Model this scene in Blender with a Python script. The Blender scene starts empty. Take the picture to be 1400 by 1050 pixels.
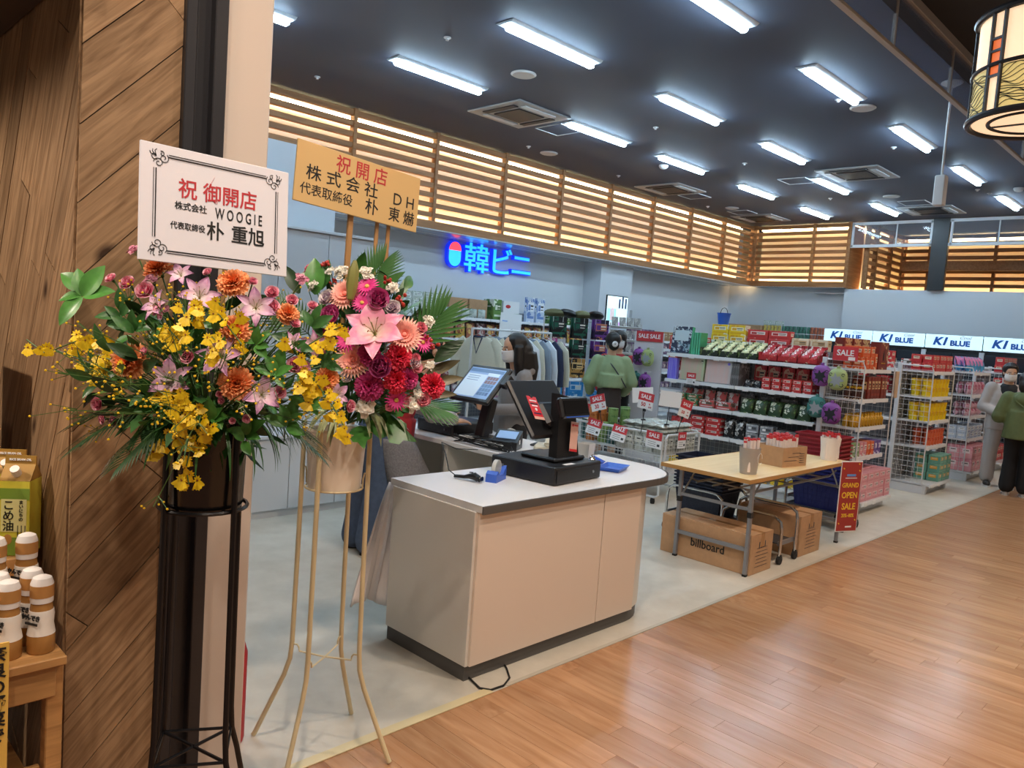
import bpy, bmesh, math, random
from mathutils import Vector, Matrix, Euler
R = math.radians
PI = math.pi
random.seed(7)
SC = bpy.context.scene
COL = SC.collection

# ---------------------------------------------------------------- camera
def look(loc, yaw, pitch, roll):
    y, p, r = R(yaw), R(pitch), R(roll)
    f = Vector((math.cos(y)*math.cos(p), math.sin(y)*math.cos(p), -math.sin(p)))
    rt = Vector((math.sin(y), -math.cos(y), 0)); up = rt.cross(f)
    rr = rt*math.cos(r)+up*math.sin(r); uu = -rt*math.sin(r)+up*math.cos(r)
    m = Matrix((rr, uu, -f)).transposed().to_4x4(); m.translation = loc
    return m
cam = bpy.data.cameras.new('camera'); camo = bpy.data.objects.new('camera', cam); COL.objects.link(camo)
camo.matrix_world = look((0, 0, 1.72), 44.529, 4.3635, 4.0798)
cam.sensor_width = 36; cam.lens = 1053.2/1400*36; cam.clip_start = .05; cam.clip_end = 100
SC.camera = camo
# ---------------------------------------------------------------- world, exposure
wd = bpy.data.worlds.new('mall'); SC.world = wd; wd.use_nodes = True
wd.node_tree.nodes['Background'].inputs[0].default_value = (1.0, .86, .74, 1)
wd.node_tree.nodes['Background'].inputs[1].default_value = .16
SC.view_settings.view_transform = 'Standard'; SC.view_settings.look = 'None'
SC.view_settings.gamma = 1; SC.view_settings.use_curve_mapping = False
SC.view_settings.exposure = 0
LAMP_E = 58; COVE_E = 30; AISLE_W = 195

# ---------------------------------------------------------------- helpers
def lin(h):
    h = h.lstrip('#'); o = []
    for i in (0, 2, 4):
        c = int(h[i:i+2], 16)/255; o.append(c/12.92 if c < .04045 else ((c+.055)/1.055)**2.4)
    return (*o, 1)
MATS = {}
def mat(name, col='808080', rough=.5, metal=0, emit=0, var=0, scale=8, bump=0, trans=0, coat=0, spec=.5, stretch=None, c2=None, alpha=1, ecol=None):
    if name in MATS: return MATS[name]
    m = bpy.data.materials.new(name); m.use_nodes = True; MATS[name] = m
    nt = m.node_tree; b = nt.nodes['Principled BSDF']; I = b.inputs
    I['Base Color'].default_value = lin(col); I['Roughness'].default_value = rough; I['Metallic'].default_value = metal
    I['Specular IOR Level'].default_value = spec; I['Coat Weight'].default_value = coat; I['Transmission Weight'].default_value = trans
    I['Alpha'].default_value = alpha
    if emit:
        I['Emission Color'].default_value = lin(ecol or col); I['Emission Strength'].default_value = emit
    if var or bump or c2:
        tc = nt.nodes.new('ShaderNodeTexCoord'); mp = nt.nodes.new('ShaderNodeMapping'); nz = nt.nodes.new('ShaderNodeTexNoise')
        nt.links.new(tc.outputs['Object'], mp.inputs[0]); nt.links.new(mp.outputs[0], nz.inputs['Vector'])
        if stretch: mp.inputs['Scale'].default_value = stretch
        nz.inputs['Scale'].default_value = scale; nz.inputs['Detail'].default_value = 5; nz.inputs['Roughness'].default_value = .6
        if var or c2:
            cr = nt.nodes.new('ShaderNodeValToRGB'); a = lin(col)
            lo = lin(c2) if c2 else tuple(max(0, x*(1-var)) for x in a[:3])+(1,)
            hi = a if c2 else tuple(min(1, x*(1+var)) for x in a[:3])+(1,)
            cr.color_ramp.elements[0].color = lo; cr.color_ramp.elements[1].color = hi
            cr.color_ramp.elements[0].position = .3; cr.color_ramp.elements[1].position = .7
            nt.links.new(nz.outputs['Fac'], cr.inputs[0]); nt.links.new(cr.outputs[0], I['Base Color'])
        if bump:
            bp = nt.nodes.new('ShaderNodeBump'); bp.inputs['Strength'].default_value = bump; bp.inputs['Distance'].default_value = .01
            nt.links.new(nz.outputs['Fac'], bp.inputs['Height']); nt.links.new(bp.outputs[0], I['Normal'])
    return m
def wood(name, c1, c2, axis=0, scale=1.0, rough=.5, rnd=.25, spec=.4, coat=0, grain=1.0, knots=0):
    """wood grain along a local axis, tone shifted per object"""
    if name in MATS: return MATS[name]
    m = bpy.data.materials.new(name); m.use_nodes = True; MATS[name] = m
    nt = m.node_tree; N = nt.nodes.new; L = nt.links.new; b = nt.nodes['Principled BSDF']
    tc = N('ShaderNodeTexCoord'); mp = N('ShaderNodeMapping'); oi = N('ShaderNodeObjectInfo')
    s = [14*scale]*3; s[axis] = 1.1*scale; mp.inputs['Scale'].default_value = s
    cb = N('ShaderNodeCombineXYZ'); mu = N('ShaderNodeMath'); mu.operation = 'MULTIPLY'; mu.inputs[1].default_value = 37
    L(oi.outputs['Random'], mu.inputs[0])
    for i in range(3): L(mu.outputs[0], cb.inputs[i])
    L(tc.outputs['Object'], mp.inputs[0]); L(cb.outputs[0], mp.inputs['Location'])
    nz = N('ShaderNodeTexNoise'); nz.inputs['Scale'].default_value = 2.2; nz.inputs['Detail'].default_value = 8; nz.inputs['Distortion'].default_value = .6
    L(mp.outputs[0], nz.inputs['Vector'])
    cr = N('ShaderNodeValToRGB'); cr.color_ramp.elements[0].color = lin(c2); cr.color_ramp.elements[1].color = lin(c1)
    cr.color_ramp.elements[0].position = .5-.22*grain; cr.color_ramp.elements[1].position = .5+.18*grain
    L(nz.outputs['Fac'], cr.inputs[0])
    hv = N('ShaderNodeHueSaturation'); mr = N('ShaderNodeMapRange'); mr.inputs[3].default_value = 1-rnd; mr.inputs[4].default_value = 1+rnd
    L(oi.outputs['Random'], mr.inputs[0]); L(mr.outputs[0], hv.inputs['Value']); L(cr.outputs[0], hv.inputs['Color'])
    out = hv.outputs[0]
    if knots:
        vo = N('ShaderNodeTexVoronoi'); vo.inputs['Scale'].default_value = knots; mp2 = N('ShaderNodeMapping')
        s2 = [1]*3; s2[axis] = .6; mp2.inputs['Scale'].default_value = s2
        L(tc.outputs['Object'], mp2.inputs[0]); L(cb.outputs[0], mp2.inputs['Location']); L(mp2.outputs[0], vo.inputs['Vector'])
        k = N('ShaderNodeMapRange'); k.inputs[1].default_value = .05; k.inputs[2].default_value = .13; L(vo.outputs['Distance'], k.inputs[0])
        mx = N('ShaderNodeMix'); mx.data_type = 'RGBA'; L(k.outputs[0], mx.inputs[0]); mx.inputs[6].default_value = lin('3a2617'); L(out, mx.inputs[7]); out = mx.outputs[2]
    L(out, b.inputs['Base Color']); b.inputs['Roughness'].default_value = rough; b.inputs['Specular IOR Level'].default_value = spec; b.inputs['Coat Weight'].default_value = coat
    bp = N('ShaderNodeBump'); bp.inputs['Strength'].default_value = .12; bp.inputs['Distance'].default_value = .004; L(nz.outputs['Fac'], bp.inputs['Height']); L(bp.outputs[0], b.inputs['Normal'])
    return m
PACKC = {}
def pack(name, c1, c2, c3, scale=14, rough=.35, metal=0, bias=.45):
    """printed packaging: base colour with blocks of a second and specks of a third"""
    if name in MATS: return MATS[name]
    PACKC[name] = (c1, c2, c3)
    m = bpy.data.materials.new(name); m.use_nodes = True; MATS[name] = m
    nt = m.node_tree; N = nt.nodes.new; L = nt.links.new; b = nt.nodes['Principled BSDF']
    tc = N('ShaderNodeTexCoord'); vo = N('ShaderNodeTexVoronoi'); vo.inputs['Scale'].default_value = scale
    L(tc.outputs['Object'], vo.inputs['Vector'])
    sp = N('ShaderNodeSeparateColor'); L(vo.outputs['Color'], sp.inputs[0])
    cr = N('ShaderNodeValToRGB'); cr.color_ramp.interpolation = 'CONSTANT'; e = cr.color_ramp.elements
    e[0].position = 0; e[0].color = lin(c1); e[1].position = bias; e[1].color = lin(c2); k = e.new((1+bias)/2); k.color = lin(c3)
    L(sp.outputs[0], cr.inputs[0])
    nz = N('ShaderNodeTexNoise'); nz.inputs['Scale'].default_value = scale*2.2; L(tc.outputs['Object'], nz.inputs['Vector'])
    cc = N('ShaderNodeMapRange'); cc.inputs[1].default_value = .43; cc.inputs[2].default_value = .47; L(nz.outputs['Fac'], cc.inputs[0])
    mx = N('ShaderNodeMix'); mx.data_type = 'RGBA'; L(cc.outputs[0], mx.inputs[0]); mx.inputs[6].default_value = lin(c1); L(cr.outputs[0], mx.inputs[7])
    L(mx.outputs[2], b.inputs['Base Color']); b.inputs['Roughness'].default_value = rough; b.inputs['Metallic'].default_value = metal
    return m

def rotm(rot):
    if rot is None: return Matrix.Identity(3)
    if isinstance(rot, Matrix): return rot.to_3x3()
    if isinstance(rot, (int, float)): return Matrix.Rotation(rot, 3, 'Z')
    return Euler(rot).to_matrix()
def frame(d):
    d = Vector(d).normalized(); a = Vector((0, 0, 1)) if abs(d.z) < .9 else Vector((1, 0, 0))
    u = d.cross(a).normalized(); return u, d.cross(u).normalized(), d
class MB:
    def __init__(s): s.v = []; s.f = []; s.m = []
    def add(s, vs, fs, m=0):
        o = len(s.v); s.v += [tuple(x) for x in vs]; s.f += [tuple(i+o for i in f) for f in fs]; s.m += [m]*len(fs); return s
    def box(s, c, sz, rot=None, m=0, ch=0):
        c = Vector(c); M = rotm(rot); h = [x/2 for x in sz]
        if not ch:
            vs = [(a, b, d) for a in (-1, 1) for b in (-1, 1) for d in (-1, 1)]
            vs = [M @ Vector((a*h[0], b*h[1], d*h[2]))+c for a, b, d in vs]
            fs = [(0, 1, 3, 2), (4, 6, 7, 5), (0, 4, 5, 1), (2, 3, 7, 6), (0, 2, 6, 4), (1, 5, 7, 3)]
            return s.add(vs, fs, m)
        ch = min(ch, min(h)*.9); vs = []; idx = {}
        for a in (-1, 1):
            for b in (-1, 1):
                for d in (-1, 1):
                    for ax in range(3):
                        p = [a*h[0], b*h[1], d*h[2]]
                        for k in range(3):
                            if k != ax: p[k] -= math.copysign(ch, p[k])
                        idx[(a, b, d, ax)] = len(vs); vs.append(Vector(p))
        fs = []
        for ax in range(3):
            o = [k for k in range(3) if k != ax]
            for sg in (-1, 1):
                q = []
                for t in ((-1, -1), (1, -1), (1, 1), (-1, 1)):
                    k = [0]*3; k[ax] = sg; k[o[0]], k[o[1]] = t; q.append(idx[(*k, ax)])
                fs.append(q)
            for t in ((-1, -1), (1, -1), (1, 1), (-1, 1)):
                k0 = [0]*3; k0[o[0]], k0[o[1]] = t; k1 = k0[:]; k0[ax] = -1; k1[ax] = 1
                fs.append([idx[(*k0, o[0])], idx[(*k1, o[0])], idx[(*k1, o[1])], idx[(*k0, o[1])]])
        for a in (-1, 1):
            for b in (-1, 1):
                for d in (-1, 1): fs.append([idx[(a, b, d, 0)], idx[(a, b, d, 1)], idx[(a, b, d, 2)]])
        ff = []
        for f in fs:
            n = (vs[f[1]]-vs[f[0]]).cross(vs[f[2]]-vs[f[0]]); g = sum((vs[i] for i in f), Vector())
            ff.append(f if n.dot(g) > 0 else f[::-1])
        return s.add([M @ v+c for v in vs], ff, m)
    def tube(s, pts, r, n=8, m=0, closed=False, rs=None, flat=None):
        pts = [Vector(p) for p in pts]; k = len(pts); rings = []; pu = None
        for i, p in enumerate(pts):
            if closed: d = (pts[(i+1) % k]-pts[i-1])
            else: d = pts[min(i+1, k-1)]-pts[max(i-1, 0)]
            if d.length < 1e-9: d = Vector((0, 0, 1))
            d.normalize()
            if pu is None: u, w, _ = frame(d)
            else:
                u = pu-d*pu.dot(d)
                if u.length < 1e-6: u = frame(d)[0]
                u.normalize(); w = d.cross(u)
            pu = u; rr = rs[i] if rs else r
            rings.append([p+(u*math.cos(2*PI*j/n)+w*math.sin(2*PI*j/n)*(flat or 1))*rr for j in range(n)])
        vs = [v for q in rings for v in q]; fs = []
        for i in range(k if closed else k-1):
            a, b = i*n, ((i+1) % k)*n
            for j in range(n): fs.append((a+j, a+(j+1) % n, b+(j+1) % n, b+j))
        if not closed: fs += [tuple(range(n))[::-1], tuple((k-1)*n+j for j in range(n))]
        return s.add(vs, fs, m)
    def cyl(s, a, b, r, n=12, m=0, r2=None): return s.tube([a, b], r, n, m, rs=[r, r if r2 is None else r2])
    def lathe(s, prof, n=16, c=(0, 0, 0), rot=None, m=0, sq=None):
        M = rotm(rot); c = Vector(c); vs = []; fs = []; k = len(prof)
        for r, z in prof:
            for j in range(n):
                a = 2*PI*j/n; vs.append(M @ Vector((r*math.cos(a), r*math.sin(a)*(sq or 1), z))+c)
        for i in range(k-1):
            for j in range(n): fs.append((i*n+j, i*n+(j+1) % n, (i+1)*n+(j+1) % n, (i+1)*n+j))
        if prof[0][0] > 1e-6: fs.append(tuple(range(n))[::-1])
        if prof[-1][0] > 1e-6: fs.append(tuple((k-1)*n+j for j in range(n)))
        return s.add(vs, fs, m)
    def prism(s, poly, z0, z1, m=0, M=None):
        n = len(poly); ar = sum(poly[i][0]*poly[(i+1) % n][1]-poly[(i+1) % n][0]*poly[i][1] for i in range(n))
        if ar < 0: poly = poly[::-1]
        vs = [Vector((x, y, z0)) for x, y in poly]+[Vector((x, y, z1)) for x, y in poly]
        if M is not None: vs = [M @ v for v in vs]
        fs = [tuple(range(n))[::-1], tuple(range(n, 2*n))]+[(i, (i+1) % n, n+(i+1) % n, n+i) for i in range(n)]
        return s.add(vs, fs, m)
    def ell(s, c, r, rot=None, n=12, k=8, m=0):
        M = rotm(rot); c = Vector(c); vs = []; fs = []
        for i in range(k+1):
            t = PI*i/k
            for j in range(n):
                a = 2*PI*j/n; vs.append(M @ Vector((r[0]*math.sin(t)*math.cos(a), r[1]*math.sin(t)*math.sin(a), -r[2]*math.cos(t)))+c)
        for i in range(k):
            for j in range(n): fs.append((i*n+j, i*n+(j+1) % n, (i+1)*n+(j+1) % n, (i+1)*n+j))
        return s.add(vs, fs, m)
    def surf(s, fn, nu, nv, m=0):
        vs = [fn(i/nu, j/nv) for j in range(nv+1) for i in range(nu+1)]
        fs = [(j*(nu+1)+i, j*(nu+1)+i+1, (j+1)*(nu+1)+i+1, (j+1)*(nu+1)+i) for j in range(nv) for i in range(nu)]
        return s.add(vs, fs, m)
    def mesh(s, name, mats, sharp=35, weld=False):
        me = bpy.data.meshes.new(name); me.from_pydata(s.v, [], s.f)
        for x in (mats if isinstance(mats, (list, tuple)) else [mats]): me.materials.append(MATS[x] if isinstance(x, str) else x)
        me.polygons.foreach_set('material_index', s.m); me.polygons.foreach_set('use_smooth', [True]*len(me.polygons))
        me.update(); me.validate()
        if weld:
            b = bmesh.new(); b.from_mesh(me); bmesh.ops.remove_doubles(b, verts=b.verts, dist=1e-5); b.to_mesh(me); b.free()
        me.set_sharp_from_angle(angle=R(sharp))
        return me
    def build(s, name, mats, parent=None, sharp=35, loc=None, rot=None, weld=False):
        return obj(name, s.mesh(name, mats, sharp, weld), parent, loc, rot)
def obj(name, me, parent=None, loc=None, rot=None):
    o = bpy.data.objects.new(name, me); COL.objects.link(o)
    if parent: o.parent = parent
    if loc is not None: o.location = loc
    if rot is not None:
        if isinstance(rot, Matrix): o.rotation_euler = rot.to_euler()
        elif isinstance(rot, (int, float)): o.rotation_euler = (0, 0, rot)
        else: o.rotation_euler = rot
    return o
def tag(o, label, cat, group=None):
    o['label'] = label; o['category'] = cat
    if group: o['group'] = group
    return o
def thing(name, label, cat, loc=(0, 0, 0), rotz=0, group=None):
    o = bpy.data.objects.new(name, None); COL.objects.link(o); o.empty_display_size = .05
    o.location = loc; o.rotation_euler = (0, 0, rotz) if isinstance(rotz, (int, float)) else rotz
    return tag(o, label, cat, group)
def struct(o): o['kind'] = 'structure'; return o
def sempty(name, loc=(0, 0, 0)):
    o = bpy.data.objects.new(name, None); COL.objects.link(o); o.location = loc; return struct(o)
KIDS = {}
def copy_tree(o, parent=None, label=None, group=None, loc=None, rot=None):
    c = o.copy(); COL.objects.link(c); c.parent = parent
    if label: c['label'] = label
    if group: c['group'] = group
    if loc is not None: c.location = loc
    if rot is not None: c.rotation_euler = (0, 0, rot)
    for ch in list(o.children): copy_tree(ch, c)
    return c
TXT = {}
def txt(body, size, m, parent=None, loc=(0, 0, 0), rot=(PI/2, 0, 0), ext=.0012, bold=0, sx=1, align='CENTER', shear=0, name='lettering', sp=1):
    k = (body, ext/size, bold, align, shear, m, sp)
    if k not in TXT:
        c = bpy.data.curves.new('t', 'FONT'); c.body = body; c.align_x = align; c.align_y = 'CENTER'; c.extrude = ext/size; c.offset = bold; c.shear = shear; c.space_character = sp; c.resolution_u = 3
        o = bpy.data.objects.new('t', c); COL.objects.link(o)
        me = bpy.data.meshes.new_from_object(o.evaluated_get(bpy.context.evaluated_depsgraph_get()))
        bpy.data.objects.remove(o); bpy.data.curves.remove(c); me.name = name; me.materials.clear(); me.materials.append(MATS[m]); TXT[k] = me
    o = obj(name, TXT[k], parent, loc, rot); o.scale = (size*sx, size, size); return o
def remesh(mb, voxel, smooth=6, name='body', mats=None, parent=None):
    """one continuous skin over overlapping volumes"""
    me = mb.mesh('tmp', mats or [], 180); o = bpy.data.objects.new('tmp', me); COL.objects.link(o)
    r = o.modifiers.new('r', 'REMESH'); r.mode = 'VOXEL'; r.voxel_size = voxel; r.use_smooth_shade = True
    q = o.modifiers.new('s', 'SMOOTH'); q.iterations = smooth; q.factor = .5
    m2 = bpy.data.meshes.new_from_object(o.evaluated_get(bpy.context.evaluated_depsgraph_get()))
    bpy.data.objects.remove(o); m2.name = name; m2.materials.clear()
    for x in (mats if isinstance(mats, (list, tuple)) else [mats]): m2.materials.append(MATS[x])
    m2.polygons.foreach_set('use_smooth', [True]*len(m2.polygons)); m2.polygons.foreach_set('material_index', [0]*len(m2.polygons))
    return obj(name, m2, parent)
def clip(poly, x0, x1, y0, y1):
    for ax, lim, sg in ((0, x0, 1), (0, x1, -1), (1, y0, 1), (1, y1, -1)):
        out = []
        for i in range(len(poly)):
            a, b = poly[i], poly[(i+1) % len(poly)]
            da, db = (a[ax]-lim)*sg, (b[ax]-lim)*sg
            if da >= 0: out.append(a)
            if da*db < 0:
                t = da/(da-db); out.append((a[0]+(b[0]-a[0])*t, a[1]+(b[1]-a[1])*t))
        poly = out
        if len(poly) < 3: return []
    return poly
def loc2(base, rz, x, y, z=0):
    c, s_ = math.cos(rz), math.sin(rz); return (base[0]+c*x-s_*y, base[1]+s_*x+c*y, base[2]+z if len(base) > 2 else z)

# ---------------------------------------------------------------- common materials
mat('white', 'e6e6e4', .45); mat('offwhite', 'dcd8d0', .5); mat('metal_white', 'e4e6e8', .35, .1); mat('black', '141416', .4); mat('black_gloss', '0e0e10', .18)
mat('dark_grey', '3a3b3e', .45); mat('grey', '8a8c8f', .45); mat('chrome', 'd8d8d8', .15, 1); mat('steel', '9a9da0', .35, .8)
mat('red', 'c0242c', .45); mat('sale_red', 'd03a40', .5); mat('ink_black', '151515', .6); mat('ink_red', 'c03038', .6); mat('ink_white', 'f4f4f4', .5)
mat('card', 'f2f2f2', .55); mat('blue', '2f62c8', .35); mat('navy', '1a2350', .45); mat('skin', 'd8a888', .5); mat('hair', '17120f', .45)
mat('cardboard', 'b8906a', .75, var=.08, scale=20); mat('rubber', '1a1a1a', .7); mat('clear', 'ffffff', .05, trans=1, spec=.5, alpha=.25)
# ================================================================ STRUCTURE
CZ = 4.42; BY = 2.44
m = mat('vinyl', 'd6cfc0', .36, c2='c6beae', scale=5, spec=.4)
mat('wall_paint', 'd6dade', .7); mat('ceil_dark', '4c5364', .7); mat('aisle_dark', '2a2623', .8); mat('brown_dark', '4a382c', .7)
# floors
o = struct(MB().box((9.5, 6.95, -.05), (18, 9.02, .1)).build('floor', 'vinyl'))
wood('plank', 'bd9068', '9c6c48', axis=1, scale=.75, rough=.23, rnd=.13, spec=.5, grain=1.2)
mat('floor_joint', '86604a', .4)
fa = struct(MB().box((8, -.3, -.055), (20, 5.48, .09)).build('floor_aisle', 'floor_joint'))
PW, PL = .105, 1.1; random.seed(3)
pm = [MB().box((0, 0, 0), (PW-.0008, PL-.0008, .012), ch=.0006).mesh('plank', 'plank')]
rest = MB(); cnt = 0
cols = int(13/PW)
for i in range(cols):
    x = .75+PW*i; off = random.random()*PL
    y = BY-off
    segs = [(BY, BY-off)]
    while y > -1.2: segs.append((y, y-PL)); y -= PL
    for (ya, yb) in segs:
        L = ya-yb
        if L < .02: continue
        cx, cy = x+PW/2, (ya+yb)/2
        inview = cy > max(.0, .28*cx-.9) and cx < 8 and cnt < 298 and cy < BY
        if inview and cx > 1:
            q = obj('plank', pm[0], fa, (cx, cy, -.006)); q.scale = (1, L/PL, 1); cnt += 1
        else: rest.box((cx, cy, -.006), (PW-.0016, L-.0016, .012))
r_ = rest.build('plank_field', 'plank', fa); r_['kind'] = 'stuff'
# threshold strip
struct(MB().box((1.95, BY+.02, .003), (1.1, .05, .006), ch=.002).build('trim_threshold', mat('threshold', 'd8c89c', .4)))
struct(MB().box((9.4, BY+.012, .001), (13.6, .024, .004)).build('trim_threshold_seam', mat('vinyl_edge', 'bdb6a6', .5)))
# ceilings
struct(MB().box((10.2, 5.95, CZ+.05), (17.4, 7.0, .1)).build('ceiling', 'ceil_dark'))
struct(MB().box((8, -.3, 4.72), (20, 5.5, .1)).build('ceiling_aisle', 'aisle_dark'))
struct(MB().box((9.4, 2.52, 4.6), (16, .06, .34)).build('ceiling_edge', 'ceil_dark'))
# smoke barrier of glass along the shop front
sb = sempty('window_1', (0, 2.45, 0))
mat('barrier_glass', '8494b0', .08, alpha=.4, spec=.6)
mat('frame_grey', 'b0aaa4', .4, .1)
MB().box((9.2, 0, 4.15), (16.0, .05, .03), ch=.004).build('rail', 'frame_grey', sb)
MB().box((9.2, 0, 4.63), (16.0, .06, .08), ch=.004).build('top_rail', 'frame_grey', sb)
for i in range(11):
    x = 2.1+1.49*i
    MB().box((x+.745, 0, 4.38), (1.47, .008, .44)).build('pane', 'barrier_glass', sb)
    MB().box((x, 0, 4.38), (.022, .03, .44)).build('mullion', 'frame_grey', sb)
# back and far walls
struct(MB().box((10.35, 9.73, 1.66), (13.7, .2, 3.32)).build('wall_back', 'wall_paint'))
struct(MB().box((12.05, 9.42, 1.52), (1.0, .42, 3.03)).build('wall_back_column', 'wall_paint'))
struct(MB().box((17.25, 8.2, 1.52), (.3, 3.0, 3.04)).build('wall_far_recess', 'wall_paint'))
struct(MB().box((17.1, 4.4, 1.5), (.5, 4.7, 3.0)).build('wall_far', 'wall_paint'))
struct(MB().box((19.6, 5.2, 3.2), (.2, 11, 6.4)).build('wall_far_outer', mat('cream_panel', 'd8c49c', .7)))
struct(MB().box((2.2, 8.0, 2.2), (.2, 3.7, 4.4)).build('wall_left_store', 'wall_paint'))
struct(MB().box((18.4, 3.6, CZ+.06), (2.4, 9, .1)).build('ceiling_far', 'ceil_dark'))
# ---- louvre bands (slats, posts, cove light)
wood('slat', 'a8764a', '8a5c36', axis=0, scale=.8, rough=.55, rnd=.08)
mat('cove_back', 'f0e8d4', .8)
mat('cove_led', 'ffecc4', .5, emit=COVE_E, ecol='ffe4b0')
def louvre(name, ax, fixed, a0, a1, posts, z0=3.02, z1=CZ, depth=.42, sgn=1, fascia=.13, nsl=9):
    """band in plane (ax=0: y fixed, runs along x; ax=1: x fixed, runs along y); its back lies sgn*depth behind"""
    P = lambda a, d, z: (a, fixed+sgn*d, z) if ax == 0 else (fixed+sgn*d, a, z)
    S = lambda la, ld, lz: (la, ld, lz) if ax == 0 else (ld, la, lz)
    t = sempty(name)
    L = a1-a0; c = (a0+a1)/2
    rt = 0 if ax == 0 else PI/2
    q = MB().box((0, 0, 0), (L, .06, fascia), ch=.004).build('fascia', 'slat', t, loc=P(c, .03, z0+fascia/2), rot=rt)
    MB().box(P(c, depth/2+.35, z0+.008), S(L, depth+.7, .016)).build('soffit', mat('soffit_gloss', 'cfd2d6', .12), t)
    MB().box(P(c, depth, (z0+z1)/2), S(L, .02, z1-z0)).build('back_panel', 'cove_back', t)
    MB().box(P(c, depth-.1, z0+.05), S(L, .05, .03)).build('light_strip', 'cove_led', t)
    MB().box(P(c, depth-.05, z1-.06), S(L, .03, .02)).build('light_strip', 'cove_led', t)
    edges = sorted(posts); H = z1-z0-fascia; pitch = H/nsl
    pme = MB().box((0, 0, 0), (.055, .1, H), ch=.003).mesh('post', 'slat')
    for p in edges: obj('post', pme, t, P(p, .05, z0+fascia+H/2), rt)
    for i in range(len(edges)-1):
        l = edges[i+1]-edges[i]-.05; sm = MB().box((0, 0, 0), (l, .075, pitch*.5), ch=.003).mesh('slat', 'slat')
        for k in range(nsl): obj('slat', sm, t, P((edges[i]+edges[i+1])/2, .055, z0+fascia+pitch*(k+.62)), rt)
    return t
louvre('trim_louvre_back', 0, 8.93, 2.98, 16.84, [2.98, 4.39, 5.80, 7.21, 8.62, 9.99, 11.36, 12.73, 14.1, 15.47, 16.81])
louvre('trim_louvre_far', 1, 16.78, 6.72, 8.93, [6.75, 7.52, 8.9])
MB().box((17.1, 6.71, 3.72), (.72, .05, 1.4), ch=.003).build('end_board', 'slat', bpy.data.objects['trim_louvre_far'])
louvre('trim_louvre_beyond_side', 0, 6.35, 16.92, 19.2, [16.95, 17.43, 18.3, 19.2], z0=2.9, depth=.4)
louvre('trim_louvre_beyond', 1, 19.0, 0.4, 6.4, [.6, 1.9, 3.2, 4.5, 5.8, 6.38], z0=2.9, depth=.4)
# beam crossing before the outer louvre, black post and transom
struct(MB().box((18.5, 3.2, 3.66), (.18, 6.0, .2), ch=.005).build('trim_beam_beyond', 'slat'))
struct(MB().box((16.8, 4.95, 3.71), (.1, .3, 1.42), ch=.004).build('trim_black_post', 'black'))
tr = sempty('window_2', (16.78, 0, 0))
mat('frame_white', 'cfd3d8', .4)
mat('transom_glass', '9aa6b4', .05, alpha=.18, spec=.6)
for z in (3.9, 4.37): MB().box((0, 4.2, z), (.05, 5.0, .06), ch=.004).build('rail', 'frame_white', tr)
for y in (6.66, 5.12, 4.76, 3.1, 1.9): MB().box((0, y, 4.13), (.05, .045, .5), ch=.004).build('mullion', 'frame_white', tr)
MB().box((0, 5.78, 4.13), (.035, .02, .44)).build('glazing_bar', 'frame_white', tr)
MB().box((0, 3.95, 4.13), (.035, .02, .44)).build('glazing_bar', 'frame_white', tr)
for y0, y1 in ((5.14, 5.77), (5.79, 6.64), (3.96, 4.74), (3.12, 3.94)): MB().box((0, (y0+y1)/2, 4.13), (.008, y1-y0, .44)).build('pane', 'transom_glass', tr)
# ---- timber pillar with diagonal boards, black jamb, white pillar
wl = struct(MB().box((.83, 3.5, 2.3), (.26, 2.06, 4.6)).build('wall_left', 'brown_dark'))
wood('oak', 'a68664', '7a5e42', axis=0, scale=2.0, rough=.6, rnd=.2, grain=.8, knots=4.5, spec=.25)
def boards(w, h, ang, bw, M, seed):
    random.seed(seed); d = (math.cos(ang), math.sin(ang)); n = (-d[1], d[0]); Lm = w+h
    k0 = int(-(w+h)/bw)-1
    for k in range(k0, -k0+1):
        s0 = k*bw; t = -Lm+random.random()*.9
        while t < Lm*1.5:
            l = .7+random.random()*.9; g = .0015
            q = [(d[0]*a+n[0]*b, d[1]*a+n[1]*b) for a, b in ((t+g, s0+g), (t+l-g, s0+g), (t+l-g, s0+bw-g), (t+g, s0+bw-g))]
            t += l; q = clip(q, 0, w, 0, h)
            if not q: continue
            # local frame: x along the board
            cx = sum(p[0] for p in q)/len(q); cy = sum(p[1] for p in q)/len(q)
            if cy > 3.35: continue
            loc = [((p[0]-cx)*d[0]+(p[1]-cy)*d[1], (p[0]-cx)*n[0]+(p[1]-cy)*n[1]) for p in q]
            o = MB().prism(loc, 0, .012+random.random()*.003).build('board', 'oak', wl)
            X = Vector((d[0], d[1], 0)); Y = Vector((n[0], n[1], 0)); B = Matrix((X, Y, Vector((0, 0, 1)))).transposed().to_4x4(); B.translation = (cx, cy, 0)
            o.matrix_local = M @ B
# front face (faces -Y): local u->X, v->Z, normal -> -Y
boards(.275, 4.4, R(47), .15, Matrix(((1, 0, 0, .692), (0, 0, -1, 2.471), (0, 1, 0, 0), (0, 0, 0, 1))), 5)
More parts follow.
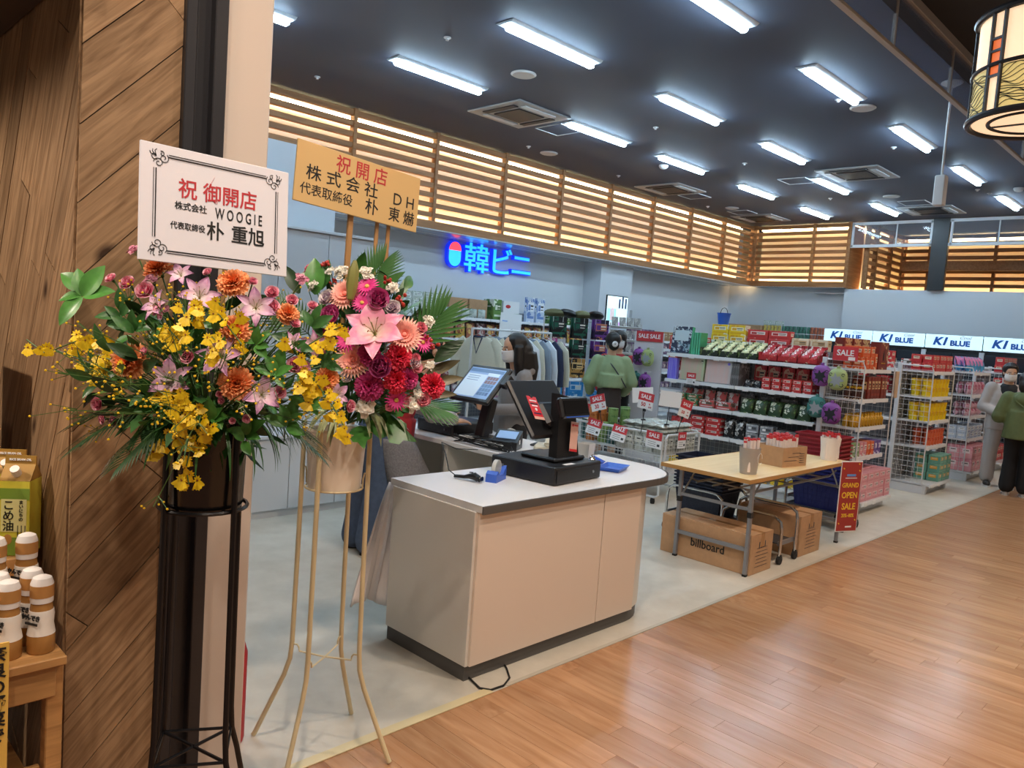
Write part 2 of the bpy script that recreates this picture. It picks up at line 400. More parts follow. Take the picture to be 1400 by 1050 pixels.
# side face (faces -X): u -> -Y, v -> Z, normal -> -X
boards(2.0, 4.4, R(62), .13, Matrix(((0, 0, -1, .70), (-1, 0, 0, 4.47), (0, 1, 0, 0), (0, 0, 0, 1))), 9)
mat('jamb', '2b2a2d', .4)
jb = struct(MB().box((1.032, 2.56, 2.3), (.126, .2, 4.6), ch=.004).build('door_1', 'jamb'))
MB().box((.985, 2.45, 2.3), (.034, .03, 4.6), ch=.003).build('jamb_bead', 'jamb', jb)
MB().box((1.073, 2.445, 2.3), (.042, .04, 4.6), ch=.003).build('jamb_bead', 'jamb', jb)
struct(MB().box((1.178, 2.54, 2.3), (.164, .17, 4.6), ch=.006).build('wall_pillar', mat('pillar_white', 'd8cabc', .5)))
struct(MB().box((-1.2, 3.4, 2.7), (3.76, 2.1, .16)).build('ceiling_left', 'brown_dark'))
struct(MB().box((-1.2, 4.5, 1.5), (3.76, .1, 3)).build('wall_left_shop', 'brown_dark'))
# ================================================================ CEILING FIXTURES
mat('tube_light', 'e8f6ff', .4, emit=LAMP_E, ecol='c8e8ff'); mat('lamp_body', 'd4dce2', .4)
# trough fitting: angled white reflector flanks and a raised glowing tube box
lp = MB()
lp.prism([(-.115, 0), (-.085, -.02), (.085, -.02), (.115, 0)], -.64, .64, M=Matrix(((0, 0, 1), (1, 0, 0), (0, 1, 0))))
lpm = lp.mesh('housing', 'lamp_body')
tb = MB().box((0, 0, -.044), (1.22, .07, .05), ch=.014).mesh('tube_cover', 'tube_light')
i = 0
for y, rw in ((3.52, 'in the row along the glass barrier'), (5.2, 'in the middle row'), (6.87, 'in the row nearest the timber louvres')):
    for k in range(6):
        x, ly = 2.43+2.45*k, y
        if y == 6.87 and k == 2: x = 7.69          # set aside for the air conditioner, as are the next two
        if y == 5.2 and k > 3: ly = 5.53
        off = '_offscreen' if k == 0 and y < 6 else ''
        t = thing('ceiling_lamp'+off, 'long cool white strip lamp on the dark ceiling '+rw, 'ceiling lamp', (x+.625, ly, CZ), 0, 'strip lamps '+rw)
        obj('housing', lpm, t); obj('tube_cover'+off, tb, t)
# air-conditioning cassettes
mat('ac_grey', 'a4a6a8', .45); mat('ac_dark', '2b2c31', .5)
def cassette(x, y, label):
    t = thing('air_conditioner', label, 'air conditioner', (x, y, CZ), 0, 'ceiling air conditioners')
    b = MB(); b.box((0, 0, -.01), (.95, .95, .02), ch=.008); b.build('panel', 'ac_grey', t)
    MB().box((0, 0, -.026), (.46, .46, .014), ch=.004).build('intake_grille', 'ac_dark', t)
    for a in range(4):
        M = Matrix.Rotation(a*PI/2, 3, 'Z')
        MB().box(M @ Vector((0, .34, -.026)), (.56, .09, .012), M, ch=.003).build('outlet_flap', 'ac_dark' if a % 2 else 'lamp_body', t)
    return t
for x, y, l in ((7.1, 7.2, 'grey square ceiling air conditioner near the louvre band between two strip lamps'), (12.13, 8.22, 'grey square ceiling air conditioner close to the louvre band'), (12.18, 4.87, 'grey square ceiling air conditioner in the middle of the shop ceiling'), (15.78, 4.87, 'grey square ceiling air conditioner before the black post'), (15.72, 8.26, 'grey square ceiling air conditioner in the far louvre corner')):
    cassette(x, y, l)
def hatch(x, y):
    t = thing('access_hatch', 'dark ceiling access hatch outlined by a thin white frame beside an air conditioner', 'hatch', (x, y, CZ), 0, 'ceiling access hatches')
    MB().box((0, 0, -.003), (.45, .45, .006)).build('lid', 'ceil_dark', t)
    for a in range(4):
        M = Matrix.Rotation(a*PI/2, 3, 'Z'); MB().box(M @ Vector((0, .226, -.006)), (.464, .012, .012), M).build('frame', 'lamp_body', t)
for x, y in ((7.93, 7.25), (12.93, 8.2), (12.33, 5.9), (14.93, 4.89), (14.9, 8.26)): hatch(x, y)
mat('detector', 'c8c8c8', .5)
spm = MB().lathe([(.135, 0), (.14, -.008), (.12, -.02), (.1, -.018), (0, -.018)], 24).mesh('ceiling_speaker', 'detector')
for x, y in ((6.0, 6.06), (8.9, 3.57), (14.18, 5.04), (8.92, 8.33), (14.35, 8.19)):
    tag(obj('ceiling_speaker', spm, None, (x, y, CZ)), 'round white speaker cover flush in the dark ceiling', 'speaker', 'round ceiling speakers')
skm = MB().lathe([(.055, 0), (.055, -.012), (.03, -.018), (.02, -.04), (.028, -.045), (0, -.048)], 16).mesh('sprinkler', 'detector')
for x, y in ((4.83, 5.95), (4.77, 8.2), (8.48, 6.05), (10.83, 6.04), (8.49, 3.68), (10.81, 3.88), (10.77, 8.38), (14.03, 8.56), (8.45, 8.32), (14.02, 6.04), (14.08, 3.69), (14.46, 3.61)):
    so = obj('sprinkler', skm, None, (x, y, CZ)); so.scale = (.65, .65, .65); tag(so, 'tiny white sprinkler head on the dark ceiling', 'sprinkler', 'ceiling sprinklers')
smm = MB().lathe([(.075, 0), (.075, -.02), (.06, -.045), (.03, -.06), (0, -.06)], 18).mesh('smoke_detector', 'detector')
for x, y in ((10.43, 7.23), (14.18, 3.14)):
    tag(obj('smoke_detector', smm, None, (x, y, CZ)), 'white domed smoke detector on the dark ceiling', 'smoke detector', 'smoke detectors')
# hanging camera
t = thing('hanging_camera', 'white box camera on a thin pole hanging from the ceiling behind the glass barrier', 'camera', (8.5, 2.56, CZ))
MB().lathe([(.1, 0), (.1, -.01), (.03, -.05), (.012, -.06)], 18).build('ceiling_rose', 'detector', t)
MB().cyl((0, 0, -.04), (0, 0, -.92), .013, 8).build('pole', 'detector', t)
MB().box((0, 0, -1.06), (.1, .1, .3), ch=.01).build('camera_box', 'detector', t)
# lantern over the aisle
t = thing('lantern', 'round paper lantern in a black metal frame hanging over the aisle', 'lantern', (5.37, 1.13, 3.12))
mat('lantern_paper', 'f6dcc0', .7, emit=.85, ecol='ffd9b0'); mat('lantern_iron', '2c2c30', .35, .4); mat('lantern_gold', 'd8c078', .6, emit=.4, ecol='e8cc80'); mat('lantern_orange', 'e0703a', .6, emit=.6, ecol='f07030')
LR, LH = .355, .58
MB().lathe([(LR*.98, 0), (LR*.98, LH)], 40).build('paper_shade', 'lantern_paper', t)
MB().lathe([(0, .012), (LR*.96, .012)], 40).build('paper_bottom', 'lantern_paper', t)
ring = lambda r, z, n=40: [(r*math.cos(2*PI*j/n), r*math.sin(2*PI*j/n), z) for j in range(n)]
for z, rr in ((0, .02), (LH*.47, .012), (LH, .02)): MB().tube(ring(LR+.008, z), rr, 8, closed=True).build('hoop', 'lantern_iron', t)
MB().tube(ring(LR*.72, 0), .012, 8, closed=True).build('bottom_hoop', 'lantern_iron', t)
b = MB()
for a in (0, PI/2): b.box((0, 0, 0), (LR*1.44, .018, .014), a)
b.build('bottom_cross', 'lantern_iron', t)
A0 = math.atan2(-1.13, -5.37)
def pol(r, a, z): return (r*math.cos(a), r*math.sin(a), z)
for q in range(6):
    a = A0-R(42)+q*PI/3
    for da in (-.11, .11): MB().box(pol(LR+.006, a+da, LH/2), (.02, .018, LH), a, ch=.003).build('upright', 'lantern_iron', t)
    for k in range(4): MB().box(pol(LR+.004, a, LH*(.36+.12*k)), (.014, .07, .014), a).build('crossbar', 'lantern_iron', t)
    for k in range(3): MB().box(pol(LR-.002, a, LH*(.42+.12*k)), (.006, .062, .055), a).build('orange_pane', 'lantern_orange', t)
    gp = MB(); a0, a1 = a+.13, a+PI/3-.13
    gp.surf(lambda u, v: Vector(pol(LR+.001, a0+(a1-a0)*u, LH*(.03+.42*v))), 12, 1); gp.build('patterned_panel', 'lantern_gold', t)
    wv = MB()
    for k in range(14):
        z0 = LH*(.05+.028*k); am = .012+.006*math.sin(k*1.7)
        wv.tube([pol(LR+.004, a0+(a1-a0)*u/14, min(LH*.44, max(LH*.035, z0+am*math.sin(u*.75+k*.9)+.02*math.sin(u*.35+k*.5)))) for u in range(15)], .0022, 4)
    wv.build('wave_pattern', 'lantern_iron', t)
MB().cyl((0, 0, LH), (0, 0, 4.67-3.12), .008, 6).build('cord', 'lantern_iron', t)
# warm downlights of the aisle (their light reaches the flowers and the counter front)
mat('downlight_lens', 'ffe9cf', .5, emit=12, ecol='ffdcb8')
def downlight(x, y, w, tx=0, ty=0, size=.16, spot=70):
    t = thing('downlight_offscreen', 'round warm downlight recessed in the black aisle ceiling', 'downlight', (x, y, 4.66), 0, 'aisle downlights')
    MB().lathe([(.1, 0), (.12, -.012), (.09, -.016), (.085, 0)], 24).build('trim_ring', 'black', t)
    MB().lathe([(0, -.006), (.084, -.006)], 24).build('lens_offscreen', 'downlight_lens', t)
    l = bpy.data.lights.new('downlight_beam_offscreen', 'SPOT'); l.energy = w; l.color = (1, .85, .72); l.spot_size = R(spot*2); l.spot_blend = .6; l.shadow_soft_size = size/2
    o = bpy.data.objects.new('downlight_beam_offscreen', l); COL.objects.link(o); o.parent = t; o.location = (0, 0, -.03); o.rotation_euler = (R(ty), R(tx), 0)
for x, y, w in ((-.6, .4, 1), (.85, 1.35, 1.25), (3.2, .5, 1.3), (3.0, -1.2, 1.0), (6.2, .6, 1.1), (9.4, .6, 1.1), (12.6, .6, 1.1), (.4, -1.2, .8)):
    downlight(x, y, AISLE_W*w)
# ================================================================ FLOWER STANDS
def petalmat(name, c0, c1, c2=None, r0=.05, r1=.45, rough=.55, sheen=0):
    if name in MATS: return MATS[name]
    m = bpy.data.materials.new(name); m.use_nodes = True; MATS[name] = m
    nt = m.node_tree; N = nt.nodes.new; L = nt.links.new; b = nt.nodes['Principled BSDF']
    tc = N('ShaderNodeTexCoord'); ln = N('ShaderNodeVectorMath'); ln.operation = 'LENGTH'; L(tc.outputs['Object'], ln.inputs[0])
    mr = N('ShaderNodeMapRange'); mr.inputs[1].default_value = r0; mr.inputs[2].default_value = r1; L(ln.outputs['Value'], mr.inputs[0])
    nz = N('ShaderNodeTexNoise'); nz.inputs['Scale'].default_value = 9; L(tc.outputs['Object'], nz.inputs['Vector'])
    ad = N('ShaderNodeMath'); ad.operation = 'MULTIPLY_ADD'; L(nz.outputs['Fac'], ad.inputs[0]); ad.inputs[1].default_value = .5; ad.inputs[2].default_value = -.25
    a2 = N('ShaderNodeMath'); L(mr.outputs[0], a2.inputs[0]); L(ad.outputs[0], a2.inputs[1])
    cr = N('ShaderNodeValToRGB'); e = cr.color_ramp.elements; e[0].color = lin(c0); e[1].color = lin(c1)
    if c2: e[1].position = .7; k = e.new(1); k.color = lin(c2)
    L(a2.outputs[0], cr.inputs[0]); L(cr.outputs[0], b.inputs['Base Color']); b.inputs['Roughness'].default_value = rough
    b.inputs['Subsurface Weight'].default_value = .0
    return m
mat('leaf', '3a6a30', .38, var=.25, scale=3, spec=.5); mat('leaf_dark', '25421f', .4, var=.25, scale=3); mat('leaf_mid', '4f8a3c', .35, var=.2, scale=3)
mat('leaf_brown', '5c5230', .4, var=.2, scale=3); mat('stem', '4a6a34', .5); mat('stamen', '8a4a20', .5); mat('yellow_dot', 'e8bc1c', .5); mat('bud_green', '8a8a48', .45, var=.15, scale=4)
mat('oncid', 'f2cc18', .45, var=.08, scale=6); mat('berry', 'b83a30', .3)
petalmat('p_orange', 'd86a30', 'f08a4c', 'f6a870'); petalmat('p_pinkrose', 'd84a78', 'f08aa8', 'f8c8d0'); petalmat('p_palelily', 'f2e4e0', 'd8acc4', 'bb88ac', .05, .5)
petalmat('p_pinkstock', 'e8a8b8', 'd890a8'); petalmat('p_biglily', 'f4dccc', 'f090b4', 'f6bccc', .06, .6); petalmat('p_salmon', 'f08878', 'f8a898', 'fcc8b4'); petalmat('p_hot', 'd81c78', 'f048a0')
petalmat('p_mauve', 'a83878', 'd0609c'); petalmat('p_red', 'c81838', 'ee3a58'); petalmat('p_magenta', 'a81858', 'd8488c'); petalmat('p_white', 'f0ead4', 'f6f2e8'); petalmat('p_pink', 'e05070', 'f4a0b0'); petalmat('p_purple', '9a6aa0', 'ddc8d8', 'f0e8e0')
mat('disc_yellow', 'e8c060', .7, bump=.4, scale=60)
def petal(b, ang, pitch, L, W, base=.02, curl=0, cup=0, wav=0, tip=.5, m=0, nu=4, nv=5, ph=0, zo=0):
    """one petal rising at `pitch` from the flower's plane, bent by curl along its length"""
    ca, sa = math.cos(ang), math.sin(ang)
    def fn(u, v):
        s = (u-.5)*2; w = W*(math.sin(PI*min(1, v*.93+.07))**.55 if tip > .45 else math.sin(PI*min(.995, v*.9+.1))**.9)
        if tip > .8: w = W*(.25+.75*v**.6)
        t = pitch+curl*v; r = base+L*v*math.cos(pitch+curl*v*.5); z = zo+L*v*math.sin(pitch+curl*v*.5)
        z += cup*s*s*w*1.2 + wav*math.sin(s*7+ph)*v*v; r += wav*math.cos(s*9+ph*2)*v*v*.6
        x, y = r, s*w
        return Vector((x*ca-y*sa, x*sa+y*ca, z))
    b.surf(fn, nu, nv, m)
def mk_carnation(seed, mt):
    rd = random.Random(seed); b = MB()
    for ring, (n, pit, L) in enumerate(((11, .15, .5), (10, .5, .47), (9, .85, .43), (7, 1.15, .38), (4, 1.4, .34))):
        for k in range(n): petal(b, 2*PI*(k+.5*ring)/n+rd.uniform(-.15, .15), pit+rd.uniform(-.12, .12), L*rd.uniform(.9, 1.05), .17, .01, -.25, 0, .05, 1, nu=6, nv=4, ph=rd.random()*6)
    b.lathe([(0, -.35), (.07, -.3), (.1, -.05), (.06, 0)], 8, m=1); return b.mesh('carnation', [mt, 'stem'], 80)
def mk_rose(seed, mt):
    rd = random.Random(seed); b = MB()
    for ring, (n, pit, L, W) in enumerate(((5, .35, .46, .26), (5, .75, .44, .25), (4, 1.1, .42, .2), (3, 1.35, .38, .15))):
        for k in range(n): petal(b, 2*PI*(k+.5*ring)/n+rd.uniform(-.1, .1), pit, L, W, .03, .35, .35, .02, .5, nu=5, nv=5, ph=rd.random()*6)
    b.lathe([(0, -.3), (.06, -.25), (.12, -.02), (.08, .02)], 8, m=1); return b.mesh('rose', [mt, 'stem'], 80)
def mk_lily(mt, wid=.17, big=False):
    b = MB()
    for k in range(6): petal(b, 2*PI*k/6+(.1 if k % 2 else 0), .95 if k % 2 else .85, .62, wid*(1.15 if k % 2 else .85), .02, -1.15, .25, .025, .3, nu=6, nv=9, ph=k)
    for k in range(6):
        a = 2*PI*(k+.5)/6; p = Vector((.16*math.cos(a), .16*math.sin(a), .36)); b.tube([(0, 0, 0), p*.5+Vector((0, 0, .05)), p], .006, 4, 1); b.ell(p, (.03, .012, .012), a, 5, 4, 2)
    b.tube([(0, 0, 0), (0.02, 0, .42)], .012, 5, 1); b.lathe([(0, -.3), (.03, -.25), (.06, 0), (.02, .02)], 8, m=1); return b.mesh('lily', [mt, 'bud_green', 'stamen'], 80)
def mk_gerbera(mt, layers=3, n=24, disc='disc_yellow', rd=.1):
    b = MB()
    for l in range(layers):
        for k in range(n-l*3): petal(b, 2*PI*(k+.5*(l % 2))/(n-l*3), .08+.28*l, .5-.1*l-.07*(layers > 3)*l*.3, .052, .05, -.1, .12, .004, .4, nu=2, nv=4, ph=k)
    b.lathe([(0, .02), (rd, .03), (rd*.9, .07), (rd*.5, .085), (0, .08)], 14, m=1); b.lathe([(0, -.3), (.03, -.25), (.05, -.05), (.12, 0)], 8, m=2); return b.mesh('gerbera', [mt, disc, 'stem'], 80)
def mk_peony(mt):
    b = MB(); rd = random.Random(4)
    for ring, (n, pit, L) in enumerate(((6, .55, .5), (6, .95, .52), (5, 1.25, .52), (4, 1.45, .5))):
        for k in range(n): petal(b, 2*PI*(k+.5*ring)/n, pit, L, .28, .16-.03*ring, .55, .4, .015, .5, nu=5, nv=6, ph=rd.random()*6)
    b.lathe([(0, -.3), (.05, -.25), (.2, 0), (.1, .05)], 10, m=1); return b.mesh('peony', [mt, 'stem'], 80)
def mk_cluster(mt, n=9, seed=1, pr=.17):
    b = MB(); rd = random.Random(seed)
    for k in range(n):
        a = k*2.4; r = .33*math.sqrt(k/n); c = Vector((r*math.cos(a), r*math.sin(a), .28-r*.6)); t = MB()
        for j in range(5): petal(t, 2*PI*j/5+k, .35, pr, pr*.5, .005, -.4, .2, .012, .5, nu=3, nv=3, ph=j)
        for j in range(4): petal(t, 2*PI*j/4+k*2, .9, pr*.7, pr*.4, .003, -.3, .2, .012, .5, nu=3, nv=3, ph=j)
        M = Euler((rd.uniform(-.5, .5), rd.uniform(-.5, .5), 0)).to_matrix(); b.add([M @ Vector(v)+c for v in t.v], t.f, 0)
        b.tube([(0, 0, -.3), c], .01, 4, 1)
    return b.mesh('blossom_cluster', [mt, 'stem'], 80)
def mk_berries():
    b = MB(); rd = random.Random(2)
    for k in range(7):
        c = Vector((rd.uniform(-.32, .32), rd.uniform(-.32, .32), rd.uniform(0, .3))); b.lathe([(0, -.13), (.09, -.1), (.125, 0), (.09, .1), (.02, .15), (0, .14)], 8, c); b.tube([(0, 0, -.4), c], .014, 4, 1)
    return b.mesh('berry_sprig', ['berry', 'stem'], 60)
def mk_floret():
    b = MB()
    for s in (-1, 1): petal(b, s*.45-PI/2, .1, .55, .3, .02, -.15, 0, .04, 1, nu=5, nv=4, ph=s)
    for k in range(5): petal(b, PI/2+(k-2)*.7, .3, .32, .07, .02, -.3, 0, .01, .5, nu=2, nv=3, ph=k)
    b.ell((0, 0, .05), (.06, .06, .06), None, 6, 4, 1); return b.mesh('orchid_floret', ['oncid', 'stamen'], 80)
def mk_leaf(L, W, mt, bend=-.5, fold=.25, name='leaf', nv=7):
    def fn(u, v):
        s = (u-.5)*2; w = W*math.sin(PI*min(.995, v*.96+.03))**.8*(1-.25*v); a = bend*v
        return Vector((L*v*math.cos(a*.5), s*w, L*v*math.sin(a*.5)+fold*abs(s)*w))
    return MB().surf(fn, 4, nv).mesh(name, mt, 60)
def mk_frond(n, L, ll, w, mt, arch=-.5, droop=-.6, ang0=.9, ang1=.35):
    b = MB(); sp = [Vector((L*t, 0, arch*L*t*t*.5)) for t in [i/14 for i in range(15)]]; b.tube(sp, .003, 5, 1)
    for i in range(n):
        t = .12+.86*i/(n-1); p = Vector((L*t, 0, arch*L*t*t*.5)); l = ll*(.55+.9*math.sin(PI*min(1, t*.75+.15)))*.75
        for s in (-1, 1):
            a = s*(ang0+(ang1-ang0)*t); d = Vector((math.cos(a), math.sin(a), 0)); sd = Vector((-d.y, d.x, 0))
            b.surf(lambda u, v: p+d*l*v+sd*w*(u-.5)*2*math.sin(PI*min(.99, v*.9+.08))+Vector((0, 0, droop*l*v*v*.5+.15*abs(u-.5)*w*2)), 2, 5)
    return b.mesh('palm_frond', [mt, 'stem'], 70)
def orient(n, spin=0, x=None):
    z = Vector(n).normalized(); a = Vector(x) if x else (Vector((0, 0, 1)) if abs(z.z) < .95 else Vector((1, 0, 0)))
    y = (a-z*a.dot(z)).normalized(); xx = y.cross(z); return (Matrix((xx, y, z)).transposed() @ Matrix.Rotation(spin, 3, 'Z')).to_euler()
def along(d, up=(0, 0, 1), roll=0):
    x = Vector(d).normalized(); z = Vector(up); z = (z-x*z.dot(x))
    z = z.normalized() if z.length > 1e-4 else frame(x)[0]
    y = z.cross(x); return (Matrix((x, y, z)).transposed() @ Matrix.Rotation(roll, 3, 'X')).to_euler()
FM = {'oc': [mk_carnation(s, 'p_orange') for s in (1, 2)], 'sr': [mk_rose(s, 'p_pinkrose') for s in (1, 2)], 'pl': [mk_lily('p_palelily', .15)], 'ps': [mk_cluster('p_pinkstock', 8, 3, .2)],
      'bl': [mk_lily('p_biglily', .2, True)], 'sg': [mk_gerbera('p_salmon', 5, 30, 'p_salmon', .07)], 'hg': [mk_gerbera('p_hot', 2, 20)], 'pe': [mk_peony('p_mauve')], 'rc': [mk_carnation(5, 'p_red')], 'mc': [mk_carnation(6, 'p_magenta')],
      'ws': [mk_cluster('p_white', 9, 1), mk_cluster('p_white', 7, 5, .2)], 'pk': [mk_rose(7, 'p_pink')], 'by': [mk_berries()], 'eu': [mk_rose(9, 'p_purple')]}
FN = {'oc': 'orange_carnation', 'sr': 'pink_rose', 'pl': 'pale_lily', 'ps': 'stock_blossom', 'bl': 'pink_lily', 'sg': 'salmon_gerbera', 'hg': 'pink_gerbera', 'pe': 'mauve_peony', 'rc': 'red_carnation', 'mc': 'magenta_carnation', 'ws': 'white_stock', 'pk': 'pink_rose', 'by': 'berry_sprig', 'eu': 'purple_eustoma'}
def flowers(t, L, core):
    rd = random.Random(11); core = Vector(core); st = MB()
    for k, x, y, z, nx, ny, nz, s in L:
        me = FM[k][rd.randrange(len(FM[k]))]; n = Vector((nx, ny, nz)); sc = s*(1.18 if k not in ('bl', 'pl') else (.8 if k == 'bl' else .95))
        o = obj(FN[k], me, t, (x, y, z), orient(n+Vector((rd.uniform(-.25, .25), rd.uniform(-.25, .25), rd.uniform(-.1, .1))), rd.random()*6)); o.scale = (sc,)*3
        p = Vector((x, y, z)); st.tube([p-n*.2*s, p*.55+core*.45-n*.02, core], .0022, 4)
    st.build('stems', 'stem', t)
leafm = {'a': mk_leaf(1, .26, 'leaf'), 'b': mk_leaf(1, .24, 'leaf_dark'), 'c': mk_leaf(1, .3, 'leaf_mid'), 'br': mk_leaf(1, .17, 'leaf_brown', -.3)}
def foliage(t, core, rad, n, seed, smin=.06, smax=.12, zlo=-.6):
    rd = random.Random(seed); k = 0
    while k < n:
        d = Vector((rd.gauss(0, 1), rd.gauss(0, 1), rd.gauss(0, 1))).normalized()
        if d.z < zlo: continue
        p = Vector(core)+Vector((d.x*rad[0], d.y*rad[1], d.z*rad[2]))*rd.uniform(.5, .9)
        o = obj('leaf', leafm[rd.choice('aabbbc')], t, p, along(d+Vector((rd.uniform(-.8, .8), rd.uniform(-.8, .8), rd.uniform(-.5, .6))), d, rd.uniform(-.6, .6))); s = rd.uniform(smin, smax); o.scale = (s, s, s); k += 1
def filler(t, core, rad, n, seed, dots=None):
    """fine filler stems (and tiny yellow blossoms) through the bunch"""
    rd = random.Random(seed); b = MB(); core = Vector(core)
    for i in range(n):
        d = Vector((rd.gauss(0, 1), rd.gauss(0, 1), abs(rd.gauss(0, 1))-.25)).normalized(); e = core+Vector((d.x*rad[0], d.y*rad[1], d.z*rad[2]))*rd.uniform(.75, 1.02)
        mid = core.lerp(e, .5)+Vector((rd.uniform(-.03, .03),)*3); b.tube([core-Vector((0, 0, .1)), mid, e], .0014, 3)
        if dots:
            for j in range(rd.randint(4, 9)):
                c = e+Vector((rd.gauss(0, .02), rd.gauss(0, .02), rd.gauss(0, .02))); b.tube([e-d*.03, c], .0008, 3); b.ell(c, (.0035, .0035, .003), None, 5, 3, 1)
    o = b.build('filler_sprays' if dots else 'filler_stems', ['stem', 'yellow_dot'], t); o['kind'] = 'stuff'
def moss(t, core, rad, mt='leaf', seed=1):
    """bunch of tightly bound greenery in the middle"""
    b = MB(); rd = random.Random(seed)
    for i in range(420):
        d = Vector((rd.gauss(0, 1), rd.gauss(0, 1), rd.gauss(0, 1))).normalized(); p = Vector(core)+Vector((d.x*rad[0], d.y*rad[1], d.z*rad[2]))*rd.uniform(.55, 1)
        x = (d+Vector((rd.uniform(-.7, .7), rd.uniform(-.7, .7), rd.uniform(-.7, .7)))).normalized(); u, w, _ = frame(x); l = rd.uniform(.05, .1); q = u*l*.2
        b.add([p, p+x*l*.5+q, p+x*l, p+x*l*.5-q], [(0, 1, 2, 3)])
    o = b.build('foliage_core', mt, t); o['kind'] = 'stuff'
FL1=[('oc',-0.145,0.005,1.801,-0.66,-0.35,0.66,0.066),('oc',-0.022,-0.175,1.775,-0.47,-0.64,0.61,0.069),('oc',-0.043,-0.242,1.656,-0.54,-0.74,0.41,0.067),('oc',-0.226,-0.047,1.559,-0.87,-0.42,0.25,0.082),('oc',-0.042,-0.257,1.522,-0.56,-0.81,0.19,0.074),('oc',0.079,-0.279,1.706,-0.29,-0.82,0.49,0.050),('oc',0.181,-0.320,1.543,-0.08,-0.97,0.24,0.055),('sr',-0.221,0.118,1.764,-0.78,-0.16,0.60,0.035),('sr',-0.203,0.045,1.753,-0.77,-0.28,0.58,0.046),('sr',-0.182,-0.022,1.737,-0.75,-0.38,0.55,0.053),('sr',-0.134,-0.179,1.582,-0.72,-0.64,0.29,0.041),('sr',-0.203,-0.084,1.585,-0.83,-0.48,0.29,0.026),('sr',-0.168,-0.138,1.562,-0.78,-0.57,0.25,0.020),('sr',-0.260,0.069,1.436,-0.96,-0.26,0.05,0.039),('sr',-0.275,0.096,1.456,-0.97,-0.21,0.09,0.023),('sr',-0.245,0.073,1.394,-0.96,-0.27,-0.03,0.029),('sr',-0.228,0.035,1.393,-0.94,-0.34,-0.04,0.033),('sr',-0.072,-0.229,1.493,-0.63,-0.77,0.14,0.020),('sr',-0.065,-0.228,1.476,-0.62,-0.78,0.11,0.019),('sr',-0.033,-0.257,1.493,-0.55,-0.82,0.14,0.022),('sr',0.056,-0.236,1.756,-0.32,-0.75,0.58,0.040),('sr',0.046,-0.258,1.722,-0.35,-0.78,0.52,0.038),('sr',-0.005,-0.247,1.431,-0.51,-0.86,0.04,0.025),('sr',-0.033,-0.226,1.423,-0.56,-0.82,0.02,0.019),('sr',0.100,-0.260,1.741,-0.24,-0.80,0.55,0.035),('sr',0.154,-0.273,1.730,-0.13,-0.83,0.54,0.031),('sr',0.091,-0.293,1.682,-0.27,-0.85,0.46,0.032),('sr',0.086,-0.317,1.575,-0.30,-0.91,0.28,0.046),('sr',0.311,-0.232,1.454,0.33,-0.94,0.10,0.040),('sr',0.055,-0.300,1.503,-0.37,-0.92,0.16,0.038),('sr',0.163,-0.315,1.638,-0.12,-0.91,0.39,0.027),('sr',0.020,-0.194,1.783,-0.38,-0.68,0.62,0.027),('sr',-0.062,-0.113,1.798,-0.53,-0.54,0.65,0.027),('pl',-0.157,-0.150,1.520,-0.77,-0.61,0.19,0.107),('pl',-0.074,-0.236,1.588,-0.61,-0.74,0.30,0.107),('pl',-0.098,-0.148,1.731,-0.61,-0.58,0.53,0.098),('pl',0.008,-0.244,1.715,-0.43,-0.75,0.51,0.094),('pl',0.014,-0.283,1.496,-0.45,-0.88,0.15,0.094),('pl',-0.172,-0.076,1.701,-0.74,-0.46,0.48,0.075),('pl',0.134,-0.317,1.628,-0.19,-0.91,0.37,0.069),('pl',0.222,-0.299,1.494,0.03,-0.99,0.16,0.072),('pl',-0.114,-0.069,1.785,-0.62,-0.47,0.63,0.065),('pl',0.081,-0.308,1.631,-0.30,-0.88,0.37,0.057),('ps',-0.166,-0.012,1.766,-0.71,-0.37,0.60,0.046),('ps',-0.168,-0.090,1.693,-0.74,-0.48,0.47,0.049),('ps',0.155,-0.207,1.801,-0.09,-0.74,0.67,0.040),('ps',0.109,-0.321,1.566,-0.25,-0.93,0.27,0.042),('ps',-0.151,0.160,1.847,-0.62,-0.11,0.78,0.045)]
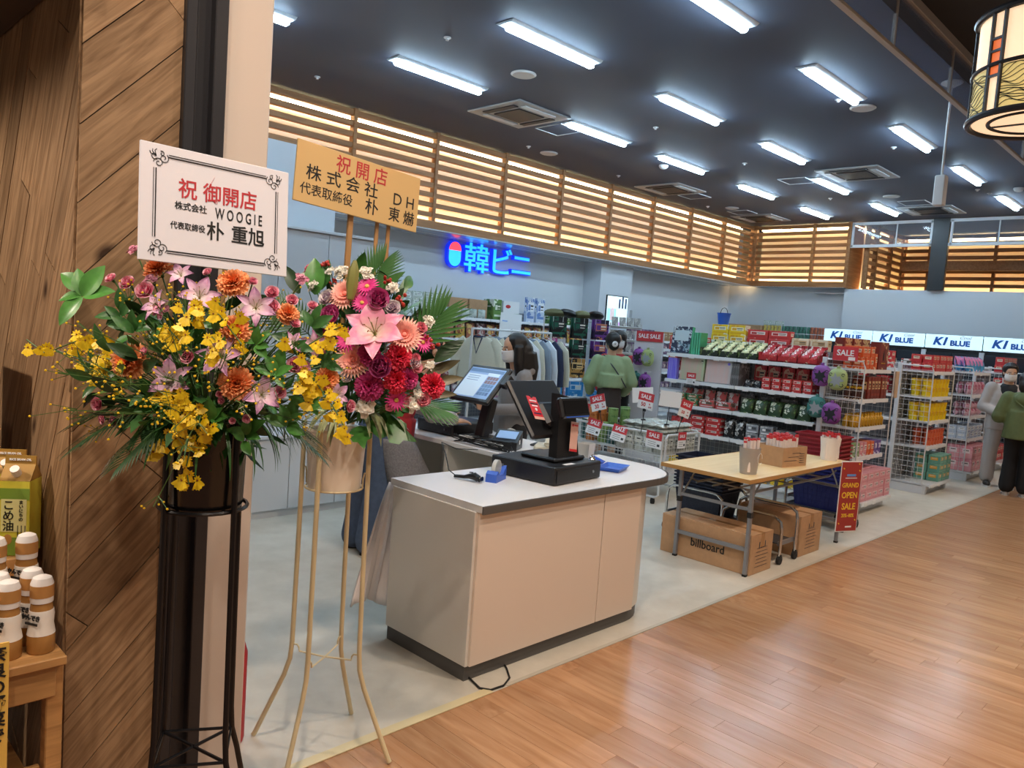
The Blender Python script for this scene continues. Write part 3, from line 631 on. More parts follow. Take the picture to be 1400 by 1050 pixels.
FL2=[('bl',-0.048,-0.280,1.654,-0.67,-0.66,0.35,0.234),('sg',0.033,-0.340,1.659,-0.49,-0.79,0.36,0.108),('sg',-0.098,-0.229,1.560,-0.80,-0.56,0.23,0.107),('sg',-0.094,-0.150,1.787,-0.76,-0.41,0.51,0.104),('hg',-0.042,-0.207,1.819,-0.64,-0.53,0.56,0.070),('hg',-0.111,-0.202,1.627,-0.81,-0.50,0.31,0.077),('hg',0.027,-0.324,1.427,-0.55,-0.83,0.06,0.067),('hg',0.094,-0.368,1.637,-0.36,-0.87,0.34,0.062),('hg',-0.066,-0.216,1.760,-0.70,-0.53,0.48,0.062),('pe',-0.027,-0.256,1.769,-0.61,-0.62,0.49,0.069),('pe',-0.129,-0.139,1.697,-0.84,-0.37,0.39,0.072),('pe',-0.028,-0.307,1.539,-0.65,-0.73,0.21,0.071),('rc',0.015,-0.338,1.581,-0.54,-0.80,0.26,0.084),('rc',0.015,-0.334,1.499,-0.56,-0.81,0.16,0.079),('rc',0.144,-0.375,1.484,-0.26,-0.96,0.15,0.079),('mc',-0.054,-0.271,1.472,-0.73,-0.68,0.11,0.087),('mc',-0.063,-0.274,1.582,-0.71,-0.65,0.26,0.069),('mc',0.050,-0.354,1.506,-0.48,-0.86,0.17,0.062),('mc',-0.150,-0.100,1.653,-0.89,-0.30,0.34,0.057),('ws',-0.048,-0.248,1.394,-0.75,-0.66,0.00,0.078),('ws',-0.080,-0.098,1.858,-0.73,-0.32,0.61,0.068),('ws',-0.032,-0.179,1.863,-0.62,-0.48,0.62,0.063),('ws',0.081,-0.344,1.413,-0.43,-0.90,0.04,0.068),('ws',0.119,-0.358,1.710,-0.29,-0.85,0.43,0.052),('ws',0.023,-0.270,1.817,-0.50,-0.66,0.56,0.052),('ws',-0.106,0.119,1.836,-0.79,0.13,0.60,0.061),('ws',0.122,-0.379,1.555,-0.30,-0.92,0.24,0.042),('ws',-0.127,0.002,1.808,-0.83,-0.11,0.54,0.053),('ws',-0.092,-0.044,1.865,-0.75,-0.21,0.62,0.037),('ws',0.096,-0.359,1.449,-0.38,-0.92,0.09,0.047),('pk',0.089,-0.358,1.683,-0.36,-0.84,0.39,0.047),('pk',0.071,-0.365,1.546,-0.42,-0.88,0.22,0.046),('pk',0.116,-0.361,1.435,-0.33,-0.94,0.08,0.058),('pk',-0.096,0.071,1.869,-0.77,0.02,0.64,0.060),('pk',0.069,-0.365,1.579,-0.42,-0.87,0.26,0.036),('pk',0.011,-0.305,1.402,-0.60,-0.80,0.02,0.036),('pk',0.060,-0.340,1.426,-0.47,-0.88,0.06,0.034),('by',-0.083,-0.003,1.890,-0.74,-0.14,0.66,0.043),('by',0.036,-0.299,1.780,-0.48,-0.72,0.51,0.052),('by',0.128,-0.377,1.626,-0.28,-0.90,0.33,0.047),('by',0.017,-0.250,1.840,-0.51,-0.62,0.59,0.042),('by',-0.099,-0.087,1.830,-0.77,-0.29,0.57,0.032),('by',0.108,-0.369,1.653,-0.32,-0.88,0.36,0.031),('eu',-0.125,-0.097,1.763,-0.83,-0.30,0.48,0.068),('eu',0.008,-0.297,1.745,-0.54,-0.70,0.46,0.062),('eu',-0.152,-0.049,1.707,-0.89,-0.20,0.41,0.053),('eu',0.065,-0.363,1.561,-0.43,-0.87,0.24,0.046),('eu',-0.104,-0.212,1.499,-0.83,-0.54,0.15,0.046)]
SP1=[[(-0.052, -0.295, 1.626), (-0.086, -0.24, 1.694), (-0.12, -0.188, 1.718), (-0.138, -0.202, 1.672)], [(-0.165, -0.186, 1.487), (-0.134, -0.196, 1.442), (-0.112, -0.169, 1.361), (-0.123, -0.165, 1.295), (-0.118, -0.175, 1.254)], [(-0.146, -0.189, 1.45), (-0.109, -0.201, 1.413), (-0.091, -0.19, 1.363)], [(-0.112, -0.168, 1.371), (-0.148, -0.132, 1.367), (-0.181, -0.102, 1.33)], [(-0.266, -0.014, 1.6), (-0.291, 0.074, 1.612), (-0.343, 0.166, 1.57)], [(-0.343, 0.166, 1.57), (-0.363, 0.186, 1.56), (-0.395, 0.222, 1.591)], [(-0.247, -0.068, 1.549), (-0.281, 0.019, 1.569), (-0.288, 0.048, 1.51), (-0.264, -0.018, 1.503)], [(-0.081, -0.28, 1.606), (-0.107, -0.25, 1.639), (-0.118, -0.249, 1.612)], [(-0.158, -0.203, 1.616), (-0.181, -0.157, 1.653), (-0.169, -0.184, 1.633)], [(0.065, -0.337, 1.633), (0.101, -0.347, 1.559), (0.126, -0.335, 1.5), (0.088, -0.343, 1.53)], [(0.129, -0.344, 1.54), (0.173, -0.368, 1.474), (0.197, -0.4, 1.413)], [(0.115, -0.34, 1.635), (0.17, -0.344, 1.67), (0.194, -0.367, 1.687)], [(-0.153, -0.201, 1.489), (-0.189, -0.156, 1.493), (-0.144, -0.204, 1.474), (-0.113, -0.219, 1.444)], [(-0.096, -0.205, 1.404), (-0.125, -0.193, 1.422), (-0.143, -0.141, 1.387)]]
LF1=[(-0.274, 0.223, 1.718), (-0.231, -0.047, 1.635), (-0.092, -0.229, 1.657), (-0.087, -0.213, 1.433), (-0.194, -0.092, 1.439), (0.067, -0.323, 1.626), (0.131, -0.309, 1.687), (0.119, -0.319, 1.485), (-0.02, -0.29, 1.627), (-0.132, -0.211, 1.563), (-0.243, 0.011, 1.675), (-0.151, -0.156, 1.446), (0.028, -0.318, 1.556), (0.155, -0.334, 1.577), (-0.278, 0.051, 1.5), (-0.005, -0.222, 1.373), (0.086, -0.283, 1.417), (-0.16, -0.067, 1.358)]
mat('stand_black', '17171a', .35, .3); mat('pot_black', '151416', .18); mat('stand_cream', 'd8c69c', .4); mat('pot_cream', 'eee0cc', .4); mat('board_white', 'eae8ee', .6); mat('board_gold', 'dcb87c', .5, .15); mat('stick_wood', 'b88a58', .6, var=.15, scale=6, stretch=(8, 8, .6))
flo = mk_floret()
# ---- black stand with white board
t = T1 = thing('flower_stand', 'black metal flower stand with orange, yellow and pink blooms under a white congratulation board', 'flower stand', (.94, 2.12, 0))
for a in (15, 105, 195, 285):
    c, s = math.cos(R(a)), math.sin(R(a)); P = lambda r, z: (r*c, r*s, z)
    MB().tube([P(.125, 1.4), P(.128, .9), P(.132, .5), P(.138, .43), P(.16, .36), P(.2, .2), P(.25, .01), P(.27, .006)], .0085, 8).build('leg', 'stand_black', t)
ring = lambda r, z, n=28: [(r*math.cos(2*PI*j/n), r*math.sin(2*PI*j/n), z) for j in range(n)]
MB().tube(ring(.118, 1.15), .006, 6, closed=True).build('pot_ring', 'stand_black', t)
b = MB()
for a in (15, 105): b.tube([(-.135*math.cos(R(a)), -.135*math.sin(R(a)), .43), (.135*math.cos(R(a)), .135*math.sin(R(a)), .43)], .005, 6)
b.tube([(.135*math.cos(R(a)), .135*math.sin(R(a)), .43) for a in (15, 105, 195, 285)], .005, 6, closed=True)
b.build('lower_brace', 'stand_black', t)
MB().lathe([(0, 1.14), (.098, 1.14), (.106, 1.16), (.112, 1.38), (.118, 1.4), (.112, 1.405), (.1, 1.36), (0, 1.36)], 32).build('pot', 'pot_black', t)
core = (-.01, .0, 1.5)
moss(t, core, (.24, .2, .2)); foliage(t, core, (.34, .22, .25), 130, 21, .045, .085); filler(t, (-.03, -.07, 1.46), (.4, .33, .33), 95, 8, True)
flowers(t, FL1, (0, 0, 1.38))
rd = random.Random(31)
for k, s in enumerate(SP1):
    pts = [Vector((0, 0, 1.42))]+[Vector(p) for p in s]; q = MB().tube(pts, .0018, 4).build('orchid_spray', 'stem', t)
    sub = [Vector(p) for p in s]; tot = sum((sub[i+1]-sub[i]).length for i in range(len(sub)-1)); n = max(3, int(tot/.0115)) if k != 5 else 3
    for i in range(n):
        f = (i+.5)/n*(len(sub)-1); j = min(int(f), len(sub)-2); p = sub[j].lerp(sub[j+1], f-j)+Vector((rd.gauss(0, .014), rd.gauss(0, .014), rd.gauss(0, .012)))
        o = obj('orchid_floret', flo, q, p, orient(Vector((-.7, -.7, .15))+Vector((rd.uniform(-.6, .6), rd.uniform(-.6, .6), rd.uniform(-.4, .4))), rd.uniform(-.6, .6))); z = rd.uniform(.03, .044); o.scale = (z, z, z)
for k, p in enumerate(LF1):
    p = Vector(p); out = (p-Vector(core)); out.z *= .4; out.normalize(); n = 6
    for i in range(n):
        a = (i-(n-1)/2)*.75; d = Matrix.Rotation(a, 3, Vector((-.7, -.7, .2)).normalized()) @ Vector((out.x*.6, out.y*.6, .8))
        o = obj('leaf', leafm[('c', 'a', 'a', 'c')[k % 4]], t, p+Vector((.02, .02, 0))+Vector((rd.uniform(-.012, .012),)*3), along(d, (-.6, -.65, .5), rd.uniform(-.3, .3))); z = rd.uniform(.045, .07)*(1.5 if k == 0 else 1); o.scale = (z, z, z)
fr = mk_frond(17, .34, .15, .0055, 'leaf_dark')
for (x, y, z, dx, dy, dz) in ((-.1, .06, 1.46, -.8, .55, -.18), (-.12, .0, 1.45, -.9, .15, -.28), (-.07, -.05, 1.44, -.7, -.15, -.3), (.1, -.06, 1.44, .6, -.6, -.3), (.1, 0, 1.45, .8, -.45, -.25), (.08, .05, 1.5, .75, -.1, .15)):
    obj('palm_frond', fr, t, (x, y, z), along((dx, dy, dz))).scale = (.66,)*3
gl = mk_leaf(.2, .006, 'leaf', -1.6, .3, 'grass_blade', 9)
for i in range(26):
    a = rd.uniform(0, 2*PI); obj('grass_blade', gl, t, (.09*math.cos(a), .09*math.sin(a), 1.42), along((math.cos(a), math.sin(a), rd.uniform(-.3, .3))))
def board(t, c, w, h, m, lines, tilt, sticks, roll):
    bo = MB().box((0, 0, 0), (w, .008, h), ch=.001).build('sign_board', m, t, loc=c, rot=(tilt, roll, 0))
    for body, sz, x, z, mm, bold, sx in lines: txt(body, sz, mm, bo, (x, -.0045, z), ext=.0004, bold=bold, sx=sx)
    for x0, z0, z1, r in sticks: MB().box((c[0]+x0, c[1]+.014, (z0+z1)/2), (r*2, r*1.2, z1-z0), (0, roll*.3, 0), ch=.002).build('sign_stick', 'stick_wood', t)
    return bo
bo = board(t, (-.015, -.05, 1.965), .41, .3, 'board_white', [('祝 御開店', .054, .0, .044, 'ink_red', .012, .95), ('株式会社', .0225, -.075, .0, 'ink_black', .012, .95), ('W O O G I E', .042, .058, -.004, 'ink_black', .012, .58), ('代表取締役', .0205, -.082, -.052, 'ink_black', .012, .9), ('朴', .052, -.008, -.055, 'ink_black', .014, .95), ('重旭', .052, .085, -.055, 'ink_black', .014, .95)], -.08, [(.03, 1.4, 1.83, .006)], .015)
# ornamental double border with curled corners
b = MB(); e = .0048
for sx in (-1, 1):
    for k, r in ((0, .0008), (1, .0015)):
        x = sx*(.172-.006*k); b.tube([(x, -e, -.088), (x, -e, .088)], r, 4)
for sz in (-1, 1):
    for k, r in ((0, .0008), (1, .0015)):
        z = sz*(.126-.006*k); b.tube([(-.135, -e, z), (.135, -e, z)], r, 4)
    for sx in (-1, 1):
        for (cx, cz, r0, tr, ph) in ((.16, .102, .013, 1.6, 0), (.147, .115, .013, 1.6, 2.2), (.17, .118, .01, 1.2, 4), (.152, .126, .007, 1.3, 1)):
            b.tube([(sx*(cx+r0*(1-u/18)*math.cos(ph+u/14*2*PI*tr/1.2)), -e, sz*(cz+r0*(1-u/18)*math.sin(ph+u/14*2*PI*tr/1.2))) for u in range(15)], .0009, 4)
        for a in (.3, .8, 1.3): b.tube([(sx*.166, -e, sz*.118), (sx*(.166+.014*math.cos(a)), -e, sz*(.118+.014*math.sin(a))), (sx*(.166+.02*math.cos(a+.3)), -e, sz*(.118+.018*math.sin(a+.3)))], .0009, 4)
b.build('border_ornament', 'ink_black', bo)
# ---- cream stand with gold board
t = T2 = thing('flower_stand', 'cream metal flower stand with pink lily and red carnations under a gold congratulation board', 'flower stand', (1.62, 2.51, 0))
for a in (-58, 32, 122, 212):
    c, s = math.cos(R(a)), math.sin(R(a)); P = lambda r, z: (r*c, r*s, z)
    MB().tube([P(.135, 1.3), P(.138, .8), P(.142, .42), P(.148, .35), P(.17, .28), P(.285, .02), P(.292, .008)], .0095, 10).build('leg', 'stand_cream', t)
    MB().tube([P(.138, 1.12), P(.122, 1.12), P(.118, 1.1), P(.116, 1.06), P(.108, 1.055)], .0035, 6).build('pot_hook', 'stand_cream', t)
    MB().tube([P(.142, .41), P(.12, .41), P(.112, .4), P(.11, .385), P(0, .38)], .0035, 6).build('cross_brace', 'stand_cream', t)
MB().tube(ring(.108, 1.055), .004, 6, closed=True).build('pot_ring', 'stand_cream', t)
MB().lathe([(0, 1.05), (.096, 1.05), (.1, 1.055), (.113, 1.27), (.118, 1.275), (.117, 1.285), (.104, 1.28), (.1, 1.25), (0, 1.25)], 32).build('pot', 'pot_cream', t)
core = (.1, -.06, 1.58)
moss(t, core, (.2, .18, .26)); foliage(t, core, (.27, .24, .33), 95, 5, .06, .11); filler(t, core, (.28, .25, .33), 40, 9)
flowers(t, FL2, (.03, -.02, 1.3))
MB().lathe([(0, -.07), (.012, -.06), (.021, -.01), (.019, .04), (.006, .075), (0, .077)], 6).build('lily_bud', 'bud_green', t, loc=(-.1, -.2, 1.83), rot=(.05, .05, .3))
MB().tube([(-.1, -.2, 1.77), (-.06, -.1, 1.6), (.02, 0, 1.35)], .004, 5).build('bud_stem', 'stem', t)
fr2 = mk_frond(16, .3, .2, .008, 'leaf', -.25, -.25, 1.1, .3); fr3 = mk_frond(9, .2, .22, .01, 'leaf', -.2, -.2, .95, .25)
def spray(me, loc, d, up, sc=1): o = obj('palm_frond', me, t, loc, along(d, up)); o.scale = (sc,)*3
spray(fr2, (.04, -.02, 1.74), (.32, -.28, .9), (-.7, -.6, .1), .66); spray(fr3, (.2, -.19, 1.62), (.38, -.42, .8), (-.6, -.5, .35), .74); spray(fr2, (-.08, .08, 1.62), (-.55, .5, .6), (-.5, -.6, .5), .6); spray(fr3, (.2, -.2, 1.4), (.6, -.6, -.1), (-.4, -.4, .8), .55)
rd = random.Random(77)
for k, (x, y, z, dx, dy, dz, s, kind) in enumerate(((.24, -.21, 1.5, .6, -.55, .5, .15, 'br'), (.25, -.22, 1.47, .7, -.6, .3, .14, 'br'), (.25, -.21, 1.43, .7, -.65, .12, .12, 'br'), (.26, -.24, 1.56, .5, -.5, .7, .14, 'b'), (-.12, .0, 1.78, -.1, .1, 1, .14, 'c'), (-.16, .05, 1.78, -.35, .3, .8, .12, 'b'), (-.09, .02, 1.8, .1, -.1, 1, .12, 'a'), (-.2, .1, 1.7, -.5, .4, .5, .12, 'b'))):
    o = obj('leaf', leafm[kind], t, (x, y, z), along((dx, dy, dz), (-.65, -.65, .4))); o.scale = (s,)*3
# broad cut leaves hanging over the pot rim
def mk_broad():
    ol = [(0, 0), (.15, .22), (.38, .34), (.5, .2), (.58, .34), (.78, .28), (.82, .14), (1, .06), (1.08, 0)]
    b = MB(); n = len(ol)
    vs = [(x, y, -.25*x*x+.06*abs(y)) for x, y in ol]+[(x, -y, -.25*x*x+.06*abs(y)) for x, y in ol]+[(x, 0, -.25*x*x) for x, y in ol]
    fs = [(2*n+i, 2*n+i+1, i+1, i) for i in range(n-1)]+[(2*n+i+1, 2*n+i, n+i, n+i+1) for i in range(n-1)]
    return b.add(vs, fs).mesh('broad_leaf', 'leaf_mid', 60)
brd = mk_broad()
for (x, y, z, dx, dy, dz, s) in ((.05, -.12, 1.32, .55, -.6, -.12, .18), (.0, -.14, 1.31, -.35, -.7, -.2, .12), (.1, -.1, 1.37, .6, -.55, .1, .13)):
    o = obj('broad_leaf', brd, t, (x, y, z), along((dx, dy, dz), (-.5, -.5, .75))); o.scale = (s,)*3
vl = mk_leaf(.16, .012, mat('leaf_pale', '9aa070', .45, var=.3, scale=20), -1.4, .3, 'grass_blade', 8)
for i in range(16):
    a = R(-100)+rd.uniform(-1.3, 1.3); obj('grass_blade', vl, t, (.1*math.cos(a)+.05, .1*math.sin(a)-.03, 1.36), along((math.cos(a), math.sin(a), rd.uniform(-.2, .4))))
bo = board(t, (.075, .045, 2.2), .56, .222, 'board_gold', [('祝 開 店', .07, .0, .062, 'ink_red', .006, .95), ('株 式 会 社', .06, -.08, .0, 'ink_black', .006, 1.1), ('D H', .066, .205, -.004, 'ink_black', .0, .95), ('代表取締役', .046, -.145, -.062, 'ink_black', .004, .98), ('朴', .064, .055, -.064, 'ink_black', .006, 1.0), ('東 爀', .06, .2, -.068, 'ink_black', .006, .95)], -.06, [(-.035, 1.5, 2.1, .011), (.09, 1.62, 2.12, .008), (.145, 1.62, 2.12, .008)], .076)
for o in list(t.children):
    if o.name.startswith('lettering'): o.parent = bo
# ================================================================ CHECKOUT COUNTER AND WHAT STANDS ON IT
mat('laminate', 'e2dcd2', .35, coat=.1); mat('laminate_front', 'e4d4c4', .3, coat=.1); mat('laminate_top', 'eeecea', .3); mat('edge_grey', '5a5754', .5); mat('plastic_black', '1a1a1c', .38); mat('tape_blue', '3f68d0', .4); mat('tape_roll', 'c8ccc8', .25)
ZT = .866
def rounded(x0, x1, y0, y1, r, n=8):
    pts = [(x0, y0), (x1-r, y0)]+[(x1-r+r*math.sin(PI/2*k/n), y0+r-r*math.cos(PI/2*k/n)) for k in range(1, n+1)]+[(x1, y1), (x0, y1)]
    return pts
t = thing('checkout_counter', 'white checkout counter with beige front, dark grey edge band and rounded end', 'counter', (2.46, 2.55, 0))
MB().prism(rounded(.005, 1.62, .05, .68, .32), .075, ZT-.034).build('body', 'laminate', t)
MB().prism(rounded(.0, 1.61, .055, .675, .32), 0.0, .085).build('kick_base', 'edge_grey', t)
MB().box((.483, .036, .455), (.955, .022, .75), ch=.002).build('front_panel', 'laminate_front', t)
MB().box((1.14, .036, .455), (.345, .022, .75), ch=.002).build('front_panel', 'laminate_front', t)
MB().box((-.002, .36, .455), (.018, .64, .755), ch=.002).build('side_panel', 'laminate', t)
MB().prism(rounded(0, 1.79, 0, .72, .36, 12), ZT-.034, ZT).build('top', 'laminate_top', t)
b = MB(); pl = rounded(-.001, 1.79, 0, .72, .36, 12)[:-1]
for i in range(len(pl)-1):
    if i == 0:
        for xa, xb in ((-.001, .966), (.97, pl[1][0])): b.box(((xa+xb)/2, 0, ZT-.02), (xb-xa, .012, .04), ch=.002)
    else:
        p, q = Vector((*pl[i], 0)), Vector((*pl[i+1], 0)); d = q-p; b.box(((p+q)/2)+Vector((0, 0, ZT-.02)), (d.length+.003, .012, .04), math.atan2(d.y, d.x))
b.build('edge_band', 'edge_grey', t)
# power cord slipping out under it
tag(MB().tube([(2.5, 2.62, .01), (2.47, 2.5, .006), (2.5, 2.455, .006), (2.58, 2.45, .006), (2.66, 2.49, .006), (2.72, 2.57, .006), (2.76, 2.64, .006)], .005, 6).build('power_cord', 'rubber'), 'thin black power cord looping out from under the checkout counter', 'cord')
# thin white bag hung at the counter's end
def bagf(u, v):
    w = .03+.16*v**.8; x = (u-.5)*2*w
    return Vector((x*.75-.07*v, .02*math.sin(u*9+v*3)*v+.012*math.sin(u*23)+.03*v, -.66*v+.03*math.sin(u*6)*v))
o = MB().surf(bagf, 16, 14).build('plastic_bag', mat('bag_plastic', 'f2e6e0', .35), loc=(2.51, 3.315, .83))
sm = o.modifiers.new('s', 'SOLIDIFY'); sm.thickness = .012
tag(o, 'thin white plastic bag hanging from the back corner of the checkout counter', 'bag')
# cash drawer
def drawer(loc, rz, w, d, h, label):
    t = thing('cash_drawer', label, 'cash drawer', loc, rz)
    MB().box((0, 0, h/2+.004), (w, d, h), ch=.006).build('case', 'plastic_black', t)
    MB().box((0, -d/2-.002, h/2), (w-.03, .006, h-.03), ch=.002).build('drawer_front', 'black', t)
    MB().cyl((w*.3, -d/2-.002, h*.5), (w*.3, -d/2-.01, h*.5), .008, 10).build('lock', 'steel', t)
    for sx in (-1, 1):
        for sy in (-1, 1): MB().cyl((sx*w*.42, sy*d*.42, 0), (sx*w*.42, sy*d*.42, .006), .012, 8).build('foot', 'rubber', t)
    return t
drawer((3.32, 2.94, ZT), R(5), .45, .46, .1, 'black cash drawer under the till stand on the checkout counter')
MB().box((-.06, -.2, .1045), (.09, .03, .001)).build('sticker', 'card', bpy.data.objects['cash_drawer'])
# till with its back to the aisle
t = thing('till_terminal', 'black touch-screen till on the checkout counter seen from behind with a small customer display', 'till', (3.33, 2.9, ZT+.105), R(2))
MB().box((.02, .02, .012), (.28, .26, .024), ch=.008).build('base', 'plastic_black', t)
b = MB(); b.prism([(-.1, 0), (.1, 0), (.075, .33), (-.06, .36)], -.03, .03, M=Matrix(((1, 0, 0, .02), (0, .12, 1, -.06), (0, 1, 0, .02), (0, 0, 0, 1))))
b.build('neck', 'plastic_black', t)
sc = MB().box((0, 0, 0), (.42, .035, .38), ch=.012).build('screen_case', 'plastic_black', t, loc=(-.02, .09, .28), rot=(R(-38), 0, 0))
MB().box((0, .019, 0), (.38, .004, .3)).build('screen', 'black_gloss', sc); MB().box((0, -.03, -.06), (.16, .06, .16), ch=.02).build('rear_housing', 'plastic_black', sc)
cd = MB().box((0, 0, 0), (.25, .035, .12), ch=.01).build('customer_display', 'plastic_black', t, loc=(-.0, -.12, .31), rot=(R(-18), 0, 0))
MB().box((0, -.0185, 0), (.21, .003, .075)).build('display_glass', 'black_gloss', cd); MB().box((0, -.02, -.055), (.2, .004, .006)).build('blue_bezel', 'blue', cd)
# red payment tag and payment card (its square code is left blank)
mat('tag_red', 'd83038', .4); mat('card_pink', 'e8b8a8', .5)
tg = thing('payment_tag', 'red payment notice card hung on the corner of the black till screen', 'sign', (3.14, 2.845, 1.2), (R(-38), R(8), R(3)))
MB().box((0, 0, .09), (.085, .003, .15), ch=.001).build('card', 'tag_red', tg); MB().cyl((0, .002, .165), (0, -.004, .165), .011, 12).build('badge', 'black', tg); MB().box((0, -.002, .022), (.085, .002, .018)).build('foot_band', 'card_pink', tg)

for z, w, m_ in ((.135, .06, 'ink_white'), (.115, .066, 'ink_black'), (.102, .05, 'ink_white'), (.052, .064, 'navy')): MB().box((0, -.002, z), (w, .001, .008)).build('print_line', m_, tg)
MB().cyl((0, -.001, .078), (0, -.003, .078), .01, 12).build('round_print', 'ink_white', tg)
tg = thing('payment_card', 'pale pink payment card with red foot fixed on the till neck', 'sign', (3.375, 2.795, 1.02), (R(-7), R(9), R(2)))
MB().box((0, 0, .09), (.07, .003, .17), ch=.001).build('card', 'card_pink', tg); MB().box((0, -.002, .012), (.07, .001, .014)).build('foot_band', 'tag_red', tg); MB().box((-.018, -.002, .155), (.014, .001, .014)).build('emblem', 'tag_red', tg)
MB().box((.012, -.002, .155), (.036, .001, .008)).build('print_line', 'tag_red', tg)
# tape dispensers
def tape(loc, rz, label):
    t = thing('tape_dispenser', label, 'tape dispenser', loc, rz)
    b = MB(); b.prism([(-.075, 0), (.075, 0), (.072, .045), (.05, .06), (.03, .035), (-.03, .035), (-.05, .055), (-.075, .075)], -.032, .032, M=Matrix(((1, 0, 0), (0, 0, 1), (0, 1, 0)))); b.build('body', 'tape_blue', t)
    b = MB()
    n = 24; M = Matrix.Rotation(PI/2, 3, 'X')
    b.lathe([(.036, -.011), (.05, -.011), (.05, .011), (.036, .011), (.036, -.011)], n, (0, 0, .065), M); b.build('tape_roll', 'tape_roll', t)
    MB().box((-.068, 0, .078), (.006, .03, .012)).build('cutter', 'steel', t); return t
tape((2.94, 2.965, ZT), R(205), 'blue tape dispenser beside the cash drawer on the checkout counter')
# scanner
t = thing('barcode_scanner', 'small black barcode scanner lying on the checkout counter', 'scanner', (2.785, 3.05, ZT), R(-70))
b = MB(); b.tube([(-.06, 0, .014), (0, 0, .018), (.03, 0, .026), (.06, 0, .03), (.085, 0, .02)], .02, 10, rs=[.012, .014, .019, .027, .024], flat=.75); b.build('body', 'plastic_black', t)
MB().box((.1, 0, .018), (.012, .05, .024), ch=.004).build('window', 'black_gloss', t); MB().box((.04, 0, .048), (.02, .014, .004), ch=.001).build('trigger', 'dark_grey', t)
tag(MB().tube([(2.767, 3.1, .882), (2.775, 3.17, .9), (2.83, 3.27, .97), (2.95, 3.45, 1.0), (3.2, 3.6, .92), (3.5, 3.72, .875)], .003, 5).build('scanner_cable', 'rubber'), 'thin black cable arching from the scanner to the second counter', 'cable')
# trays, cup, bell
def tray(loc, rz, label):
    t = MB(); w, d, h = .11, .075, .026; q = []
    for k, z, s in ((0, .001, .78), (1, h, 1.0), (2, h, .94), (3, .005, .74)):
        for x, y in ((-1, -1), (1, -1), (1, 1), (-1, 1)): q.append((x*w*s, y*d*s, z))
    fs = [(3, 2, 1, 0)]+[(k*4+i, k*4+(i+1) % 4, k*4+4+(i+1) % 4, k*4+4+i) for k in range(3) for i in range(4)]+[(12, 13, 14, 15)]
    t.add(q, fs); return tag(t.build('coin_tray', 'blue', None, 30, loc, rz), label, 'tray')
tray((3.86, 2.86, ZT), R(20), 'shallow bright blue coin tray near the rounded end of the counter'); tray((3.93, 3.115, ZT), R(60), 'blue coin tray half hidden behind the white paper cup')
t = thing('paper_cup', 'plain white square paper cup behind the black till', 'cup', (3.74, 2.99, ZT), R(10))
MB().lathe([(.042, 0), (.058, .155), (.056, .155), (.04, .004), (0, .004)], 4, rot=PI/4).build('cup', 'offwhite', t, 20)
t = thing('service_bell', 'small shiny metal bell on the cash drawer corner', 'bell', (3.522, 2.768, ZT+.104))
MB().lathe([(.022, 0), (.022, .004), (.02, .006), (.018, .014), (.01, .022), (0, .023)], 14).build('dome', 'chrome', t); MB().cyl((0, 0, .022), (0, 0, .032), .004, 8).build('button', 'chrome', t)
# ---- second counter behind
t = thing('back_counter', 'cream second counter behind the checkout with open dark shelf below', 'counter', (3.6, 3.42, 0))
MB().box((.32, .75, .845), (.66, 1.52, .035), ch=.004).build('top', 'laminate_top', t)
MB().box((.6, .75, .42), (.04, 1.48, .82)).build('back_panel', 'laminate', t)
for y in (.02, .75, 1.48): MB().box((.3, y, .415), (.58, .03, .83)).build('side_panel', 'laminate', t)
MB().box((.3, .75, .1), (.58, 1.46, .03)).build('shelf', 'laminate', t)
ZB = .8625
drawer((3.95, 4.47, ZB), R(-90), .42, .42, .09, 'black cash drawer on the cream second counter behind the till')
# till showing its screen
mat('ui_blue', '6f8fb8', .3, emit=.55, ecol='7f9cc0'); mat('ui_pale', 'a8bccc', .3, emit=.6, ecol='b4c6d6'); mat('ui_key', '4f6f98', .3, emit=.4, ecol='4f6f98'); mat('ui_red', '6a5058', .3, emit=.4, ecol='7a5a60'); mat('ui_dark', '3a5688', .3, emit=.5, ecol='3a5688')
t = thing('till_terminal', 'black touch-screen till on the second counter showing a lit blue sales screen', 'till', (3.86, 4.1, ZB), R(-90))
MB().box((0, .02, .014), (.26, .24, .028), ch=.008).build('base', 'plastic_black', t)
MB().box((0, .06, .16), (.1, .07, .3), (R(-15), 0, 0), ch=.01).build('neck', 'plastic_black', t)
sc = MB().box((0, 0, 0), (.42, .035, .345), ch=.012).build('screen_case', 'plastic_black', t, loc=(0, -.02, .41), rot=(R(-43), 0, 0))
F = lambda n, x, z, w, h, m, k=0: MB().box((x, -.0185-.0008*k, z), (w, .0016, h)).build(n, m, sc)
F('screen', 0, 0, .36, .28, 'ui_blue'); F('sales_list', -.068, -.025, .215, .21, 'ui_pale', 1); F('header_bar', 0, .115, .35, .03, 'ui_key', 1); F('total_field', .09, .085, .12, .03, 'ui_pale', 1)
for r in range(5):
    for c in range(4): F('key', .062+.029*c, .05-.036*r, .025, .03, 'ui_red' if r < 2 else 'ui_key' if (r, c) != (4, 3) else 'ui_dark', 1)
for r in range(3): F('entry_line', -.09, .06-.02*r, .12, .004, 'ui_key', 2)
MB().box((.24, -.005, .05), (.05, .05, .1), ch=.006).build('card_reader', 'plastic_black', sc)
tape((3.95, 3.86, ZB), R(150), 'blue tape dispenser beside the lit till on the second counter')
t = thing('payment_terminal', 'black payment terminal with small blue screen on the end of the second counter', 'payment terminal', (3.8, 3.745, ZB), R(-60))
b = MB(); b.prism([(-.08, 0), (.08, 0), (.08, .12), (-.08, .055)], -.09, .09, M=Matrix(((0, 0, 1), (1, 0, 0), (0, 1, 0)))); b.build('body', 'plastic_black', t)
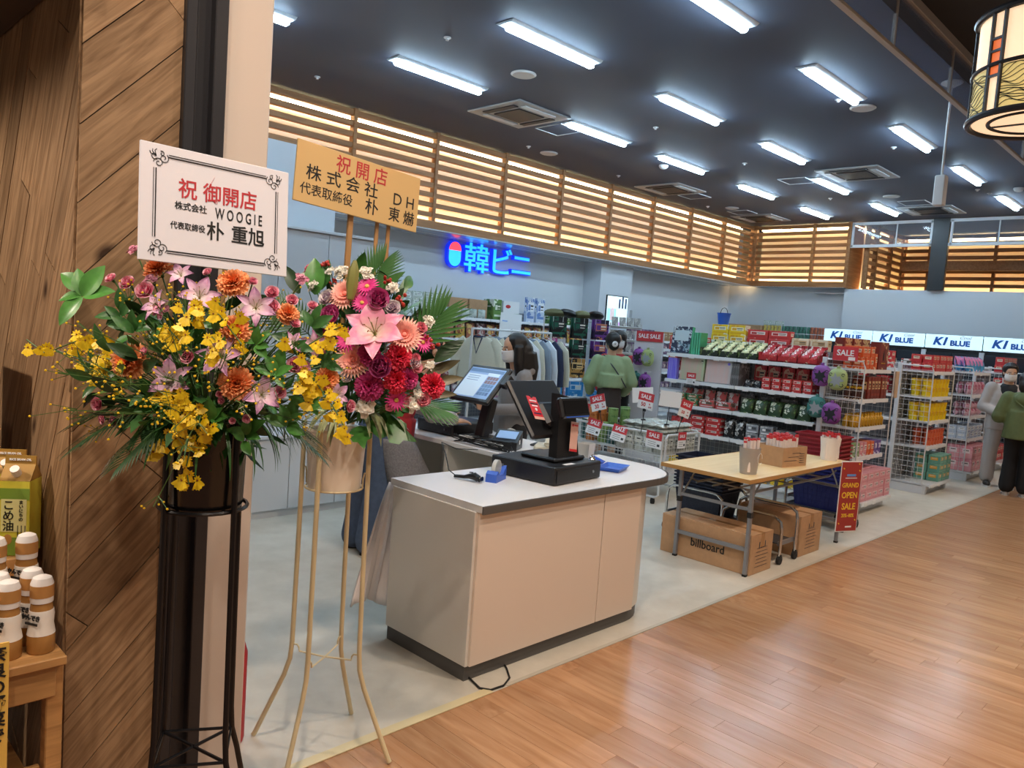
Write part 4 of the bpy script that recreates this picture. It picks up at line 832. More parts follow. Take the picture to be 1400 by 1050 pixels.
MB().box((0, 0, .094), (.14, .1, .004), (R(22), 0, 0)).build('screen', 'ui_blue', t); MB().box((-.04, -.081, .03), (.06, .003, .018)).build('sticker', 'card', t); MB().box((.09, 0, .05), (.003, .03, .03)).build('sticker', 'card', t)
t = thing('telephone', 'cream telephone handset resting on the second counter', 'telephone', (4.0, 3.53, ZB), R(35))
MB().box((0, 0, .025), (.16, .2, .05), ch=.015).build('base', mat('cream_plastic', 'd8d0b8', .4), t)
MB().tube([(-.1, 0, .06), (-.08, 0, .085), (0, 0, .1), (.08, 0, .085), (.1, 0, .06)], .018, 8, rs=[.026, .022, .017, .022, .026]).build('handset', 'cream_plastic', t)
t = thing('cable_tangle', 'tangle of thin black cables along the back edge of the second counter', 'cables', (3.7, 3.55, ZB))
rd = random.Random(5)
for k in range(9):
    p = [Vector((rd.uniform(-.093, -.03), rd.uniform(-.1, .6), .006+rd.random()*.07)) for _ in range(6)]
    q = []
    for i in range(5):
        for u in range(4): q.append(p[i].lerp(p[i+1], u/4))
    for _ in range(3): q = [q[0]]+[(q[i-1]+q[i]*2+q[i+1])/4 for i in range(1, len(q)-1)]+[q[-1]]
    MB().tube(q, .0035, 5).build('cable', 'rubber' if k < 7 else 'offwhite', t)
t = thing('scanner_stand', 'flat black scanner pad lying on the second counter', 'scanner', (4.13, 3.73, ZB), R(20)); MB().box((0, 0, .008), (.16, .1, .016), ch=.005).build('pad', 'dark_grey', t); MB().box((0, 0, .017), (.12, .07, .002)).build('glass', 'black_gloss', t)
# white wall units behind the cashier
mat('unit_white', 'd4d8dc', .4)
def cabinet(x0, w, n, y, z0, z1, d, label, plinth=.06):
    t = thing('storage_cabinet', label, 'cabinet', (x0, y, 0))
    MB().box((w/2, d/2+.02, (z0+z1)/2), (w, d, z1-z0)).build('body', 'unit_white', t)
    MB().box((w/2, d/2, z1+.012), (w+.02, d+.05, .024), ch=.003).build('top', 'unit_white', t)
    if plinth: MB().box((w/2, d/2+.03, plinth/2), (w, d, plinth)).build('plinth', 'unit_white', t)
    for k in range(n): MB().box((w*(k+.5)/n, .01, (z0+z1)/2), (w/n-.006, .02, z1-z0-.01), ch=.002).build('door', 'unit_white', t)
    return t
cabinet(2.35, 2.25, 5, 5.72, .06, .66, .4, 'low white cabinet with plain doors along the floor behind the cashier')
cabinet(2.35, 1.95, 4, 6.2, .0, 2.42, .4, 'tall white cabinet with plain doors behind the flower stands', 0)
struct(MB().box((3.2, 6.72, 2.6), (1.9, .1, 1.3)).build('wall_niche', 'wall_paint'))
struct(MB().box((3.15, 6.63, 2.725), (.06, .04, .562)).build('trim_niche_post', mat('bronze', '4a3e38', .5)))
# ================================================================ TABLE BY THE ENTRANCE, CARTS AND BOXES
mat('table_top', 'ecd0a0', .4, c2='e2c288', scale=3, stretch=(.6, 9, 9)); mat('table_leg', '8f9094', .4, .5); mat('table_edge', 'b88a50', .5)
t = thing('folding_table', 'beech topped folding table with grey steel legs holding poster tubes', 'table', (5.14, 2.59, 0))
TW, TD, TH = 1.82, .755, .73
MB().box((TW/2, TD/2, TH-.012), (TW, TD, .024), ch=.003).build('table_top', 'table_top', t)
b = MB()
for y in (-.001, TD+.001): b.box((TW/2, y, TH-.014), (TW+.004, .004, .03))
for x in (-.001, TW+.001): b.box((x, TD/2, TH-.014), (.004, TD, .03))
b.build('edge_band', 'table_edge', t)
for x in (.09, TW-.07):
    for y in (.02, .62):
        MB().box((x, y, TH/2-.012), (.028, .028, TH-.03), ch=.003).build('leg', 'table_leg', t); MB().box((x, y, .008), (.03, .03, .016)).build('foot', 'rubber', t)
        MB().box((x, y, .46), (.034, .034, .04)).build('hinge', 'plastic_black', t)
    MB().box((x, .32, .2), (.022, .6, .028)).build('rail', 'table_leg', t); MB().box((x, .32, .5), (.02, .6, .022)).build('rail', 'table_leg', t)
    s = 1 if x < 1 else -1
    for y in (.05, .6): MB().tube([(x, y, .5), (x+s*.2, y, TH-.03)], .008, 6).build('brace', 'steel', t)
for y in (.1, .24, .38, .52): MB().tube([(.15, y, .6), (TW-.15, y, .6)], .006, 6).build('shelf_wire', 'steel', t)
for x in (.3, .9, 1.5): MB().tube([(x, .08, .6), (x, .55, .6)], .006, 6).build('shelf_wire', 'steel', t)
for y in (.08, .54): MB().tube([(.09, y, .64), (.2, y, .6), (TW-.2, y, .6), (TW-.07, y, .64)], .007, 6).build('shelf_rail', 'steel', t)
# rolled posters in pots
mat('tube_paper', 'efe2da', .5); mat('tube_cap', 'c8383c', .4); mat('pot_grey', 'aaa29a', .4); mat('pot_white', 'eee6e0', .4)
def rolls(t, n, r, z0, z1, rr, seed, capz=.035, rect=None):
    rd = random.Random(seed)
    for k in range(n):
        if rect: x, y = (k % rect[0]-(rect[0]-1)/2)*rect[2], (k//rect[0]-(rect[1]-1)/2)*rect[2]
        else: a = k*2.4; q = r*math.sqrt((k+.5)/n); x, y = q*math.cos(a), q*math.sin(a)
        h = z1+rd.uniform(-.02, .015); o = MB().cyl((x, y, z0), (x, y, h), rr, 10).build('poster_roll', 'tube_paper', t)
        MB().cyl((x, y, h-capz), (x, y, h+.002), rr*1.06, 10).build('red_band', 'tube_cap', o)
t = thing('poster_pot', 'grey round pot full of rolled posters with red ends on the table corner', 'pot', (5.4, 2.745, TH))
MB().lathe([(.062, 0), (.08, .2), (.078, .2), (.06, .004), (0, .004)], 24).build('pot', 'pot_grey', t); rolls(t, 13, .06, .02, .265, .012, 1, .012)
MB().tube([(.02+.035*math.cos(a/9*2*PI), -.076, .12+.045*math.sin(a/9*2*PI)) for a in range(9)], .0015, 4).build('print_mark', 'card', t)
t = thing('poster_pot', 'white round pot of rolled posters with red ends by the sale banner', 'pot', (6.83, 2.72, TH))
MB().lathe([(.068, 0), (.088, .2), (.086, .2), (.066, .004), (0, .004)], 24).build('pot', 'pot_white', t); rolls(t, 19, .075, .02, .235, .012, 2, .02)
MB().tube([(.04+.03*math.cos(a/9*2*PI), -.08, .11+.045*math.sin(a/9*2*PI)) for a in range(9)], .0015, 4).build('print_mark', 'dark_grey', t)
t = thing('poster_box', 'open brown carton packed with white rolled posters with red ends on the table', 'box', (6.13, 2.84, TH), R(-8))
for x, y, w, d in ((0, -.128, .34, .006), (0, .128, .34, .006), (-.168, 0, .006, .256), (.168, 0, .006, .256)): MB().box((x, y, .08), (w, d, .16)).build('side', 'cardboard', t)
MB().box((0, 0, .004), (.33, .25, .006)).build('bottom', 'cardboard', t); rolls(t, 28, 0, .012, .24, .014, 3, .03, (7, 4, .03)) if False else rolls(t, 40, 0, .012, .24, .0145, 3, .022, (8, 5, .031))
for k in range(3): MB().box((-.06+.04*k, -.132, .05+.03*k), (.18-.03*k, .001, .003)).build('print_line', 'dark_grey', t)
for k in range(5): MB().box((.1, -.132, .03+.018*k), (.07, .001, .004)).build('print_line', 'dark_grey', t)
MB().box((.172, 0, .08), (.001, .08, .014)).build('print_line', 'dark_grey', t)
# sale banner hung on the table front
t = thing('sale_banner', 'red and yellow grand open sale banner hanging from the table front', 'banner', (6.9, 2.541, .12), R(-24))
mat('banner_red', 'a83a34', .5); mat('banner_yellow', 'f0c83c', .5)
MB().box((0, 0, .31), (.24, .006, .63), ch=.001).build('board', 'card', t); MB().box((0, -.004, .31), (.225, .003, .612)).build('print', 'banner_red', t)
for s, z, y in (('GRAND', .41, .058), ('OPEN', .32, .075), ('SALE', .22, .08), ('20%~80%', .14, .045)): txt(s, y, 'banner_yellow', t, (0, -.006, z), bold=.02, sx=.92 if len(s) < 6 else .8)
MB().box((0, -.006, .5), (.1, .001, .02)).build('small_print', 'ui_key', t); MB().box((0, -.006, .475), (.13, .001, .006)).build('small_print', 'card', t); MB().box((.02, -.006, .04), (.07, .001, .014)).build('small_print', 'card', t)
for x, z in ((-.09, .56), (.09, .54), (.09, .1), (-.09, .07), (.08, .6)): MB().box((x, -.006, z), (.016, .001, .01), (0, .6, 0)).build('confetti', 'banner_yellow', t)
# basket carts
def cart(name, label, loc, hoops, w, rz=0, wheel=.035):
    t = thing(name, label, 'basket cart', loc, rz)
    for x, h in hoops:
        MB().tube([(x, 0, .06), (x, 0, h-.1), (x, .012, h-.04), (x, .06, h-.005), (x, .1, h), (x, w-.1, h), (x, w-.06, h-.005), (x, w-.012, h-.04), (x, w, h-.1), (x, w, .06)], .0125, 8).build('hoop', 'chrome', t)
        for y in (0, w):
            c = MB().cyl((x, y-.012, wheel), (x, y+.012, wheel), wheel, 14).build('caster', 'rubber', t); MB().box((x, y, .06), (.02, .032, .04), ch=.003).build('caster_fork', 'black', c)
    x0, x1 = hoops[0][0], hoops[-1][0]
    for y in (.02, w-.02): MB().box(((x0+x1)/2, y, .16), (x1-x0, .012, .035)).build('side_bar', 'table_leg', t)
    MB().box(((x0+x1)/2, w/2, .16), (x1-x0, w-.04, .008)).build('base_plate', 'dark_grey', t)
    return t
cart('basket_cart', 'chrome basket cart carrying the tall stack of black baskets', (5.9, 3.2, 0), ((0, .41), (.42, .41)), .55)
cart('basket_cart', 'empty chrome basket cart behind the lettered carton', (5.76, 2.6, 0), ((0, .37), (.27, .42)), .52)
cart('basket_cart', 'chrome basket cart carrying dark blue baskets behind the sale banner', (7.33, 2.73, 0), ((0, .42), (.34, .42)), .58)
def basket_mesh(w, d, h, m, seed=0):
    b = MB(); s = .86
    for z0, z1, k in ((0, h, 1),):
        for sx in (-1, 1): b.add([(sx*w/2*s, -d/2*s, z0), (sx*w/2*s, d/2*s, z0), (sx*w/2, d/2, z1), (sx*w/2, -d/2, z1)], [(0, 1, 2, 3) if sx > 0 else (3, 2, 1, 0)])
        for sy in (-1, 1): b.add([(-w/2*s, sy*d/2*s, z0), (w/2*s, sy*d/2*s, z0), (w/2, sy*d/2, z1), (-w/2, sy*d/2, z1)], [(3, 2, 1, 0) if sy > 0 else (0, 1, 2, 3)])
    b.add([(-w/2*s, -d/2*s, 0), (w/2*s, -d/2*s, 0), (w/2*s, d/2*s, 0), (-w/2*s, d/2*s, 0)], [(3, 2, 1, 0)])
    # rim and ribs of the moulded grid
    for sy in (-1, 1): b.box((0, sy*(d/2+.007), h), (w+.028, .013, .014))
    for sx in (-1, 1): b.box((sx*(w/2+.007), 0, h), (.013, d+.028, .014))
    for k in range(15):
        f = (k-7)/7.5
        for sy in (-1, 1): b.tube([(f*w/2*s, sy*(d/2*s+.0012), .01), (f*w/2, sy*(d/2+.0012), h-.01)], .0012, 4)
    for k in range(11):
        f = (k-5)/5.5
        for sx in (-1, 1): b.tube([(sx*(w/2*s+.0012), f*d/2*s, .01), (sx*(w/2+.0012), f*d/2, h-.01)], .0012, 4)
    for z in (.3, .5, .7):
        q = s+(1-s)*z
        for sy in (-1, 1): b.box((0, sy*(d/2*q+.001), h*z), (w*q, .002, .005))
        for sx in (-1, 1): b.box((sx*(w/2*q+.001), 0, h*z), (.002, d*q, .005))
    return b.mesh('shopping_basket', m)
mat('basket_black', '1b2238', .45); mat('basket_blue', '1c2368', .4); mat('basket_red', 'a02a34', .4)
def stack(x, y, z, n, m, dz, rz, label, group, tilt=0, wd=(.33, .46)):
    me = basket_mesh(wd[0], wd[1], .24, m)
    for k in range(n):
        o = obj('shopping_basket', me, None, (x+tilt*k*.6, y, z+k*dz), (0, tilt*.5, rz+.001*((k*7) % 5-2))); tag(o, label, 'basket', group)
stack(6.11, 3.475, .165, 10, 'basket_black', .03, 0, 'nearly black plastic shopping basket in the tall stack on a chrome cart', 'black shopping baskets')
stack(7.5, 3.02, .165, 6, 'basket_blue', .034, 0, 'dark blue plastic shopping basket stacked behind the sale banner', 'blue shopping baskets', 0, (.268, .5))
t = cart('basket_cart', 'chrome basket cart carrying the leaning red baskets', (7.74, 2.95, 0), ((0, .4), (.34, .4)), .54)
stack(7.91, 3.22, .165, 11, 'basket_red', .042, 0, 'dark red plastic shopping basket in the leaning stack behind the table', 'red shopping baskets', 0, (.268, .46))
# cartons under the table
def carton(loc, w, d, h, rz, label, mark):
    t = thing('carton', label, 'box', loc, rz)
    MB().box((0, 0, h/2), (w, d, h), ch=.004).build('body', 'cardboard', t)
    for s in (-1, 1): MB().box((s*w/4, 0, h+.003), (w/2-.004, d, .005), (0, s*.012, 0)).build('flap', 'cardboard', t)
    MB().box((0, 0, h+.006), (.05, d+.004, .002)).build('packing_tape', mat('pack_tape', 'a87e54', .25), t); MB().box((0, -d/2-.001, h-.05), (.05, .002, .1)).build('packing_tape', 'pack_tape', t)
    if mark: txt('billboard', .088, 'ink_black', t, (-w/2-.002, -.03, h*.45), (PI/2, 0, -PI/2), bold=.012, sx=.95)
    b = thing
    for k in range(4): MB().box((-.045+.03*k, -d/2-.001, h*.72), (.012, .001, .05)).build('print_mark', 'dark_grey', t)
    for k in range(6): MB().box((.0, -d/2-.001, h*.18+.028*k), (.2-.02*(k % 3), .001, .003)).build('print_line', 'dark_grey', t)
carton((5.43, 2.98, 0), .34, .78, .3, 0, 'long brown carton with bold black lettering under the table', True)
carton((6.3, 2.875, 0), .4, .56, .33, 0, 'brown carton behind the empty basket cart under the table', False)
# ================================================================ GOODS, WAGON AND SHELVING
PM = {}
def pbox(w, d, h, m):
    k = ('b', w, d, h, m)
    if k not in PM:
        b = MB().box((0, 0, h/2), (w, d, h), ch=min(w, d, h)*.04); ms = [m]
        if m in PACKC and w > .04 and d > .01:      # printed title panel, picture block and lines on front, back and sides
            c = PACKC[m]; mat('lb_'+m, c[2], .4); mat('ld_'+m, c[1], .4); mat('lk_'+m, '2a2624' if int(c[0][:2], 16) > 110 else 'efe6d8', .5); ms += ['lb_'+m, 'ld_'+m, 'lk_'+m]; e = .0006
            for s in (-1, 1):
                b.box((0, s*(d/2+e/2), h*.62), (w*.72, e, h*.36), None, 1); b.box((w*.18*s, s*(d/2+e), h*.6), (w*.26, e, h*.24), None, 2); b.box((-w*.14*s, s*(d/2+e), h*.66), (w*.34, e, h*.07), None, 3); b.box((-w*.14*s, s*(d/2+e), h*.53), (w*.3, e, h*.035), None, 3); b.box((0, s*(d/2+e/2), h*.2), (w*.8, e, h*.1), None, 2)
                if d > .05: b.box((s*(w/2+e/2), 0, h*.6), (e, d*.6, h*.34), None, 1); b.box((s*(w/2+e), 0, h*.64), (e, d*.42, h*.06), None, 3)
        PM[k] = b.mesh('box', ms)
    return PM[k]
def pbag(w, d, h, m):
    """pillow pack with crimped ends, standing"""
    k = ('p', w, d, h, m)
    if k not in PM:
        b = MB()
        for s in (-1, 1):
            def fn(u, v, s=s):
                x = (u-.5)*2; z = (v-.5)*2; e = max(0, 1-abs(z)**3.2)*max(0, 1-x*x*x*x*.9)
                return Vector((x*w/2*(1-.05*(1-z*z)), s*(d/2*e+.0012)+.003*math.sin(x*9+z*5)*e, h*v))
            b.surf(fn if s < 0 else (lambda u, v: fn(1-u, v)), 8, 8)
        PM[k] = b.mesh('pouch', m, 60)
    return PM[k]
def ptub(r, h, m, taper=.8, lid=None):
    k = ('t', r, h, m, taper, lid)
    if k not in PM:
        b = MB().lathe([(0, 0), (r*taper, 0), (r*.96, h*.9), (r, h*.9), (r, h*.96), (r*.97, h), (0, h)], 16); 
        if lid: b.m = [1 if max(b.v[i][2] for i in f) > h*.93 else 0 for f in b.f]
        PM[k] = b.mesh('tub', [m, lid] if lid else m)
    return PM[k]
def pcan(r, h, m, top='steel'):
    k = ('c', r, h, m)
    if k not in PM: PM[k] = MB().lathe([(0, 0), (r*.9, 0), (r, h*.04), (r, h*.94), (r*.88, h), (0, h*.985)], 14).mesh('can', m)
    return PM[k]
def pbottle(r, h, m, cap):
    k = ('o', r, h, m)
    if k not in PM:
        b = MB().lathe([(0, 0), (r*.95, 0), (r, h*.03), (r, h*.58), (r*.6, h*.74), (r*.4, h*.8), (r*.4, h*.86)], 14); b.lathe([(r*.46, h*.84), (r*.46, h), (0, h)], 12, m=1); PM[k] = b.mesh('bottle', [m, cap])
    return PM[k]
def fill(fr, x0, x1, y, z, me, name, label, cat, group, nx, ny=1, dy=.1, nz=1, dz=.1, tilt=0, jit=.004, rz=0, seed=1, scl=None):
    """a block of like goods on a shelf: fr = (origin, turn); local x runs along the shelf front"""
    base, R0 = fr; rd = random.Random(seed)
    for k in range(nz):
        for j in range(ny):
            for i in range(nx):
                x = x0+(x1-x0)*((i+.5)/nx)+rd.uniform(-jit, jit); p = loc2(base, R0, x, y+dy*j+rd.uniform(-jit, jit), z+dz*k)
                o = obj(name, me[(i+j+k) % len(me)] if isinstance(me, list) else me, None, p, (tilt, 0, R0+rz+rd.uniform(-.04, .04)*(jit > 0)))
                if scl: o.scale = scl
                tag(o, label, cat, group)
mat('wire_white', 'dfe0e0', .35, .2); mat('shelf_white', 'd8dade', .4); mat('shelf_price', 'eef0f2', .5)
def wires(b, w, h, nx, nz, M, r=.0022):
    for i in range(nx+1): b.tube([M @ Vector((w*i/nx, 0, 0)), M @ Vector((w*i/nx, 0, h))], r, 4)
    for k in range(nz+1): b.tube([M @ Vector((0, 0, h*k/nz)), M @ Vector((w, 0, h*k/nz))], r, 4)
T_ = lambda x, y, z, rz=0: Matrix.Translation((x, y, z)) @ Matrix.Rotation(rz, 4, 'Z')
# ---------------- sale wagon
t = thing('sale_wagon', 'white wire sale wagon on casters filled with discounted tubs and pouches', 'wagon', (6.62, 4.32, 0))
WL, WW = 1.28, .7
for x in (0, WW):
    MB().tube([(x, 0, .72), (x, 0, .1), (x, .04, .07), (x, WL-.04, .07), (x, WL, .1), (x, WL, .68), (x, WL-.04, .72), (x, .04, .725), (x, 0, .7)], .012, 8).build('side_frame', 'wire_white', t)
for y in (0, WL): MB().tube([(.03, y-.02*(y == 0), .35), (.03, y-.02*(y == 0), .68), (.06, y-.02*(y == 0), .715), (WW-.06, y-.02*(y == 0), .715), (WW-.03, y-.02*(y == 0), .68), (WW-.03, y-.02*(y == 0), .35)], .012, 8).build('end_frame', 'wire_white', t)
for x, y, w, rz in ((0, 0, WL, PI/2), (WW, 0, WL, PI/2), (0, 0, WW, 0), (0, WL, WW, 0)):
    b = MB(); wires(b, w, .42, int(w/.045), 9, T_(x, y, .29, rz)); b.build('wire_panel', 'wire_white', t)
MB().box((WW/2, WL/2, .5), (WW-.02, WL-.02, .012)).build('inner_shelf', 'wire_white', t)
MB().box((WW/2, WL/2, .3), (WW-.02, WL-.02, .008)).build('bottom_panel', 'shelf_white', t)
for x in (0, WW):
    for y in (.06, WL-.06): MB().lathe([(0, 0), (.022, .004), (.026, .03), (.022, .056), (0, .06)], 10, (x, y, 0)).build('caster', 'rubber', t)
pack('pk_orange', 'c8783c', 'a85c2c', 'e0a468', 20); pack('pk_green', '7a9a58', '5a8048', 'b8c890', 20); pack('pk_teal', '2c5a58', '1c4448', '6a9890', 20); pack('pk_silver', 'c4c4b8', '8f9086', 'e8e8dc', 22, .3, .2)
WF = ((6.62, 4.32, 0), 0)
gw = 'discount tubs in the sale wagon'
for (x, y, m, n, lb) in ((.2, 1.16, 'pk_teal', 5, 'dark teal round tub stacked in the sale wagon'), (.12, 1.02, 'pk_orange', 5, 'orange brown round tub stacked in the sale wagon'), (.24, .98, 'pk_orange', 5, 'orange brown round tub stacked in the sale wagon'), (.12, .86, 'pk_green', 3, 'green round tub stacked in the sale wagon'), (.26, .84, 'pk_green', 5, 'green round tub stacked in the sale wagon'), (.36, .98, 'pk_orange', 4, 'orange brown round tub stacked in the sale wagon'), (.12, .73, 'pk_teal', 2, 'dark teal round tub stacked in the sale wagon'), (.4, .78, 'pk_green', 5, 'green round tub stacked in the sale wagon'), (.56, .9, 'pk_green', 5, 'green round tub stacked in the sale wagon')):
    for k in range(n): tag(obj('tub', ptub(.058, .075, m, .95), None, (6.62+x, 4.32+y, .507+.075*k)), lb, 'tub', gw)
fill(WF, .04, .66, .08, .507, pbox(.1, .115, .2, 'pk_silver'), 'pouch_block', 'silver grey seaweed pack standing in the sale wagon', 'pack', 'silver packs in the wagon', 6, 5, .12, 1, .2, jit=.0004)
fill(WF, .06, .64, .04, .733, pbag(.138, .045, .122, 'pk_silver'), 'pouch', 'silver grey seaweed pouch lying on the packs in the wagon', 'pouch', 'pouches on top of the wagon', 4, 4, .134, 2, .05, -PI/2+.05, .003, seed=4)
# price cards
def card(loc, rz, w, h, big, label, roll=0, stick=0, tilt=0):
    t = thing('sale_card', label, 'sign', loc, (tilt, roll, rz))
    MB().box((0, 0, h/2), (w, .003, h), ch=.0008).build('card', 'card', t); MB().box((0, -.002, h*.75), (w, .002, h*.5)).build('red_header', 'sale_red', t)
    txt('SALE', w*.3, 'ink_white', t, (0, -.0035, h*.74), bold=.02, sx=1.05)
    if big:
        txt(big, w*.3, 'ink_red', t, (-w*.12, -.0025, h*.26), bold=.02); txt('%', w*.13, 'ink_red', t, (w*.28, -.0025, h*.34), bold=.02); txt('OFF', w*.12, 'ink_red', t, (w*.32, -.0025, h*.16), bold=.02)
    else:
        for k in range(3): MB().box((-w*.1, -.0022, h*(.12+.12*k)), (w*.5, .001, h*.03)).build('print_line', 'grey', t)
        MB().box((w*.32, -.0022, h*.2), (w*.16, .001, h*.14)).build('price_mark', 'dark_grey', t)
    if stick: MB().cyl((0, .006, -stick), (0, .006, h*.5), .004, 6).build('stick', 'plastic_black', t); MB().box((0, .004, -.01), (.03, .014, .03), ch=.003).build('clip', 'plastic_black', t)
    return t
q = -PI/2
card((6.575, 5.33, .76), q, .13, .17, None, 'small sale card at the far end of the wagon', .1)
card((6.575, 5.12, .87), q, .2, .17, '30', 'tilted sale thirty percent off card above the wagon tubs', -.3, .14)
card((6.575, 5.2, .6), q, .19, .17, None, 'sale price card on the wagon rail under the tubs', .12, 0, -.25)
card((6.575, 4.86, .58), q, .19, .17, None, 'sale price card midway along the wagon rail', .12, 0, -.25)
card((6.575, 4.54, .96), q, .19, .17, '50', 'upright sale fifty percent off card on a black stick over the wagon', .1, .26)
card((6.575, 4.4, .58), q, .19, .17, None, 'sale price card on the wagon corner next to the leg', .06)
card((6.92, 4.285, .57), 0, .15, .17, None, 'sale price card on the wagon end facing the table', .03)
card((6.9, 4.285, .9), R(-20), .15, .18, '50', 'leaning sale fifty percent card over the wagon end', .3, .2)
for x, y, z, rl in ((6.8, 4.72, 1.0, -.1), (6.75, 4.36, 1.0, .06)):
    t = thing('blank_card', 'blank white card on a thin stick over the wagon goods', 'sign', (x, y, z-.02), (0, rl, R(-50)), 'blank cards over the wagon'); MB().box((0, 0, .1), (.22, .004, .16), ch=.001).build('card', 'card', t); MB().cyl((0, .006, -.163), (0, .006, .12), .004, 6).build('stick', 'plastic_black', t); MB().box((0, .006, -.163), (.05, .05, .012), ch=.003).build('foot', 'plastic_black', t)
# ---------------- gondolas
def gondola(name, label, loc, rz, L, depth, zs, H, mesh_back=True, base=True, ends=(0, 1), mid=True, depths=None, sidemesh=False):
    t = thing(name, label, 'shelving', loc, rz)
    posts = [-L, 0] if not mid else [-L, -L/2, 0]
    for x in posts: MB().box((x, depth+.02, H/2), (.04, .05, H), ch=.003).build('upright', 'shelf_white', t)
    if mesh_back:
        b = MB(); wires(b, L, H-.15, int(L/.06), int((H-.15)/.06), T_(-L, depth-.005, .14)); b.build('mesh_back', 'wire_white', t)
    MB().box((-L/2, depth+.01, H/2), (L, .012, H-.04)).build('back_panel', mat('back_grey', '8c8f95', .6), t)
    for i, z in enumerate(zs):
        d = depths[i] if depths else depth
        for a, c in zip(posts[:-1], posts[1:]):
            s = MB().box(((a+c)/2, depth-d/2, z-.012), (c-a-.004, d, .024), ch=.003).build('shelf', 'shelf_white', t)
            MB().box(((a+c)/2, depth-d-.004, z-.0205), (c-a-.01, .006, .038)).build('price_rail', 'shelf_price', s)
            for j in range(max(1, int((c-a)/.3))): MB().box((a+.12+.29*j+.05*math.sin(i*3+j*5), depth-d-.008, z-.026), (.075, .003, .045)).build('price_tag', 'card', s)
    if base: MB().box((-L/2, depth/2+.02, .05), (L, depth-.04, .1)).build('plinth', 'shelf_white', t)
    if sidemesh:
        for x in (-L, 0):
            d = (depths or [depth])[0]; b = MB(); wires(b, d*.8, H-.2, 6, 22, T_(x, depth-d*.8, .13, PI/2)); 
            b.tube([(x, depth, H-.02), (x, depth-d*.75, H-.02), (x, depth-d*.8, H-.08), (x, depth-d*.8, .13)], .008, 8); b.build('side_grid', 'wire_white', t)
    return t
ZS = [.13, .58, .9, 1.2, 1.52]
gondola('gondola_shelf', 'long white gondola shelf of sweets facing the wagon', (8.2, 3.47, 0), q, 1.93, .42, ZS, 1.62)
G1 = ((8.2, 3.47, 0), q)
def gx(y): return 3.47-y        # world Y -> local x on gondola one
pack('pk_holo', '8f86d8', 'a8e0c8', 'e8b8c8', 3, .15, .6); pack('pk_candyY', 'e8e4b0', '4a6a30', 'f4f4f0', 24); pack('pk_candyR', 'c02c34', 'f0e8e0', '7a1c24', 24); pack('pk_dark', '2c3428', '6a8048', 'd8d8c0', 22); pack('pk_red', 'b8282c', 'd84a44', 'e8c8a8', 18); pack('pk_yellow', 'eec820', 'e0a81c', 'f8f0d0', 14)
pack('pk_redbox', 'cc3a38', 'b82a30', 'f0e0d8', 9); pack('pk_cream', 'e8dcc0', 'd8c49c', 'c8a878', 9); pack('pk_grnpk', '3c7a50', 'e8e0d0', 'b86a3a', 16); pack('pk_pinkred', 'd05a58', 'e8e0dc', '7a6a58', 16); pack('pk_bw', '2a2a2c', 'd8d8d4', '8a8a88', 24, .25, .3); pack('pk_silv', 'b8bcc4', 'e4e8ec', '5a5e68', 16, .25, .5); pack('pk_grn', '2c4a2c', 'dfe4d0', '6a8a4a', 20); pack('pk_greybox', '6a6868', '8a8888', 'c8c4c0', 14)
pack('pk_album', '26324c', 'c8d4dc', '8aa8b8', 30); mat('holo_green', '9ae0a4', .15, 0, c2='f0a8b0', scale=5, stretch=(1, .1, .1)); mat('holo_silver', 'c8d8dc', .15, 0, c2='f0b8a8', scale=5, stretch=(1, .1, .1)); mat('holo_purple', '5a48f0', .1, 0, c2='b0a8f8', scale=12, stretch=(6, 6, .3)); mat('holo_edge', '6ad0a0', .2, .4)
# top shelf
t = thing('photo_album', 'tall dark patterned album box with white title panel leaning on the top gondola shelf', 'album', loc2(G1[0], q, gx(5.27), .1, 1.52), (R(-8), 0, q)); MB().box((0, 0, .17), (.27, .05, .33), ch=.003).build('box', 'pk_album', t); MB().box((0, -.027, .22), (.2, .003, .13)).build('title_panel', mat('panel_ice', 'c4d8e0', .4), t); MB().box((.14, 0, .17), (.006, .052, .33)).build('foil_edge', 'holo_edge', t)
fill(G1, gx(5.12), gx(4.99), .17, 1.52, pbox(.025, .16, .27, 'holo_edge'), 'album', 'thin iridescent green album standing on the top gondola shelf', 'album', 'green albums', 4, jit=0)
def candy_tray(x0, x1, m1, m2, label, k0):
    w = x1-x0; t = thing('candy_tray', label, 'display box', loc2(G1[0], q, (x0+x1)/2, .02, 1.52), q, 'open candy display boxes')
    MB().box((0, .003, .035), (w-.006, .006, .07)).build('front', m2, t); MB().box((0, .125, .006), (w-.006, .25, .012)).build('bottom', m2, t)
    for s in (-1, 1): MB().box((s*(w/2-.006), .125, .05), (.005, .25, .1)).build('side', m2, t)
    hd = MB().box((0, .232, .1), (w-.006, .006, .2), (-.06, 0, 0)).build('header', m1, t)
    rd = random.Random(k0)
    for r in range(3):
        for c in range(2): obj('candy_pack', pbag(.1, .045, .12, m1), t, ((c-.5)*w*.48, .03+.06*r, .055+.028*r), (-1.0+rd.uniform(-.1, .1), rd.uniform(-.06, .06), rd.uniform(-.08, .08)))
xs = [gx(4.95), gx(4.7), gx(4.45), gx(4.2)]
for i in range(3): candy_tray(xs[i], xs[i+1], 'pk_candyY', 'pk_dark', 'black candy display box of pale yellow packs on the top gondola shelf', i)
xs = [gx(4.19), gx(3.96), gx(3.73), gx(3.5)]
for i in range(3): candy_tray(xs[i], xs[i+1], 'pk_candyR', 'pk_red', 'dark red candy display box of red packs on the top gondola shelf', 10+i)
fill(G1, gx(4.97), gx(4.5), .335, 1.6702, pbox(.225, .11, .12, 'pk_yellow'), 'carton', 'yellow snack carton stacked above the candy displays', 'box', 'yellow cartons on the gondola', 2, 1, .1, 2, .12)
